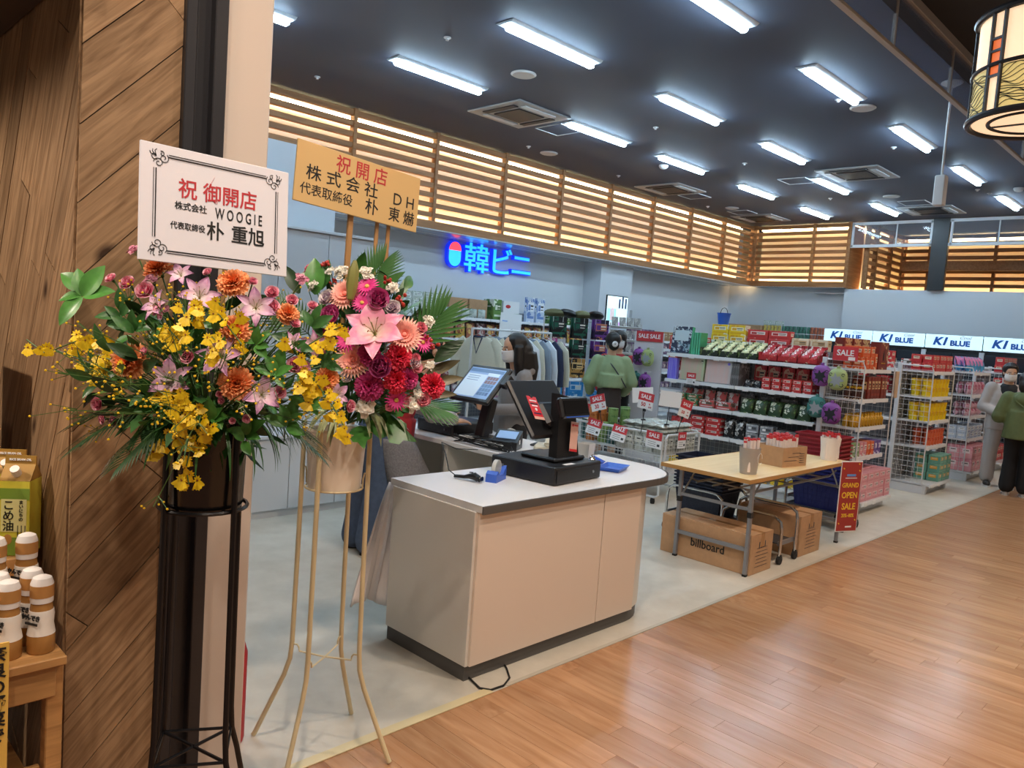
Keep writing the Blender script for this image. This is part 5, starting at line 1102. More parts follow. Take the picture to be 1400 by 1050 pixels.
fill(G1, gx(4.49), gx(3.95), .335, 1.6702, pbox(.26, .11, .1, 'pk_redbox'), 'carton', 'red snack carton stacked above the candy displays', 'box', 'red cartons on the gondola', 2, 1, .1, 2, .1)
fill(G1, gx(3.94), gx(3.51), .335, 1.6702, pbox(.2, .11, .13, 'pk_cream'), 'carton', 'cream snack carton stacked above the red candy displays', 'box', 'cream cartons on the gondola', 2)
t = thing('riser_shelf', 'narrow white riser shelf along the gondola top', 'shelf', loc2(G1[0], q, -.965, .335, 1.52), q)
MB().box((0, 0, .14), (1.9, .11, .02)).build('board', 'shelf_white', t)
for x in (-.94, 0, .94): MB().box((x, 0, .065), (.012, .1, .131)).build('bracket', 'shelf_white', t)
# second shelf
fill(G1, gx(5.38), gx(5.24), .04, 1.2, pbox(.13, .06, .26, 'holo_purple'), 'acrylic_case', 'glowing purple iridescent case on the second gondola shelf', 'case', None, 1, jit=0)
t = thing('holo_box', 'large green iridescent album box on the second gondola shelf', 'box', loc2(G1[0], q, gx(5.05), .06, 1.2), (R(-4), 0, q)); MB().box((0, 0, .14), (.33, .05, .27), ch=.003).build('box', 'holo_green', t); MB().cyl((.13, -.025, .24), (.13, -.029, .24), .016, 14).build('seal', 'pk_dark', t)
t = thing('holo_box', 'large silver iridescent album box on the second gondola shelf', 'box', loc2(G1[0], q, gx(4.69), .06, 1.2), (R(-4), 0, q)); MB().box((0, 0, .14), (.34, .05, .27), ch=.003).build('box', 'holo_silver', t); MB().cyl((.13, -.025, .24), (.13, -.029, .24), .016, 14).build('seal', 'holo_purple', t)
fill(G1, gx(4.5), gx(4.4), .135, 1.2, pbox(.02, .25, .26, 'pk_greybox'), 'album', 'thin grey album standing beside the silver iridescent box', 'album', 'grey albums', 4, jit=0)
card((8.165, 5.0, 1.16), q, .13, .14, None, 'small sale card under the green iridescent box')
fill(G1, gx(4.36), gx(4.12), .05, 1.2, pbag(.11, .05, .1, 'pk_bw'), 'pouch', 'small black and silver pouch lying on the second gondola shelf', 'pouch', 'black pouches on shelf two', 2, 2, .1, 1, .1, -.6)
fill(G1, gx(4.12), gx(3.52), .06, 1.2, pbox(.1, .1, .07, 'pk_redbox'), 'box', 'small red and white snack box on the second gondola shelf', 'box', 'red boxes on shelf two', 5, 2, .11, 2, .07)
fill(G1, gx(4.35), gx(3.5), .3, 1.2, pbox(.15, .08, .26, 'pk_red'), 'box', 'tall dark red snack box at the back of the second gondola shelf', 'box', 'red boxes at the back of shelf two', 5)
# third shelf
fill(G1, gx(5.25), gx(4.9), .07, .9, pbox(.15, .12, .07, 'pk_grnpk'), 'box', 'green flat snack box on the third gondola shelf', 'box', 'green boxes on shelf three', 2, 1, .1, 2, .07)
fill(G1, gx(4.9), gx(4.45), .07, .9, pbox(.2, .12, .09, 'pk_pinkred'), 'box', 'pink and red flat snack box on the third gondola shelf', 'box', 'pink boxes on shelf three', 2)
fill(G1, gx(5.25), gx(4.45), .17, .9, pbag(.14, .05, .2, 'pk_pinkred'), 'pouch', 'brown and white snack pouch behind the flat boxes on the third gondola shelf', 'pouch', 'pouches on shelf three', 5, 1, .1, 1, .1, -.1)
fill(G1, gx(4.38), gx(3.52), .05, .9, pbag(.15, .07, .17, 'pk_grn'), 'pouch', 'dark green and white seaweed pouch on the third gondola shelf', 'pouch', 'green pouches on shelf three', 5, 2, .1, 1, .1, -.3)
fill(G1, gx(5.3), gx(3.5), .3, .9, pbox(.2, .08, .2, 'pk_greybox'), 'box', 'grey carton at the back of the third gondola shelf', 'box', 'grey cartons on shelf three', 7)
# fourth shelf
fill(G1, gx(5.3), gx(5.0), .05, .58, pbag(.14, .06, .16, 'pk_red'), 'pouch', 'red snack pouch on the fourth gondola shelf', 'pouch', 'red pouches on shelf four', 2, 2, .1, 1, .1, -.2)
fill(G1, gx(5.0), gx(4.58), .08, .58, pbox(.18, .14, .07, 'pk_redbox'), 'box', 'red biscuit box stacked on the fourth gondola shelf', 'box', 'red boxes on shelf four', 2, 1, .1, 3, .07)
fill(G1, gx(4.56), gx(4.28), .05, .58, pbag(.13, .07, .22, 'pk_bw'), 'pouch', 'shiny black and silver coffee pouch on the fourth gondola shelf', 'pouch', 'black pouches on shelf four', 2, 2, .1, 1, .1, -.15)
fill(G1, gx(4.26), gx(3.92), .06, .58, pbox(.15, .1, .1, 'pk_silv'), 'box', 'silver coffee box stacked on the fourth gondola shelf', 'box', 'silver boxes on shelf four', 2, 2, .12, 2, .1)
fill(G1, gx(3.9), gx(3.52), .11, .58, pbox(.11, .2, .18, 'pk_greybox'), 'box', 'upright grey box on the fourth gondola shelf', 'box', 'grey boxes on shelf four', 3)
fill(G1, gx(5.3), gx(3.55), .05, .13, pbag(.16, .08, .2, 'pk_yellow'), 'pouch', 'yellow snack pouch on the bottom gondola shelf', 'pouch', 'yellow pouches on the bottom shelf', 9, 1, .1, 1, .1, -.25)
# ---- neck pillows on panels
def mk_pillow():
    b = MB(); n = 26
    for s in (-1, 1):
        def fn(u, v, s=s):
            a = 2*PI*u; r = v; w, h = .085, .105; k = 1+.12*math.cos(2*a)
            d = .035*math.sqrt(max(0, 1-r**3)); return Vector((w*r*math.cos(a)*(1+.1*abs(math.sin(2*a))), s*d, h*r*math.sin(a)*(1+.1*abs(math.sin(2*a)))))
        b.surf(fn, n, 6)
    b.box((0, 0, .115), (.03, .01, .03)); return b
mat('pil_purple', '8a4a9a', .35); mat('pil_green', 'a8b878', .35); mat('pil_teal', '3c8078', .35); mat('print_dark', '1f2226', .5); mat('print_grey', '9aa0a4', .5)
PIL = {m: mk_pillow().mesh('pouch', m, 50) for m in ('pil_purple', 'pil_green', 'pil_teal')}
def creature(seed, m):
    rd = random.Random(seed); pts = []
    for i in range(14):
        a = 2*PI*i/14; r = (.035 if i % 2 else .06)*rd.uniform(.8, 1.2); pts.append((r*math.cos(a), r*1.15*math.sin(a)))
    return MB().prism(pts, 0, .003, M=Matrix(((1, 0, 0, 0), (0, 0, -1, -.033), (0, 1, 0, -.01), (0, 0, 0, 1)))).mesh('print', m)
CR = [creature(1, 'print_dark'), creature(2, 'print_grey')]
def pillow(loc, m, lab, k, sc=1.0, hook=.05):
    t = thing('hanging_pouch', lab, 'pouch', loc, q, 'rounded printed pouches on panels'); t.scale = (sc*1.12, sc, sc)
    obj('pouch', PIL[m], t); obj('print', CR[k], t); MB().tube([(0, hook, .13), (0, -.012, .126), (0, -.016, .14)], .0025, 5).build('hook', 'wire_white', t)
    b = MB()
    for s in (-1, 1): b.tube([(s*.055+.014*math.cos(a*.9), -.03, .045+.014*math.sin(a*.9)) for a in range(7)], .003, 4)
    for s in (-1, 1): b.tube([(s*.045+.016*math.cos(a*.9+2), -.03, -.055+.016*math.sin(a*.9+2)) for a in range(7)], .003, 4)
    b.build('swirl_print', 'print_dark', t)
for (y, z, m, k, c, w) in ((3.41, 1.42, 'pil_purple', 0, 'purple', 'upper'), (3.205, 1.4, 'pil_green', 1, 'pale green', 'upper'), (3.43, 1.08, 'pil_teal', 1, 'teal', 'lower'), (3.235, 1.04, 'pil_purple', 0, 'purple', 'lower')):
    pillow((8.14 if y > 3.3 else 8.06, y, z), m, f'{w} {c} rounded printed pouch under the single red sale sign', k, 1.06, .1 if y > 3.3 else .18)
for (y, z, m, k, c, w) in ((5.82, 1.43, 'pil_purple', 0, 'purple', 'upper'), (5.63, 1.43, 'pil_green', 1, 'pale green', 'upper'), (5.84, 1.12, 'pil_teal', 1, 'teal', 'lower'), (5.64, 1.12, 'pil_purple', 0, 'purple', 'lower')):
    pillow((8.2 if y > 5.7 else 8.125, y, z), m, f'{w} {c} rounded printed pouch under the double red sale sign', k, 1.0, .05 if y > 5.7 else .125)
t = thing('display_panel', 'white display panel under a double red sale sign at the gondola end', 'panel', (8.26, 5.5, 0), q); MB().box((-.22, 0, .9), (.44, .03, 1.7), ch=.004).build('board', mat('panel_white', 'dcdce0', .4), t)
sg = MB().box((-.2, -.025, 1.7), (.4, .01, .13)).build('sign', 'sale_red', t); txt('SALE SALE', .075, 'ink_white', sg, (-.2, -.031, 1.7), bold=.02)
# ---- gondola end unit one
t = gondola('end_shelf', 'white end shelf of ginseng boxes beside the sale banner', (9.13, 2.95, 0), 0, .88, .46, ZS, 1.62, True, True, mid=False, depths=[.5, .36, .36, .36, .36], sidemesh=True)
t = thing('sale_sign', 'single red sale sign over the pouches of the end shelf', 'sign', (8.235, 3.32, 1.6), q); MB().box((.1, 0, .07), (.26, .006, .15)).build('plate', 'sale_red', t); txt('SALE', .085, 'ink_white', t, (.1, -.005, .075), bold=.02); MB().box((.17, -.004, .02), (.07, .002, .035)).build('price_slip', 'card', t)
E1 = ((9.13, 2.95, 0), 0)
pack('pk_orangebox', 'e0602c', 'e87844', 'f4dcc0', 10); pack('pk_ginseng', '7a2c24', '8f3a2c', 'd8b888', 12); pack('pk_jar', '4a2418', '3a1c14', 'f0e0c0', 16); pack('pk_gold', 'b88a1c', 'd8a828', '8a6414', 14); pack('pk_cosm1', '7aa068', 'a8b890', 'f0f0e0', 8); pack('pk_cosm2', 'e0a0a8', 'd88898', 'f4e8e8', 8); pack('pk_cosm3', '6a50a0', '8068b0', 'e0d8f0', 8); pack('pk_pinkbox', 'e8a4ac', 'dc8c98', 'f6e0e0', 9)
fill(E1, -.86, -.5, .155, 1.52, pbox(.1, .09, .12, 'pk_orangebox'), 'box', 'orange drink box stacked on top of the end shelf', 'box', 'orange boxes on the end shelf', 3, 2, .1, 2, .12)
fill(E1, -.5, -.38, .145, 1.52, pbox(.07, .07, .17, 'pk_orangebox'), 'box', 'slim orange and white box on the end shelf', 'box', 'slim orange boxes', 1)
t = thing('gift_box', 'large dark red gift box with a golden bottle picture on the end shelf', 'box', (8.9, 3.085, 1.52)); MB().box((0, .03, .15), (.28, .1, .3), ch=.003).build('box', 'pk_ginseng', t); MB().lathe([(0, 0), (.018, 0), (.018, .07), (.008, .09), (.008, .11), (0, .11)], 8, (0, -.02, .1), sq=.2).build('bottle_picture', 'print_dark', t); MB().box((0, -.022, .07), (.12, .002, .012)).build('gold_line', 'pk_gold', t)
fill(E1, -.84, -.1, .365, 1.52, pbox(.24, .1, .32, 'pk_ginseng'), 'carton', 'dark red ginseng carton at the back of the end shelf top', 'box', 'ginseng cartons on top', 3)
fill(E1, -.86, -.62, .145, 1.2, pbottle(.035, .13, 'pk_jar', 'pk_yellow'), 'jar', 'dark jar with a yellow lid on the end shelf', 'jar', 'jars on the end shelf', 3, 2, .09)
fill(E1, -.6, -.04, .15, 1.2, pbox(.085, .08, .24, 'pk_ginseng'), 'box', 'upright dark red ginseng box on the end shelf', 'box', 'ginseng boxes on shelf two', 6, 2, .1)
fill(E1, -.86, -.02, .145, .9, pbottle(.034, .14, 'pk_gold', 'pk_gold'), 'bottle', 'golden drink bottle in the row on the end shelf', 'bottle', 'golden bottles', 11, 2, .08)
for i, (m, c) in enumerate((('pk_cosm1', 'green'), ('pk_cosm2', 'pink'), ('pk_orangebox', 'orange'), ('pk_cosm3', 'violet'))): fill(E1, -.86+.21*i, -.66+.21*i, .15, .58, pbox(.09, .08, .15, m), 'box', f'{c} cosmetics box on the fourth shelf of the end shelf', 'box', 'cosmetics boxes', 2, 2, .09)
fill(E1, -.87, -.01, .05, .13, pbox(.16, .14, .1, 'pk_pinkbox'), 'box', 'pink mask box stacked at the foot of the end shelf', 'box', 'pink boxes at the end shelf foot', 5, 2, .15, 3, .1)
tag(MB().box((0, 0, 0), (.1, .02, .3), ch=.004).build('paper_bundle', mat('tan_paper', 'd0b090', .6), None, 35, (9.2, 3.0, 1.36), .1), 'bundle of tan paper bags hanging on the end shelf corner', 'paper bags')
# ---- gondola bodies two and three with their end shelves
for x, e in ((10.32, 2), (12.1, 3)):
    lab = 'noodle cups' if e == 2 else 'pink sweets'
    gondola('gondola_shelf', f'white gondola shelf running behind the end shelf of {lab}', (x, 3.36, 0), q, 3.6, .44, ZS, 1.6)
    gondola('end_shelf', f'white end shelf with wire sides full of {lab}', (x+.86, 2.9, 0), 0, .86, .42, ZS, 1.6, True, True, mid=False, depths=[.46, .36, .36, .36, .36], sidemesh=True)
    t = bpy.data.objects['end_shelf' if e == 1 else 'end_shelf.001' if e == 2 else 'end_shelf.002']
    for xx in (-.82, -.04): MB().box((xx, .03, .06), (.06, .05, .12)).build('base_leg', 'shelf_white', t)
E2 = ((11.18, 2.9, 0), 0); E3 = ((12.96, 2.9, 0), 0)
pack('pk_ycup', 'f0d020', 'e8bc14', 'f4ecc0', 16); pack('pk_rcup', 'c8343a', 'd85048', 'f0d8c0', 14); pack('pk_ocup', 'd86a44', 'c84a34', 'f0c8a0', 14); pack('pk_tealbox', '6aa898', '88c0a8', 'e8b040', 10); pack('pk_bluepink', '4a9ac8', 'e088b8', 'f4e8f0', 10); pack('pk_pinkbag', 'e0b0c0', 'b8607a', 'f4ecec', 14); pack('pk_bluewhite', 'c8d4e4', '6a88c0', 'f0f4f8', 12)
fill(E2, -.84, -.02, .14, 1.52, pbox(.13, .12, .1, 'pk_rcup'), 'noodle_pack', 'red instant noodle cup pack on top of the noodle end shelf', 'noodles', 'red noodle packs', 6, 2, .13, 2, .1)
fill(E2, -.84, -.02, .13, 1.2, ptub(.062, .11, 'pk_ycup', .8, 'pk_yellow'), 'noodle_cup', 'yellow noodle cup on the second shelf of the noodle end shelf', 'noodles', 'yellow noodle cups', 6, 2, .13, 2, .11)
fill(E2, -.84, -.02, .13, .9, ptub(.062, .11, 'pk_ycup', .8, 'pk_yellow'), 'noodle_cup', 'yellow noodle cup on the third shelf of the noodle end shelf', 'noodles', 'yellow noodle cups lower', 6, 2, .13, 2, .11)
fill(E2, -.6, -.02, .13, .58, ptub(.055, .1, 'pk_ocup', .8), 'noodle_cup', 'orange noodle cup on the fourth shelf of the noodle end shelf', 'noodles', 'orange noodle cups', 5, 2, .13, 2, .1)
fill(E2, -.5, -.02, .04, .13, pbox(.15, .14, .11, 'pk_tealbox'), 'box', 'teal and yellow biscuit box at the foot of the noodle end shelf', 'box', 'teal boxes', 3, 2, .15, 3, .11)
fill(E3, -.84, -.02, .14, 1.52, pbag(.152, .08, .22, 'pk_bluepink'), 'pouch', 'blue and pink snack bag on top of the pink end shelf', 'pouch', 'blue and pink bags', 5, 2, .12, 1, .1, -.3)
fill(E3, -.84, -.02, .13, 1.2, pbag(.16, .08, .18, 'pk_pinkbag'), 'pouch', 'pale pink snack bag on the second shelf of the pink end shelf', 'pouch', 'pink bags two', 5, 2, .11)
fill(E3, -.84, -.02, .13, .9, pbag(.14, .06, .1, 'pk_pinkbag'), 'pouch', 'small pink snack bag stacked on the third shelf of the pink end shelf', 'pouch', 'pink bags three', 5, 2, .12, 2, .1)
fill(E3, -.84, -.02, .13, .58, pbox(.188, .12, .088, 'pk_bluewhite'), 'box', 'blue and white box stacked on the fourth shelf of the pink end shelf', 'box', 'blue white boxes', 4, 2, .13, 2, .09)
fill(E3, -.84, -.02, .04, .13, pbox(.19, .16, .18, 'pk_pinkbox'), 'box', 'large pink box at the foot of the pink end shelf', 'box', 'large pink boxes', 4, 2, .17, 2, .18)
G2 = ((10.32, 3.36, 0), q); G3 = ((12.1, 3.36, 0), q)
for z in (1.52, 1.2):
    fill(G2, -3.5, -.05, .12, z, pbox(.16, .14, .11, 'pk_rcup'), 'noodle_pack', 'red noodle pack on the gondola behind the noodle end shelf', 'noodles', 'red packs on gondola two', 12, 1, .1, 2, .11)
    fill(G3, -3.5, -.05, .12, z, pbox(.18, .14, .12, 'pk_pinkred'), 'carton', 'pink snack carton on the gondola behind the pink end shelf', 'box', 'pink cartons on gondola three', 12, 1, .1, 1, .11)
# end shelf further along, seen past the shoppers
gondola('end_shelf', 'white end shelf of red packs past the masked shopper', (14.6, 2.9, 0), 0, .86, .42, ZS, 1.6, True, True, mid=False, depths=[.46, .36, .36, .36, .36], sidemesh=True)
E4 = ((14.6, 2.9, 0), 0)
for i, z in enumerate(ZS): fill(E4, -.84, -.02, .13, z, pbox(.13, .12, .12, ('pk_rcup', 'pk_redbox', 'pk_pinkbox', 'pk_rcup', 'pk_rcup')[i]), 'noodle_pack', 'red pack on the end shelf past the masked shopper', 'noodles', 'red packs beyond the shoppers', 6, 1, .1, 2, .12)
# ================================================================ BACK OF THE SHOP
# ---- illuminated shop sign
mat('neon_cyan', '38b0ff', .3, emit=1.6, ecol='2aa8ff'); mat('neon_edge', '1438d8', .3, emit=.9, ecol='1030e0'); mat('neon_red', 'ff5a6a', .3, emit=1.4, ecol='ff4858')
t = thing('shop_sign', 'glowing blue Japanese shop sign with a red and blue capsule on the white wall', 'sign', (8.0, 9.63, 2.79))
def capsule(w, z0, z1, y0, y1, m, name, half=None):
    pts = []; r = w/2; zc0, zc1 = z0+r, z1-r
    for k in range(13): a = PI*k/12; pts.append((r*math.cos(a), zc1+r*math.sin(a)))
    for k in range(13): a = PI+PI*k/12; pts.append((r*math.cos(a), zc0+r*math.sin(a)))
    if half: pts = clip(pts, -1, 1, *half)
    MB().prism(pts, y0, y1, M=Matrix(((1, 0, 0, .17), (0, 0, -1, 0), (0, 1, 0, 0), (0, 0, 0, 1)))).build(name, m, t)
capsule(.3, -.215, .22, .03, .1, 'neon_edge', 'capsule_case'); capsule(.25, -.19, .195, .1, .106, 'neon_cyan', 'capsule_face', (-.3, .07)); capsule(.25, -.19, .195, .1, .107, 'neon_red', 'capsule_cap', (.06, .3))
for ch, x, sz in (('韓', .66, .5), ('ビ', 1.22, .5), ('ニ', 1.73, .48)):
    txt(ch, sz, 'neon_edge', t, (x, -.05, -.05), ext=.035, bold=.03, sx=1.18, name='letter_case'); txt(ch, sz, 'neon_cyan', t, (x, -.092, -.05), ext=.006, bold=.006, sx=1.18, name='letter_face')
# ---- screen on the column
t = thing('wall_screen', 'slim lit advertising screen hung on the white column', 'screen', (12.1, 9.205, 1.85))
mat('ad_white', 'dff4fa', .3, emit=.9, ecol='dff4fa'); mat('ad_aqua', 'a8e0e8', .3, emit=.8, ecol='a0dce6'); mat('ad_pink', 'f0a8a8', .3, emit=.7, ecol='f09a9a'); mat('ad_dark', '38486a', .3, emit=.3, ecol='38486a'); mat('ad_violet', 'd8a8e8', .3, emit=.7, ecol='d8a8e8')
MB().box((0, 0, .28), (.68, .04, .6), ch=.008).build('frame', 'black', t); MB().box((0, -.021, .285), (.65, .003, .56)).build('picture', 'ad_white', t); MB().box((-.17, -.024, .2), (.28, .002, .25)).build('picture_panel', 'ad_aqua', t); MB().box((.17, -.024, .03), (.3, .002, .09)).build('picture_panel', 'ad_violet', t)
for k, (x, h) in enumerate(((-.2, .22), (-.16, .28), (-.12, .24))): MB().box((x, -.026, .1+h/2), (.02, .002, h)).build('lipstick_picture', 'ad_pink', t)
for k, (x, h) in enumerate(((.06, .18), (.16, .24), (.26, .2))): MB().box((x, -.024, .34+h/2), (.05, .002, h)).build('lipstick_picture', 'ad_dark', t)
struct(MB().box((13.0, 9.62, 1.1), (.36, .04, 2.2), ch=.01).build('door_2', mat('door_grey', 'b4b8bc', .5)))
# ---- long wall shelf of snacks under the sign
q0 = 0
t = gondola('snack_shelf', 'long white wall shelf of snack bags under the blue shop sign', (11.1, 9.05, 0), 0, 5.0, .45, [.15, .5, .83, 1.14, 1.46, 1.79], 1.95)
W1 = ((11.1, 9.05, 0), 0)
pack('pk_snack1', 'a8644a', 'd8b060', '5a3428', 14); pack('pk_snack2', 'c8a048', '8a3c30', 'e8d8b8', 14); pack('pk_snack3', '8a4a44', 'd8c8c0', '4a3030', 16); pack('pk_snack4', 'b88898', 'e8d8d8', '7a4a58', 14); pack('pk_clear', 'c8d0c8', 'a8b4a8', 'eef2ee', 12, .2); pack('pk_grnbox', '6a9048', 'e8ecd8', '4a7038', 4)
for z, ms, lb in ((1.46, ('pk_snack2', 'pk_snack1', 'pk_snack3', 'pk_snack1'), 'brown and yellow snack bag hanging on the upper wall shelf'), (1.14, ('pk_snack3', 'pk_snack1'), 'dark red snack bag on the middle wall shelf'), (.83, ('pk_snack4', 'pk_snack3'), 'pale pink snack bag on the lower wall shelf'), (.5, ('pk_snack4', 'pk_clear'), 'pale snack bag on the low wall shelf')):
    fill(W1, -4.95, -.05, .08, z, [pbag(.19, .09, .25, m) for m in ms], 'snack_bag', lb, 'snack bag', 'snack bags on the wall shelf at %d cm' % round(z*100), 22, 1, .1, 1, .1, -.12)
fill(W1, -4.3, -3.45, .12, 1.79, pbox(.2, .18, .11, 'pk_clear'), 'clear_pack', 'clear pale noodle pack stacked on top of the wall shelf', 'pack', 'clear packs on the wall shelf', 4, 1, .1, 3, .11)
fill(W1, -3.3, -2.45, .27, 1.79, pbox(.4, .3, .3, 'cardboard'), 'carton', 'brown carton on top of the wall shelf', 'box', 'cartons on the wall shelf', 2)
fill(W1, -3.45, -2.6, .03, 1.79, pbag(.16, .08, .14, 'pk_clear'), 'clear_bag', 'clear crinkled bag before the brown cartons', 'bag', 'clear bags on the wall shelf', 5)
fill(W1, -2.42, -2.22, .16, 1.79, pbox(.18, .25, .33, 'pk_grnbox'), 'seaweed_box', 'dark green striped box beside the brown cartons', 'box', None, 1, jit=0)
t = thing('gift_carton', 'white and green seaweed gift carton with an oval emblem on the wall shelf', 'box', (9.13, 9.2, 1.79)); MB().box((0, 0, .16), (.38, .16, .32), ch=.004).build('carton', 'card', t); MB().box((0, -.082, .09), (.38, .002, .06)).build('green_band', mat('band_green', '6a9a48', .5), t); MB().ell((-.08, -.082, .23), (.06, .003, .03), None, 14, 6).build('emblem', 'red', t)
t = thing('notice', 'white paper notice clipped to the wall shelf edge above the clothes', 'notice', (9.05, 9.035, 1.5)); MB().box((0, 0, .2), (.5, .004, .42), (0, .04, 0)).build('sheet', 'card', t); MB().box((-.14, -.004, .28), (.12, .001, .02), (0, .04, 0)).build('print_line', 'ui_blue', t); MB().box((-.14, -.004, .12), (.14, .001, .02), (0, .04, 0)).build('print_line', 'ui_blue', t)
fill(W1, -1.6, -1.1, .12, 1.79, pbox(.2, .06, .42, 'pk_bluewhite'), 'poster_box', 'tall pale blue picture box on top of the wall shelf', 'box', 'picture boxes on the wall shelf', 2)
fill(W1, -1.05, -.1, .12, 1.79, pbox(.05, .16, .2, 'pk_grnbox'), 'slim_pack', 'slim green and white pack in a row on the wall shelf top', 'pack', 'slim packs on the wall shelf', 10)
# ---- shelf right of the column
gondola('snack_shelf', 'white wall shelf of dark cosmetics right of the column', (14.25, 8.714, 0), 0, 2.3, .45, [.15, .6, 1.0, 1.35, 1.62], 1.75)
W2 = ((14.25, 8.714, 0), 0); pack('pk_plum', '6a5068', '8a7088', 'c8b0a8', 14); pack('pk_tan', 'b89068', '9a7048', 'e0c8a0', 12)
fill(W2, -2.28, -1.5, .06, 1.62, pbox(.118, .11, .2, 'pk_plum'), 'box', 'dark plum cosmetics box on the shelf right of the column', 'box', 'plum boxes', 6); fill(W2, -1.5, -.05, .06, 1.62, pbox(.145, .11, .18, 'pk_tan'), 'box', 'tan food carton on the shelf right of the column', 'box', 'tan cartons', 9)
for z in (1.35, 1.0, .6): fill(W2, -2.25, -.05, .06, z, pbox(.12, .12, .2, 'pk_plum'), 'box', 'plum box on the lower shelves right of the column', 'box', 'plum boxes lower', 14)
# ---- shelf along the far wall, with cans on top
gondola('snack_shelf', 'white far wall shelf with cartons and cans on top', (16.5, 6.95, 0), q, 2.4, .4, [.15, .6, 1.0, 1.4, 1.8], 1.9)
W3 = ((16.5, 6.95, 0), q); pack('pk_cang', '4a7a68', '2c5a4c', 'd8e4d8', 16); pack('pk_canr', 'b8684a', '8a4430', 'e8d8c8', 16); pack('pk_cany', 'd8c060', 'b89a40', 'f0ecd8', 16)
for a, b_, m, n, lb, h in ((-1.0, -.35, 'pk_cang', 8, 'green drink can on top of the far wall shelf', 2), (-.35, -.02, 'pk_canr', 4, 'copper coloured drink can on top of the far wall shelf', 2), (-1.45, -1.02, 'pk_cany', 5, 'yellow drink can on top of the far wall shelf', 2)):
    fill(W3, a, b_, .1, 1.82, pcan(.036, .15, m), 'can', lb, 'can', lb[:22]+' group', n, 1, .1, h, .164)
tag(MB().box((0, 0, 0), (.08, 1.43, .012)).build('can_rack', 'shelf_white', None, 35, (16.6, 7.68, 1.9775)), 'thin white board between the two rows of cans', 'board')
fill(W3, -2.39, -1.46, .14, 1.82, pbox(.3, .25, .3, 'cardboard'), 'carton', 'brown carton on top of the far wall shelf', 'box', 'cartons on the far wall shelf', 3)
fill(W3, -1.44, -1.0, .12, 2.136, pbox(.14, .12, .1, 'pk_clear'), 'clear_pack', 'clear pack on top of the far wall cans', 'pack', 'clear packs on the far wall shelf', 3)
for z in (1.4, 1.0, .6): fill(W3, -2.35, -.05, .08, z, pbox(.2, .15, .22, 'pk_tan'), 'carton', 'tan food box on the far wall shelf', 'box', 'tan boxes on the far wall', 10)
t = thing('bucket', 'bright blue plastic bucket with raised black handle on the gondola top', 'bucket', (8.62, 4.75, 1.9)); MB().lathe([(0, 0), (.062, 0), (.08, .13), (.085, .13), (.085, .14), (.078, .14), (.06, .006), (0, .006)], 20).build('pail', 'blue', t); MB().tube([(.084*math.cos(PI*k/12), .0, .13+.075*math.sin(PI*k/12)) for k in range(13)], .004, 6).build('handle', 'plastic_black', t); t.location = (8.54, 4.85, 1.91)
# ---- fridges
mat('fridge_light', 'd8f2fa', .3, emit=.8, ecol='cfeefa'); mat('fridge_text', '2a6ac8', .4); mat('fridge_black', '17191c', .3); mat('fridge_glass', '2a3038', .06)
def fridge(y, lab):
    t = thing('drinks_fridge', lab, 'fridge', (16.25, y, 0), q, 'drinks fridges on the far wall')
    MB().box((0, .3, 1.05), (.985, .56, 2.08), ch=.008).build('cabinet', 'fridge_black', t)
    lb = MB().box((0, .0, 1.99), (.965, .06, .26), ch=.01).build('light_box', 'fridge_light', t)
    txt('K1', .2, 'fridge_text', lb, (-.22, -.034, 1.99), bold=.05, shear=.25, sx=1.1); txt('BLUE', .135, 'fridge_text', lb, (.12, -.034, 1.965), bold=.05, sx=1.1); txt('Cool', .08, 'grey', lb, (.2, -.034, 2.075), shear=.3, sx=1.2)
    for s in (-1, 1):
        d = MB().box((s*.235, .0, .95), (.45, .03, 1.66), ch=.004).build('door', 'fridge_glass', t); MB().box((s*.03, -.025, 1.0), (.02, .03, .5), ch=.004).build('handle', 'steel', d)
    for s in (-1, 1): MB().box((s*.475, -.005, .95), (.04, .05, 1.75)).build('white_jamb', 'shelf_white', t)
    rd = random.Random(int(y*10))
    for z in (.5, .85, 1.2, 1.5):
        s = MB().box((0, -.02, z), (.9, .006, .02)).build('shelf_edge', 'shelf_white', t)
    return t
for y, l in ((6.35, 'black drinks fridge next to the far wall cans'), (5.36, 'black drinks fridge second from the far wall cans'), (4.37, 'black drinks fridge third from the far wall cans'), (3.38, 'black drinks fridge fourth from the far wall cans')): fridge(y, l)
# ---- hanging rack of printed bags and card racks
t = thing('wire_rack', 'white wire rack hung with black and blue printed merchandise packs', 'rack', (7.85, 7.17, 0), R(-30))
for x in (0, .31, .62, .93): MB().cyl((x, .04, .04), (x, .04, 1.88), .011, 8).build('upright', 'wire_white', t)
b = MB()
for z in [.6+.155*k for k in range(9)]: b.tube([(0, .03, z), (.93, .03, z)], .004, 5)
for i in range(3):
    for z in (.74, .98, 1.3, 1.56, 1.86):
        for s in (-.07, .07): b.tube([(.155+.31*i+s, .03, z), (.155+.31*i+s, -.1, z+.02), (.155+.31*i+s, -.1, z-.05)], .003, 4)
b.build('hook_wires', 'wire_white', t); MB().box((.465, .06, .03), (1.1, .45, .06), ch=.01).build('base', 'wire_white', t)
pack('pk_blackgreen', '17191c', '1f5a48', '2a2c30', 9); pack('pk_purpleink', '241c38', '6a3a8a', 'c87a5a', 9); pack('pk_mag', 'c8c4c8', 'b83a8a', 'e8e4e8', 10); pack('pk_ivory', 'e4e0c8', 'd8d4bc', '3a3a30', 22); pack('pk_skyblue', '3a94d8', '2f88cc', 'c8e4f4', 8); pack('pk_doll', 'b88a4a', '2a241c', 'e8c88a', 10); pack('pk_figure', '5a8ac8', 'd83a38', 'f0c830', 14); pack('pk_figs', 'c8c0b8', '6a8a9a', 'd88a4a', 18)
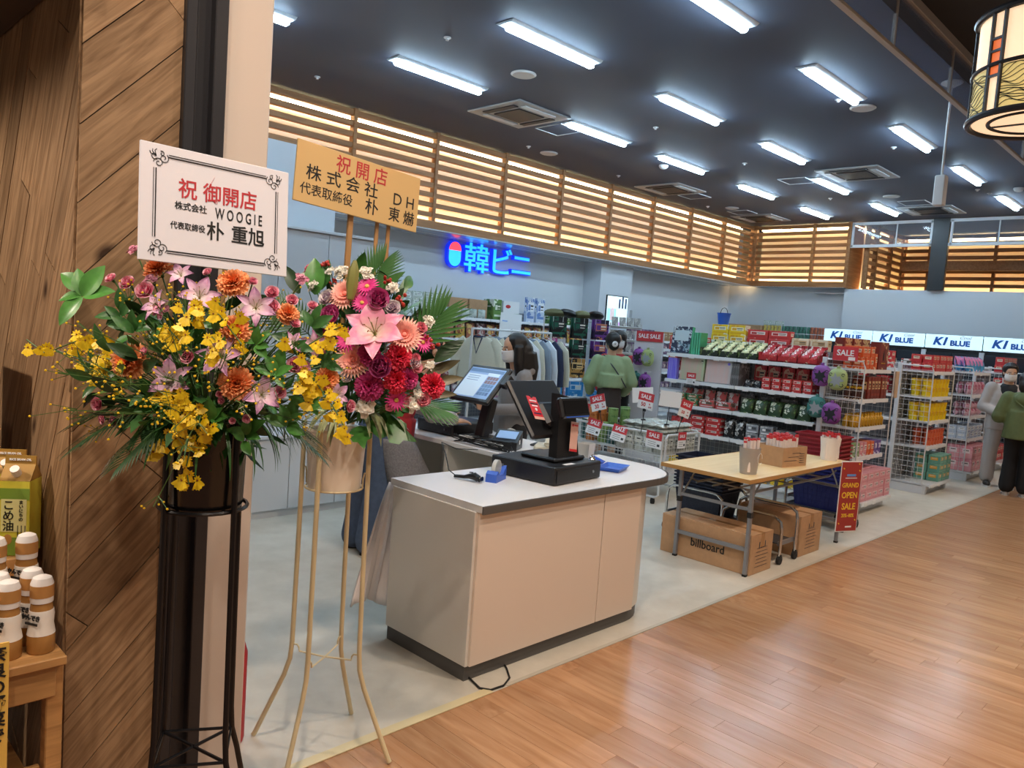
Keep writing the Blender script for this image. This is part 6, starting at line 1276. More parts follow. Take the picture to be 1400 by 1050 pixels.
RF = ((7.85, 7.17, 0), R(-30))
rows = [(1.6, ('pk_blackgreen', 'pk_blackgreen', 'pk_purpleink'), .28), (1.33, ('pk_mag', 'pk_blackgreen', 'pk_purpleink'), .25), (1.06, ('pk_ivory', 'pk_doll', 'pk_figure'), .26), (.8, ('pk_skyblue', 'pk_skyblue', 'pk_skyblue'), .2), (.52, ('pk_figs', 'pk_figs', 'pk_figs'), .24)]
cn = {'pk_blackgreen': 'black pack with green print', 'pk_purpleink': 'purple and orange printed pack', 'pk_mag': 'white pack with magenta print', 'pk_ivory': 'ivory pack with small dark drawings', 'pk_doll': 'brown doll pack', 'pk_figure': 'blue pack with red and yellow figure', 'pk_skyblue': 'sky blue pack', 'pk_figs': 'clear pack of small figures'}
for z, ms, h in rows:
    for i, m in enumerate(ms):
        for j in range(2): tag(obj('merchandise_pack', pbox(.22, .02, h, m), None, loc2(RF[0], RF[1], .155+.31*i+.02*j, -.05-.035*j, z), (0, 0, RF[1])), cn[m]+' hanging on the white wire rack', 'pack', 'packs on the wire rack')
t = thing('tote_pile', 'pile of dark and olive folded totes on top of the wire rack', 'bags', loc2(RF[0], RF[1], .45, .05, 1.88), R(-30)); 
for k in range(4): MB().ell((-.3+.2*k, 0, .05), (.16, .12, .06), (0, .2*(k % 2), .4*k), 12, 8).build('tote', 'black' if k % 2 else mat('olive_cloth', '6a6a48', .8), t)
t = thing('card_rack', 'tall wire rack of small grey picture cards beside the wire rack', 'rack', (8.85, 6.8, 0), R(-38))
for x in (0, .46): MB().cyl((x, .05, 0), (x, .05, 1.86), .01, 8).build('upright', 'wire_white', t)
for k in range(9): MB().box((.23, .03, .32+.185*k), (.46, .1, .008), (-.3, 0, 0)).build('pocket', 'wire_white', t)
pack('pk_photo', '8a8884', 'b8b4ac', '4a4644', 16); CF = ((8.85, 6.8, 0), R(-38))
for k in range(9): fill(CF, .01, .45, .01, .33+.185*k, pbox(.085, .006, .14, 'pk_photo'), 'picture_card', 'small grey picture card in the tall card rack', 'card', 'cards in the card rack', 4, 2, .03, 1, .1, -.3, .004, seed=k)
# ---- clothes rack
t = thing('clothes_rack', 'white metal clothes rail in front of the snack shelf', 'clothes rack', (5.95, 6.55, 0))
for x in (0, 1.35): MB().cyl((x, 0, .03), (x, 0, 1.66), .014, 8).build('upright', 'wire_white', t); MB().box((x, 0, .02), (.04, .5, .03), ch=.005).build('foot', 'wire_white', t)
MB().tube([(0, 0, 1.65), (1.35, 0, 1.65)], .013, 8).build('rail', 'wire_white', t); MB().tube([(0, 0, .3), (1.35, 0, .3)], .01, 8).build('lower_rail', 'wire_white', t)
mat('knit_cream', 'd8d4c0', .85, bump=.3, scale=60); mat('knit_white', 'dfe6ec', .85); mat('cloth_grey', '8a98a8', .85); mat('cloth_navy', '2c3450', .85)
def garment(loc, rz, m, lab, trim=None, text=None, w=.26, name='sweater'):
    t = thing(name, lab, 'clothing', loc, rz, 'tops on the clothes rail')
    b = MB()
    def fn(u, v):
        a = 2*PI*u; sh = min(1, .55+.9*v) if v < .3 else 1.0-.04*math.sin(v*3)
        k = w*(.45+.55*min(1, v/.12)**.5) if v < .12 else w*(1+.08*v); dpt = .033+.01*math.sin(v*5)
        return Vector((k*math.cos(a)*(1-.04*math.cos(6*a)*v), dpt*math.sin(a)+.006*math.sin(5*a)*v, -.06-.66*v))
    b.surf(fn, 22, 12); b.build('body', m, t)
    for s in (-1, 1):
        sv = MB().tube([(s*w*.75, 0, -.1), (s*(w+.03), -.01, -.2), (s*(w+.08), -.02, -.42), (s*(w+.1), -.02, -.62)], .06, 10, rs=[.06, .075, .062, .045]); sv.v = [(x_, y_*.45, z_) for x_, y_, z_ in sv.v]; sv = sv.build('sleeve', m, t)
        if trim: cf = MB().tube([(s*(w+.095), -.02, -.56), (s*(w+.1), -.02, -.6)], .054, 10); cf.v = [(x_, y_*.5, z_) for x_, y_, z_ in cf.v]; cf.build('cuff_stripe', trim, sv)
    MB().tube([(.07*math.cos(2*PI*k/12), .04*math.sin(2*PI*k/12), -.06) for k in range(12)], .012, 6, closed=True).build('collar', trim or m, t)
    if trim: MB().tube([(-.06, -.034, -.07), (0, -.046, -.25), (.06, -.034, -.07)], .008, 6).build('neck_stripe', trim, t)
    if text: MB().tube([(-.09, -.04, -.3), (-.06, -.043, -.27), (-.02, -.045, -.33), (.01, -.045, -.25), (.04, -.044, -.34), (.08, -.042, -.28), (.1, -.04, -.31)], .013, 6, flat=.4).build('script_emblem', 'cloth_navy', t)
    h = MB().tube([(0, 0, .04), (.018, 0, .055), (.03, 0, .035), (.012, 0, .01), (0, 0, -.02), (-.18, 0, -.09), (.18, 0, -.09), (0, 0, -.02)], .004, 5).build('hanger', 'wire_white', t)
garment((6.05, 6.53, 1.62), R(-78), 'knit_cream', 'cream knitted cardigan with navy stripes at the end of the clothes rail', 'cloth_navy', name='cardigan')
garment((6.18, 6.55, 1.62), R(-80), 'knit_cream', 'plain cream knitted top on the clothes rail', None)
garment((6.3, 6.55, 1.62), R(-82), 'cloth_grey', 'blue grey top on the clothes rail', None)
garment((6.52, 6.5, 1.62), R(-66), 'knit_white', 'white sweatshirt with dark script across the chest on the clothes rail', 'cloth_grey', 'A', .28)
for k in range(5): garment((6.77+.112*k, 6.55, 1.62), R(-85), ('knit_cream', 'cloth_grey', 'knit_white', 'cloth_navy', 'knit_cream')[k], ('ivory', 'grey', 'white', 'navy', 'beige')[k]+' top tightly hung beyond the white sweatshirt', None)
# ---- fire extinguisher behind the pillar
t = thing('fire_extinguisher', 'red fire extinguisher half hidden behind the white pillar', 'fire extinguisher', (1.37, 2.79, 0)); MB().lathe([(0, .0), (.06, .0), (.065, .02), (.065, .36), (.05, .41), (.02, .43), (.02, .45), (0, .45)], 20).build('cylinder', 'red', t); MB().box((0, 0, .47), (.02, .1, .03), ch=.004).build('lever', 'black', t); MB().tube([(.0, .03, .45), (.05, .06, .4), (.07, .06, .2), (.07, .06, .12)], .01, 8).build('hose', 'rubber', t)
# ================================================================ PEOPLE
mat('hoodie_grey', '8a8684', .9, bump=.2, scale=80); mat('jean', '4a5870', .85, var=.15, scale=30); mat('olive', '5f6a3e', .7, var=.1, scale=6); mat('sage', '93a67c', .75, var=.08, scale=6); mat('trouser_black', '17171a', .8); mat('beige_grey', 'b8b0ac', .8); mat('vest_red', 'b02a30', .7, var=.1, scale=8); mat('check_grey', '6a6668', .85, c2='8a8686', scale=90); mat('shoe_white', 'dcd8d4', .5); mat('shoe_dark', '2a2826', .5); mat('mask_white', 'eceae8', .7); mat('eye_white', 'e8e4e0', .3); mat('lip', 'b06a5a', .5); mat('brown_skirt', '3a302c', .8); mat('shirt_grey', 'a8a4a0', .85)
def limb(b, pts, rs, n=12, flat=1):
    for (p, r) in zip(pts, rs): b.ell(p, (r, r*flat, r), None, 10, 6)
    b.tube(pts, 1, n, rs=rs, flat=flat)
def hand(b, w, d, side, curl=.5, up=(0, 0, 1), s=1.0):
    """palm and five separate bent fingers; w wrist, d pointing along the hand, side = thumb direction"""
    w = Vector(w); d = Vector(d).normalized(); sd = Vector(side); sd = (sd-d*sd.dot(d)).normalized(); nn = d.cross(sd)
    M = Matrix((d, sd, nn)).transposed()
    b.ell(w+d*.045*s, (.05*s, .04*s, .017*s), M, 12, 8); b.tube([w-d*.02, w+d*.03*s], .024*s, 10)
    for k, (o, l) in enumerate(((.028, .068), (.01, .078), (-.009, .072), (-.027, .056))):
        p0 = w+d*.08*s+sd*o*s; a = curl; p1 = p0+(d*math.cos(a*.5)-nn*math.sin(a*.5))*l*.45*s; p2 = p1+(d*math.cos(a*1.3)-nn*math.sin(a*1.3))*l*.35*s; p3 = p2+(d*math.cos(a*2)-nn*math.sin(a*2))*l*.25*s
        b.tube([p0-d*.02, p0, p1, p2, p3], .008, 8, rs=[.0095*s, .0095*s, .0088*s, .008*s, .0062*s])
    t0 = w+d*.025*s+sd*.03*s; t1 = t0+(d*.6+sd*.7-nn*.2).normalized()*.035*s; t2 = t1+(d*.9+sd*.25-nn*.3).normalized()*.03*s
    b.tube([w+d*.02*s+sd*.01*s, t0, t1, t2], .01, 8, rs=[.013*s, .0125*s, .0105*s, .008*s])
def head(b, c, fw, s=1.0):
    """skull, jaw, nose, ears, neck; c = head centre, fw = facing"""
    fw = Vector(fw).normalized(); up = Vector((0, 0, 1)); up = (up-fw*up.dot(fw)).normalized(); rt = fw.cross(up); M = Matrix((rt, fw, up)).transposed(); c = Vector(c)
    P = lambda x, y, z: c+M @ (Vector((x, y, z))*s)
    b.ell(P(0, -.008, .025), (.075*s, .093*s, .09*s), M, 16, 12); b.ell(P(0, .022, -.045), (.06*s, .068*s, .07*s), M, 14, 10); b.ell(P(0, .05, -.085), (.032*s, .03*s, .026*s), M, 10, 8)
    b.ell(P(0, .098, -.02), (.013*s, .02*s, .022*s), M, 8, 6); b.ell(P(0, .09, .005), (.01*s, .016*s, .03*s), M, 8, 6)
    for q_ in (-1, 1): b.ell(P(q_*.077, -.005, -.012), (.011*s, .02*s, .032*s), M, 8, 6)
    return P, M
def face(t, P, M, s=1.0, mask=False):
    for q_ in (-1, 1):
        e = MB().ell(P(q_*.031, .083, .006), (.015*s, .007*s, .0075*s), M, 10, 6).build('eye', 'eye_white', t); MB().ell(P(q_*.031, .0885, .006), (.006*s, .003*s, .006*s), M, 8, 6).build('iris', 'hair', e)
        MB().tube([P(q_*.048, .078, .026), P(q_*.03, .091, .03), P(q_*.014, .093, .026)], .0035*s, 5).build('eyebrow', 'hair', t)
    if not mask: MB().ell(P(0, .087, -.058), (.022*s, .008*s, .007*s), M, 10, 6).build('mouth', 'lip', t)
    else:
        b = MB(); b.surf(lambda u, v: P(*(lambda a, z: (.074*math.sin(a)*(1-.1*abs(z)), (.03+.082*math.cos(a))-.012*(z < -.5), -.05+.048*z))((u-.5)*2.9, (v-.5)*2)), 16, 8)
        o = b.build('face_mask', 'mask_white', t); sm = o.modifiers.new('s', 'SOLIDIFY'); sm.thickness = .004; sm.offset = 1
        for q_ in (-1, 1): MB().tube([P(q_*.07, .045, -.03), P(q_*.08, .01, .0), P(q_*.08, -.012, .005)], .0018, 4).build('ear_loop', 'mask_white', o)
def legs(b, hip, feet, knees, w=.085, r=(.085, .062, .048)):
    for s, f, k in zip((-1, 1), feet, knees): limb(b, [hip[s], k, f], r)
def shoe(t, p, yaw, m, L=.26, sole='rubber'):
    M = Matrix.Rotation(yaw, 3, 'Z'); b = MB(); p = Vector(p)
    b.ell(p+M @ Vector((.03, 0, .042)), (L*.48, .046, .042), M, 14, 8); b.ell(p+M @ Vector((-.045, 0, .075)), (.055, .04, .06), M, 12, 8)
    o = remesh(b, .009, 3, 'shoe', [m], t)
    pts = [(L*.5*math.cos(a)+.03, .05*math.sin(a)*(1.0 if math.cos(a) > 0 else .85)) for a in [2*PI*k/16 for k in range(16)]]
    MB().prism(pts, 0, .022, M=Matrix.Translation(p) @ M.to_4x4()).build('sole', sole, o)
def person(label, base, yaw):
    return thing('person', label, 'person', base, yaw)
# local frame: +X forward, +Y left, Z up
# ---- shopper in a grey hoodie at the second counter
t = person('person in a grey hoodie and white mask with long black hair holding a black wallet', (4.52, 4.4, 0), R(155))
b = MB(); P, M = head(b, (.04, 0, 1.53), (1, .12, -.2), 1.0); b.tube([(0, 0, 1.32), (.02, 0, 1.45)], .052, 12)
b.ell((0, 0, 1.18), (.1, .16, .2)); b.ell((0, 0, .95), (.105, .15, .14)); limb(b, [(0, .17, 1.3), (.02, .21, 1.06), (.22, .12, 1.04)], (.05, .042, .032)); limb(b, [(0, -.17, 1.3), (.02, -.21, 1.06), (.22, -.12, 1.04)], (.05, .042, .032))
for s in (-1, 1): limb(b, [(0, s*.08, .88), (.02, s*.09, .48), (0, s*.09, .07)], (.085, .06, .042))
hand(b, (.22, .12, 1.04), (.8, -.5, .15), (0, 0, 1), .6); hand(b, (.22, -.12, 1.04), (.8, .45, .15), (0, 0, 1), .6)
remesh(b, .008, 4, 'body', ['skin'], t); face(t, P, M, 1, True)
b = MB(); b.ell((-.005, 0, 1.16), (.13, .185, .22)); b.ell((-.01, 0, .98), (.135, .18, .16)); b.tube([(-.01, 0, .84), (-.01, 0, 1.0)], .16, 16, flat=1.12); b.ell((-.03, 0, 1.33), (.09, .15, .06)); b.ell((-.09, 0, 1.36), (.07, .11, .07))
for s in (-1, 1): limb(b, [(-.005, s*.165, 1.3), (.01, s*.225, 1.06), (.2, s*.13, 1.04)], (.072, .068, .05))
remesh(b, .011, 6, 'hoodie', ['hoodie_grey'], t); MB().tube([(.1, .04, 1.33), (.13, .045, 1.2)], .004, 5).build('hood_cord', 'offwhite', t); MB().tube([(.1, -.04, 1.33), (.13, -.045, 1.2)], .004, 5).build('hood_cord', 'offwhite', t)
b = MB()
for s in (-1, 1): limb(b, [(0, s*.08, .88), (.02, s*.09, .48), (0, s*.09, .08)], (.1, .08, .075))
b.ell((0, 0, .9), (.12, .17, .1)); remesh(b, .012, 5, 'trousers', ['trouser_black'], t)
for s in (-1, 1): shoe(t, (.03, s*.09, 0), 0, 'shoe_white')
b = MB(); b.ell((.015, 0, 1.57), (.105, .096, .095)); b.ell((-.04, 0, 1.5), (.09, .1, .12)); b.tube([(-.05, 0, 1.5), (-.07, 0, 1.38), (-.075, 0, 1.24)], .1, 14, rs=[.1, .105, .085], flat=1.1); b.tube([(.03, .085, 1.55), (.03, .1, 1.42), (.01, .1, 1.26)], .035, 10, rs=[.04, .042, .03]); b.tube([(.03, -.085, 1.55), (.03, -.1, 1.42), (.01, -.1, 1.26)], .035, 10, rs=[.04, .042, .03])
remesh(b, .009, 4, 'hair', ['hair'], t)
wl_ = thing('wallet', 'black long wallet held in both hands by the hoodie shopper', 'wallet', loc2((4.52, 4.4, 0), R(155), .33, 0, 1.06), (0, R(-35), R(155))); MB().box((0, 0, 0), (.1, .15, .03), ch=.01).build('case', 'black', wl_); MB().box((0, .076, 0), (.09, .003, .004)).build('zip', 'steel', wl_)
# ---- cashier leaning over the second counter (head hidden behind the bouquet)
t = person('cashier in a red vest, checked apron and jeans leaning over the second counter', (3.2, 4.6, 0), R(-22))
hp = (.1, 0, .9); ch = (.3, 0, 1.2)
b = MB(); P, M = head(b, (.47, 0, 1.5), (1, 0, -.45), 1.0); b.tube([(.36, 0, 1.3), (.44, 0, 1.43)], .052, 12); b.ell(hp, (.11, .15, .14)); b.ell((.22, 0, 1.08), (.11, .15, .18)); b.ell(ch, (.11, .17, .14))
for s in (-1, 1): limb(b, [(.34, s*.18, 1.26), (.42, s*.24, 1.04), (.62, s*.17, .995)], (.05, .042, .032)); hand(b, (.62, s*.17, .995), (1, -s*.2, -.04), (0, -s*1, .2), .35)
limb(b, [(.08, .08, .88), (.06, .1, .48), (.0, .1, .08)], (.085, .06, .045)); limb(b, [(.08, -.08, .88), (.1, -.1, .48), (.06, -.1, .08)], (.085, .06, .045))
remesh(b, .009, 4, 'body', ['skin'], t); face(t, P, M, 1, True)
b = MB(); limb(b, [(.07, .08, .88), (.05, .1, .5), (-.01, .1, .1)], (.115, .098, .1)); limb(b, [(.08, -.08, .88), (.1, -.1, .5), (.05, -.1, .1)], (.115, .098, .1)); b.ell((.09, 0, .9), (.14, .18, .12)); remesh(b, .011, 5, 'jeans', ['jean'], t)
b = MB(); b.ell((.23, 0, 1.1), (.14, .19, .2)); b.ell(ch, (.14, .2, .16)); b.ell((.17, 0, .94), (.16, .2, .14)); b.tube([(.16, 0, .8), (.18, 0, 1.0)], .18, 16, flat=1.1); remesh(b, .011, 5, 'vest', ['vest_red'], t)
b = MB()
for s in (-1, 1): limb(b, [(.34, s*.185, 1.26), (.42, s*.25, 1.05), (.6, s*.18, 1.01)], (.075, .068, .05))
remesh(b, .011, 5, 'shirt_sleeves', ['shirt_grey'], t)
def apf(u, v): a = -2.3+4.6*u; r = .2+.02*math.sin(u*21)*v+.05*v; return Vector((.17+.12*v+r*.85*math.cos(a), r*1.05*math.sin(a), .86-.32*v+.02*math.sin(u*6)*v))
o = MB().surf(apf, 26, 8).build('apron', 'check_grey', t); sm = o.modifiers.new('s', 'SOLIDIFY'); sm.thickness = .006
shoe(t, (.03, .1, 0), 0, 'shoe_white'); shoe(t, (.09, -.1, 0), 0, 'shoe_white')
b = MB(); b.ell((.45, 0, 1.54), (.105, .094, .095)); b.ell((.4, 0, 1.5), (.08, .09, .1)); remesh(b, .01, 4, 'hair', ['hair'], t)
# ---- shopper in a sage jacket seen from behind by the card rack
t = person('person in a sage green jacket with black cap and white scrunchie seen from behind', (7.78, 5.93, 0), R(52))
b = MB(); P, M = head(b, (.02, 0, 1.61), (1, .2, -.15), 1.0); b.tube([(0, 0, 1.4), (.01, 0, 1.54)], .052, 12); b.ell((0, 0, 1.25), (.1, .16, .2)); b.ell((0, 0, 1.0), (.11, .15, .15))
for s in (-1, 1): limb(b, [(0, s*.18, 1.37), (-.02, s*.26, 1.1), (.14, s*.2, .95)], (.05, .042, .032)); hand(b, (.14, s*.2, .95), (.8, -s*.3, -.1), (0, 0, 1), .5); limb(b, [(0, s*.08, .9), (0, s*.09, .5), (0, s*.09, .07)], (.085, .06, .042))
remesh(b, .01, 4, 'body', ['skin'], t); face(t, P, M, 1, True)
b = MB(); b.ell((-.01, 0, 1.24), (.14, .2, .2)); b.ell((-.015, 0, 1.1), (.15, .2, .14)); b.ell((-.01, 0, 1.39), (.08, .16, .05)); b.tube([(-.01, 0, 1.03), (-.01, 0, 1.2)], .175, 16, flat=1.15)
for s in (-1, 1): limb(b, [(-.01, s*.18, 1.36), (-.03, s*.275, 1.1), (.12, s*.22, .96)], (.078, .085, .06))
remesh(b, .013, 5, 'jacket', ['sage'], t)
MB().tube([(-.03, .11, 1.43), (-.165, .0, 1.28), (-.17, -.1, 1.15), (-.1, -.19, 1.04)], .008, 6).build('bag_strap', 'dark_grey', t)
b = MB(); b.tube([(0, 0, .35), (0, 0, 1.06)], .15, 16, rs=[.2, .145], flat=1.15); remesh(b, .013, 5, 'skirt', ['brown_skirt'], t)
for s in (-1, 1): shoe(t, (.03, s*.09, 0), 0, 'shoe_dark')
b = MB(); b.ell((-.0, 0, 1.63), (.108, .1, .1)); b.ell((-.06, 0, 1.56), (.06, .07, .07)); remesh(b, .01, 4, 'hair', ['hair'], t)
MB().tube([(-.115, .022*math.cos(2*PI*k/14), 1.575+.022*math.sin(2*PI*k/14)) for k in range(14)], .016, 8, closed=True).build('scrunchie', 'mask_white', t)
# ---- dark haired shopper in red half hidden behind
t = person('dark haired person in red half hidden behind the sage jacket', (8.3, 6.22, 0), R(205))
b = MB(); P, M = head(b, (.02, 0, 1.63), (1, .3, -.2), 1.0); b.tube([(0, 0, 1.4), (.01, 0, 1.54)], .052, 12); b.ell((0, 0, 1.25), (.1, .16, .2)); b.ell((0, 0, 1.0), (.11, .15, .15))
for s in (-1, 1): limb(b, [(0, s*.18, 1.37), (-.02, s*.22, 1.1), (.1, s*.2, .95)], (.05, .042, .032)); hand(b, (.1, s*.2, .95), (.8, -s*.3, -.2), (0, 0, 1), .5); limb(b, [(0, s*.08, .9), (0, s*.09, .5), (0, s*.09, .07)], (.085, .06, .042))
remesh(b, .01, 4, 'body', ['skin'], t); face(t, P, M, 1, True)
b = MB(); b.ell((0, 0, 1.22), (.14, .19, .24)); b.tube([(0, 0, .92), (0, 0, 1.2)], .16, 16, flat=1.15)
for s in (-1, 1): limb(b, [(0, s*.18, 1.36), (-.02, s*.235, 1.1), (.08, s*.21, .97)], (.075, .07, .055))
remesh(b, .013, 5, 'jumper', ['vest_red'], t)
b = MB()
for s in (-1, 1): limb(b, [(0, s*.08, .9), (0, s*.09, .5), (0, s*.09, .08)], (.11, .085, .07))
b.ell((0, 0, .92), (.13, .17, .1)); remesh(b, .013, 5, 'trousers', ['trouser_black'], t)
for s in (-1, 1): shoe(t, (.03, s*.09, 0), 0, 'shoe_dark')
b = MB(); b.ell((-.0, 0, 1.66), (.11, .1, .1)); b.ell((-.05, 0, 1.58), (.08, .095, .1)); remesh(b, .01, 4, 'hair', ['hair'], t)
# ---- masked shopper facing the olive jacket
t = person('person in pale grey overshirt and wide trousers with white mask facing the olive jacket', (12.12, 2.53, 0), R(200))
b = MB(); P, M = head(b, (.03, 0, 1.56), (1, .1, -.3), 1.0); b.tube([(0, 0, 1.36), (.02, 0, 1.49)], .054, 12); b.ell((0, 0, 1.22), (.11, .17, .2)); b.ell((0, 0, .97), (.11, .15, .15))
for s in (-1, 1): limb(b, [(0, s*.19, 1.34), (.0, s*.24, 1.08), (.22, s*.1, 1.02)], (.052, .044, .034)); hand(b, (.22, s*.1, 1.02), (.9, -s*.35, .05), (0, 0, 1), .6); limb(b, [(0, s*.09, .9), (.02, s*.11, .48), (0, s*.11, .07)], (.09, .062, .045))
remesh(b, .01, 4, 'body', ['skin'], t); face(t, P, M, 1, True)
b = MB(); b.ell((0, 0, 1.28), (.115, .17, .14)); b.ell((.05, 0, 1.2), (.09, .1, .2)); remesh(b, .012, 5, 'undershirt', ['trouser_black'], t)
b = MB()
for s in (-1, 1): b.ell((-.02, s*.09, 1.17), (.14, .125, .24)); b.tube([(-.01, s*.085, .78), (-.01, s*.09, 1.2)], .13, 14, rs=[.14, .125]); limb(b, [(0, s*.19, 1.34), (0, s*.26, 1.08), (.18, s*.13, 1.02)], (.085, .085, .065))
b.ell((-.07, 0, 1.2), (.1, .17, .24)); remesh(b, .013, 5, 'overshirt', ['beige_grey'], t)
b = MB()
for s in (-1, 1): limb(b, [(0, s*.1, .86), (.02, s*.13, .48), (0, s*.135, .12)], (.11, .092, .088))
b.ell((0, 0, .88), (.14, .18, .1)); remesh(b, .013, 5, 'trousers', ['beige_grey'], t)
for s in (-1, 1): shoe(t, (.06, s*.135, 0), 0, 'shoe_dark', .28, 'shoe_white')
b = MB(); b.ell((-.0, 0, 1.6), (.112, .1, .1)); b.ell((-.05, 0, 1.54), (.075, .09, .09)); b.ell((.075, 0, 1.635), (.05, .075, .03)); remesh(b, .009, 4, 'hair', ['hair'], t)
nb = thing('notebook', 'small dark booklet held by the masked shopper', 'booklet', loc2((12.12, 2.53, 0), R(200), .33, 0, 1.05), (0, R(-30), R(200))); MB().box((0, 0, 0), (.12, .15, .012), ch=.003).build('cover', 'dark_grey', nb); MB().box((0, 0, .007), (.115, .14, .004)).build('pages', 'card', nb)
# ---- olive jacket from behind
t = person('person in an olive hooded jacket and black flared trousers seen from behind in the aisle', (11.5, 2.2, 0), R(12))
b = MB(); P, M = head(b, (.02, 0, 1.47), (1, .25, -.2), .97); b.tube([(0, 0, 1.28), (.01, 0, 1.4)], .05, 12); b.ell((0, 0, 1.14), (.1, .155, .19)); b.ell((0, 0, .9), (.105, .145, .14))
for s in (-1, 1): limb(b, [(0, s*.17, 1.26), (-.01, s*.22, 1.0), (.2, s*.13, .96)], (.048, .04, .03)); hand(b, (.2, s*.13, .96), (.9, -s*.3, .05), (0, 0, 1), .6, s=.93); limb(b, [(0, s*.08, .84), (0, s*.09, .46), (0, s*.09, .07)], (.085, .06, .042))
remesh(b, .01, 4, 'body', ['skin'], t); face(t, P, M, .97)
b = MB(); b.ell((-.01, 0, 1.12), (.15, .21, .22)); b.tube([(-.01, 0, .74), (-.01, 0, 1.1)], .19, 18, rs=[.215, .18], flat=1.15); b.ell((-.09, 0, 1.24), (.09, .13, .1)); b.ell((-.01, 0, 1.29), (.09, .15, .05))
for s in (-1, 1): limb(b, [(-.01, s*.18, 1.25), (-.02, s*.26, 1.0), (.17, s*.17, .97)], (.085, .09, .065))
remesh(b, .013, 5, 'jacket', ['olive'], t); MB().tube([(-.14, .1, 1.22), (-.19, 0, 1.14), (-.14, -.1, 1.22)], .012, 6).build('hood_seam', 'olive', t)
b = MB()
for s in (-1, 1): limb(b, [(0, s*.08, .82), (0, s*.085, .46), (0, s*.095, .12)], (.105, .078, .09))
b.ell((0, 0, .84), (.12, .16, .09)); remesh(b, .012, 5, 'trousers', ['trouser_black'], t)
for s in (-1, 1): shoe(t, (.05, s*.095, 0), 0, 'shoe_white', .27, 'shoe_white')
b = MB(); b.ell((-.01, 0, 1.5), (.11, .1, .1)); b.ell((-.05, 0, 1.42), (.085, .095, .12)); remesh(b, .01, 4, 'hair', ['hair'], t)
# ================================================================ WOODEN SHELF OF THE NEIGHBOURING SHOP (LEFT)
wood('pine', 'c09058', 'a07444', axis=0, scale=1.2, rough=.55, rnd=.08, grain=.7)
SX = .615; SY = 2.2
t = thing('wooden_shelf', 'pine display shelf with dressing bottles and oil cartons beside the timber wall', 'shelf', (SX, SY, 0))
for y in (.02, .62): MB().box((-.02, y, .385), (.04, .045, .77), ch=.003).build('post', 'pine', t); MB().box((-.02, y, .385), (.04, .045, .77), ch=.003).build('post', 'pine', t, loc=(-1.2, 0, 0))
MB().box((-.62, .31, .76), (1.24, .68, .025), ch=.003).build('top_board', 'pine', t)
MB().box((-.62, .0, .705), (1.2, .025, .09), ch=.003).build('front_rail', 'pine', t); MB().box((-.02, .31, .705), (.03, .6, .09), ch=.003).build('side_rail', 'pine', t)
MB().box((-.62, .31, .32), (1.2, .62, .025), ch=.003).build('lower_board', 'pine', t); MB().box((-.62, .03, .4), (1.15, .02, .12)).build('lower_front', 'pine', t)
MB().box((-.62, .42, .8), (1.22, .42, .06), ch=.003).build('step_board', 'pine', t); MB().box((-.6, .52, .875), (1.24, .22, .09), ch=.003).build('step_board', 'pine', t)
# dressing bottles
mat('dressing', 'b8884c', .25, c2='a07038', scale=12); mat('cap_white', 'ece8e4', .35); mat('bottle_label', 'ece6dc', .5); mat('label_brown', 'b88448', .5)
bm = MB().lathe([(0, 0), (.03, 0), (.033, .005), (.033, .05), (.027, .075), (.03, .1), (.026, .125), (.024, .14)], 20).mesh('bottle', 'dressing')
cm = MB().lathe([(.027, .135), (.0275, .15), (.0275, .185), (.022, .2), (.012, .205), (0, .206)], 20).mesh('cap', 'cap_white')
lm = MB().lathe([(.0336, .05), (.0292, .076), (.0308, .1), (.0288, .115)], 20).mesh('label', 'bottle_label')
fm = MB().lathe([(.0281, .15), (.0281, .182)], 20).mesh('cap_film', 'label_brown')
def dressing(x, y, z, lab, grp):
    t = thing('dressing_bottle', lab, 'bottle', (SX+x, SY+y, z), R(-60)+x, grp)
    obj('glass', bm, t); obj('cap', cm, t); obj('label', lm, t); obj('cap_film', fm, t)
    txt('かんでき', .016, 'ink_black', t, (0, -.0325, .1), (PI/2-.12, 0, 0), bold=.03); MB().box((0, -.0305, .083), (.04, .002, .006)).build('print_line', 'ink_black', t)
for x, y in ((-.045, .04), (-.12, .045), (-.05, .118), (-.126, .122), (-.196, .042), (-.202, .122)): dressing(x, y, .7725, 'white capped dressing bottle on the lowest step of the pine shelf', 'dressing bottles on the lower step')
for x, y in ((-.03, .26), (-.106, .262), (-.182, .26), (-.258, .26)): dressing(x, y, .83, 'white capped dressing bottle on the middle step of the pine shelf', 'dressing bottles on the middle step')
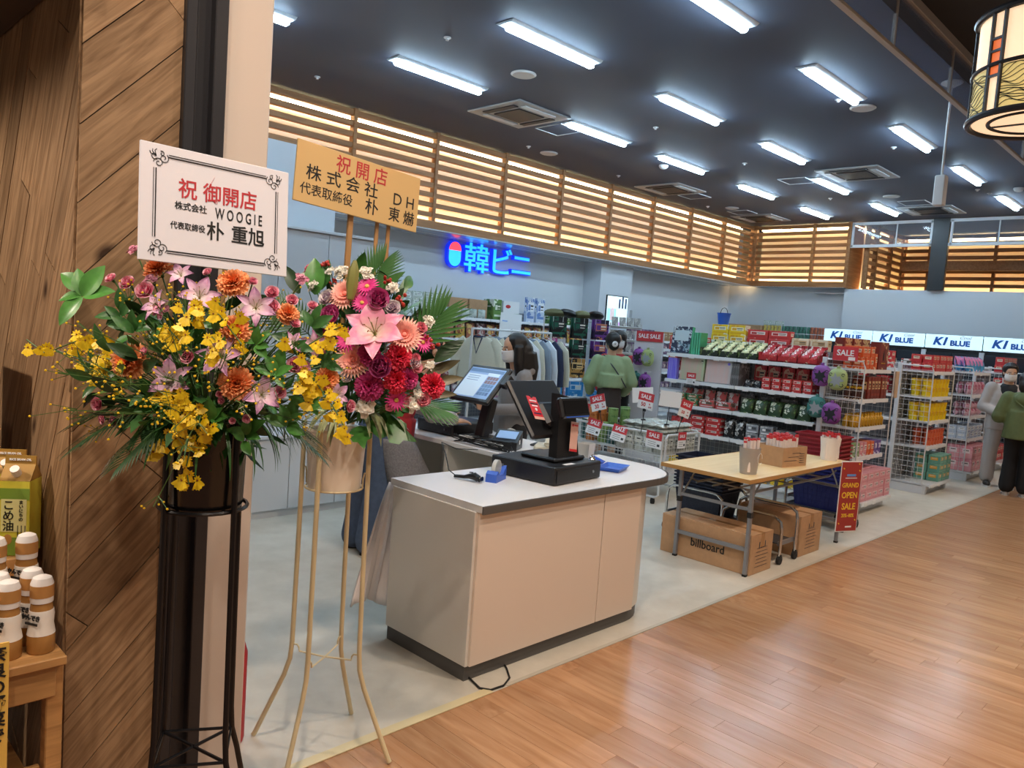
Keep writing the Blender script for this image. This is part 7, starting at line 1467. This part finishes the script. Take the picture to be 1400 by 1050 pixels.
# rice oil cartons
mat('oil_yellow', 'd8d048', .4); mat('oil_green', '7a9a3a', .4); mat('oil_pale', 'e4e0a0', .4); mat('oil_brown', 'a8823c', .4)
def oil(x, y, z, lab, grp):
    t = thing('oil_carton', lab, 'carton', (SX+x, SY+y, z), R(-35), grp)
    MB().box((0, 0, .115), (.085, .085, .23), ch=.002).build('carton', 'oil_yellow', t)
    b = MB(); b.prism([(-.0425, .23), (.0425, .23), (.004, .275), (.004, .3), (-.004, .3), (-.004, .275)], -.0425, .0425, M=Matrix(((0, 0, 1), (1, 0, 0), (0, 1, 0)))); b.build('gable_top', 'oil_brown', t)
    MB().cyl((0, -.025, .248), (0, -.045, .268), .013, 12).build('screw_cap', 'cap_white', t)
    MB().box((0, -.0435, .19), (.085, .001, .035)).build('green_band', 'oil_green', t); MB().box((0, -.0435, .03), (.085, .001, .055)).build('green_band', 'oil_green', t); MB().box((0, -.0437, .125), (.07, .001, .1)).build('pale_panel', 'oil_pale', t)
    for i, c in enumerate('こめ油'): txt(c, .033, 'ink_black', t, (-.014, -.0445, .155-.032*i), bold=.01)
    for i, c in enumerate('まいにちの'): txt(c, .013, 'ink_black', t, (.02, -.0445, .165-.013*i), bold=.01)
    MB().ell((-.015, -.0445, .052), (.012, .001, .016), None, 12, 6).build('round_mark', 'label_brown', t); txt('RICE BRAN OIL', .009, 'ink_white', t, (0, -.006, .288), (PI/2, 0, 0), bold=.02)
    for i in range(3): MB().box((.012+.01*i, -.0445, .07), (.002, .001, .05)).build('small_print', 'ink_black', t)
for x, y in ((.0, .47), (-.115, .47), (.0, .585), (-.115, .585), (-.23, .47), (-.23, .585)): oil(x, y, .92, 'yellow and green rice oil carton on the top step of the pine shelf', 'rice oil cartons')
# yellow hand written sign on the shelf front
t = thing('handwritten_sign', 'tall yellow hand written card hanging on the front of the pine shelf', 'sign', (SX-.185, SY-.039, .4), R(-8)); mat('sign_yellow', 'e8bc58', .6)
MB().box((0, 0, .22), (.1, .004, .46), ch=.001).build('card', 'sign_yellow', t)
for i, c in enumerate('奈良の野菜で'): txt(c, .042, 'ink_black', t, (.024, -.003, .42-.042*i), bold=.02)
for i, c in enumerate('育てられたレストラン'): txt(c, .034, 'ink_black', t, (-.022, -.003, .42-.042*i), bold=.02)
tag(MB().box((0, 0, .15), (.36, .4, .3), ch=.004).build('carton', 'cardboard', None, 35, (SX-.3, SY+.28, .333)), 'brown carton inside the lower part of the pine shelf', 'box')
# lit ceiling spots of the neighbouring shop
for x, y in ((-.5, 1.6), (-.9, 3.0)):
    t = thing('downlight_offscreen', 'warm downlight over the neighbouring shop shelf', 'downlight', (x, y, 2.62 if y > 2.4 else 4.66), 0, 'neighbouring shop downlights')
    MB().lathe([(.1, 0), (.12, -.012), (.09, -.016), (.085, 0)], 24).build('trim_ring', 'black', t); MB().lathe([(0, -.006), (.084, -.006)], 24).build('lens_offscreen', 'downlight_lens', t)
    l = bpy.data.lights.new('downlight_beam_offscreen', 'SPOT'); l.energy = 150 if y > 2.4 else 70; l.color = (1, .85, .72); l.spot_size = R(172); l.spot_blend = .25; l.shadow_soft_size = .08
    o = bpy.data.objects.new('downlight_beam_offscreen', l); COL.objects.link(o); o.parent = t; o.location = (0, 0, -.03)
# tall pine side panel of the shelf behind the cartons
tag(MB().box((0, 0, .72), (.03, .36, 1.52), ch=.003).build('pine_panel', 'pine', None, 35, (.565, 3.06, .04), 0), 'upright pine panel behind the rice oil cartons', 'panel')
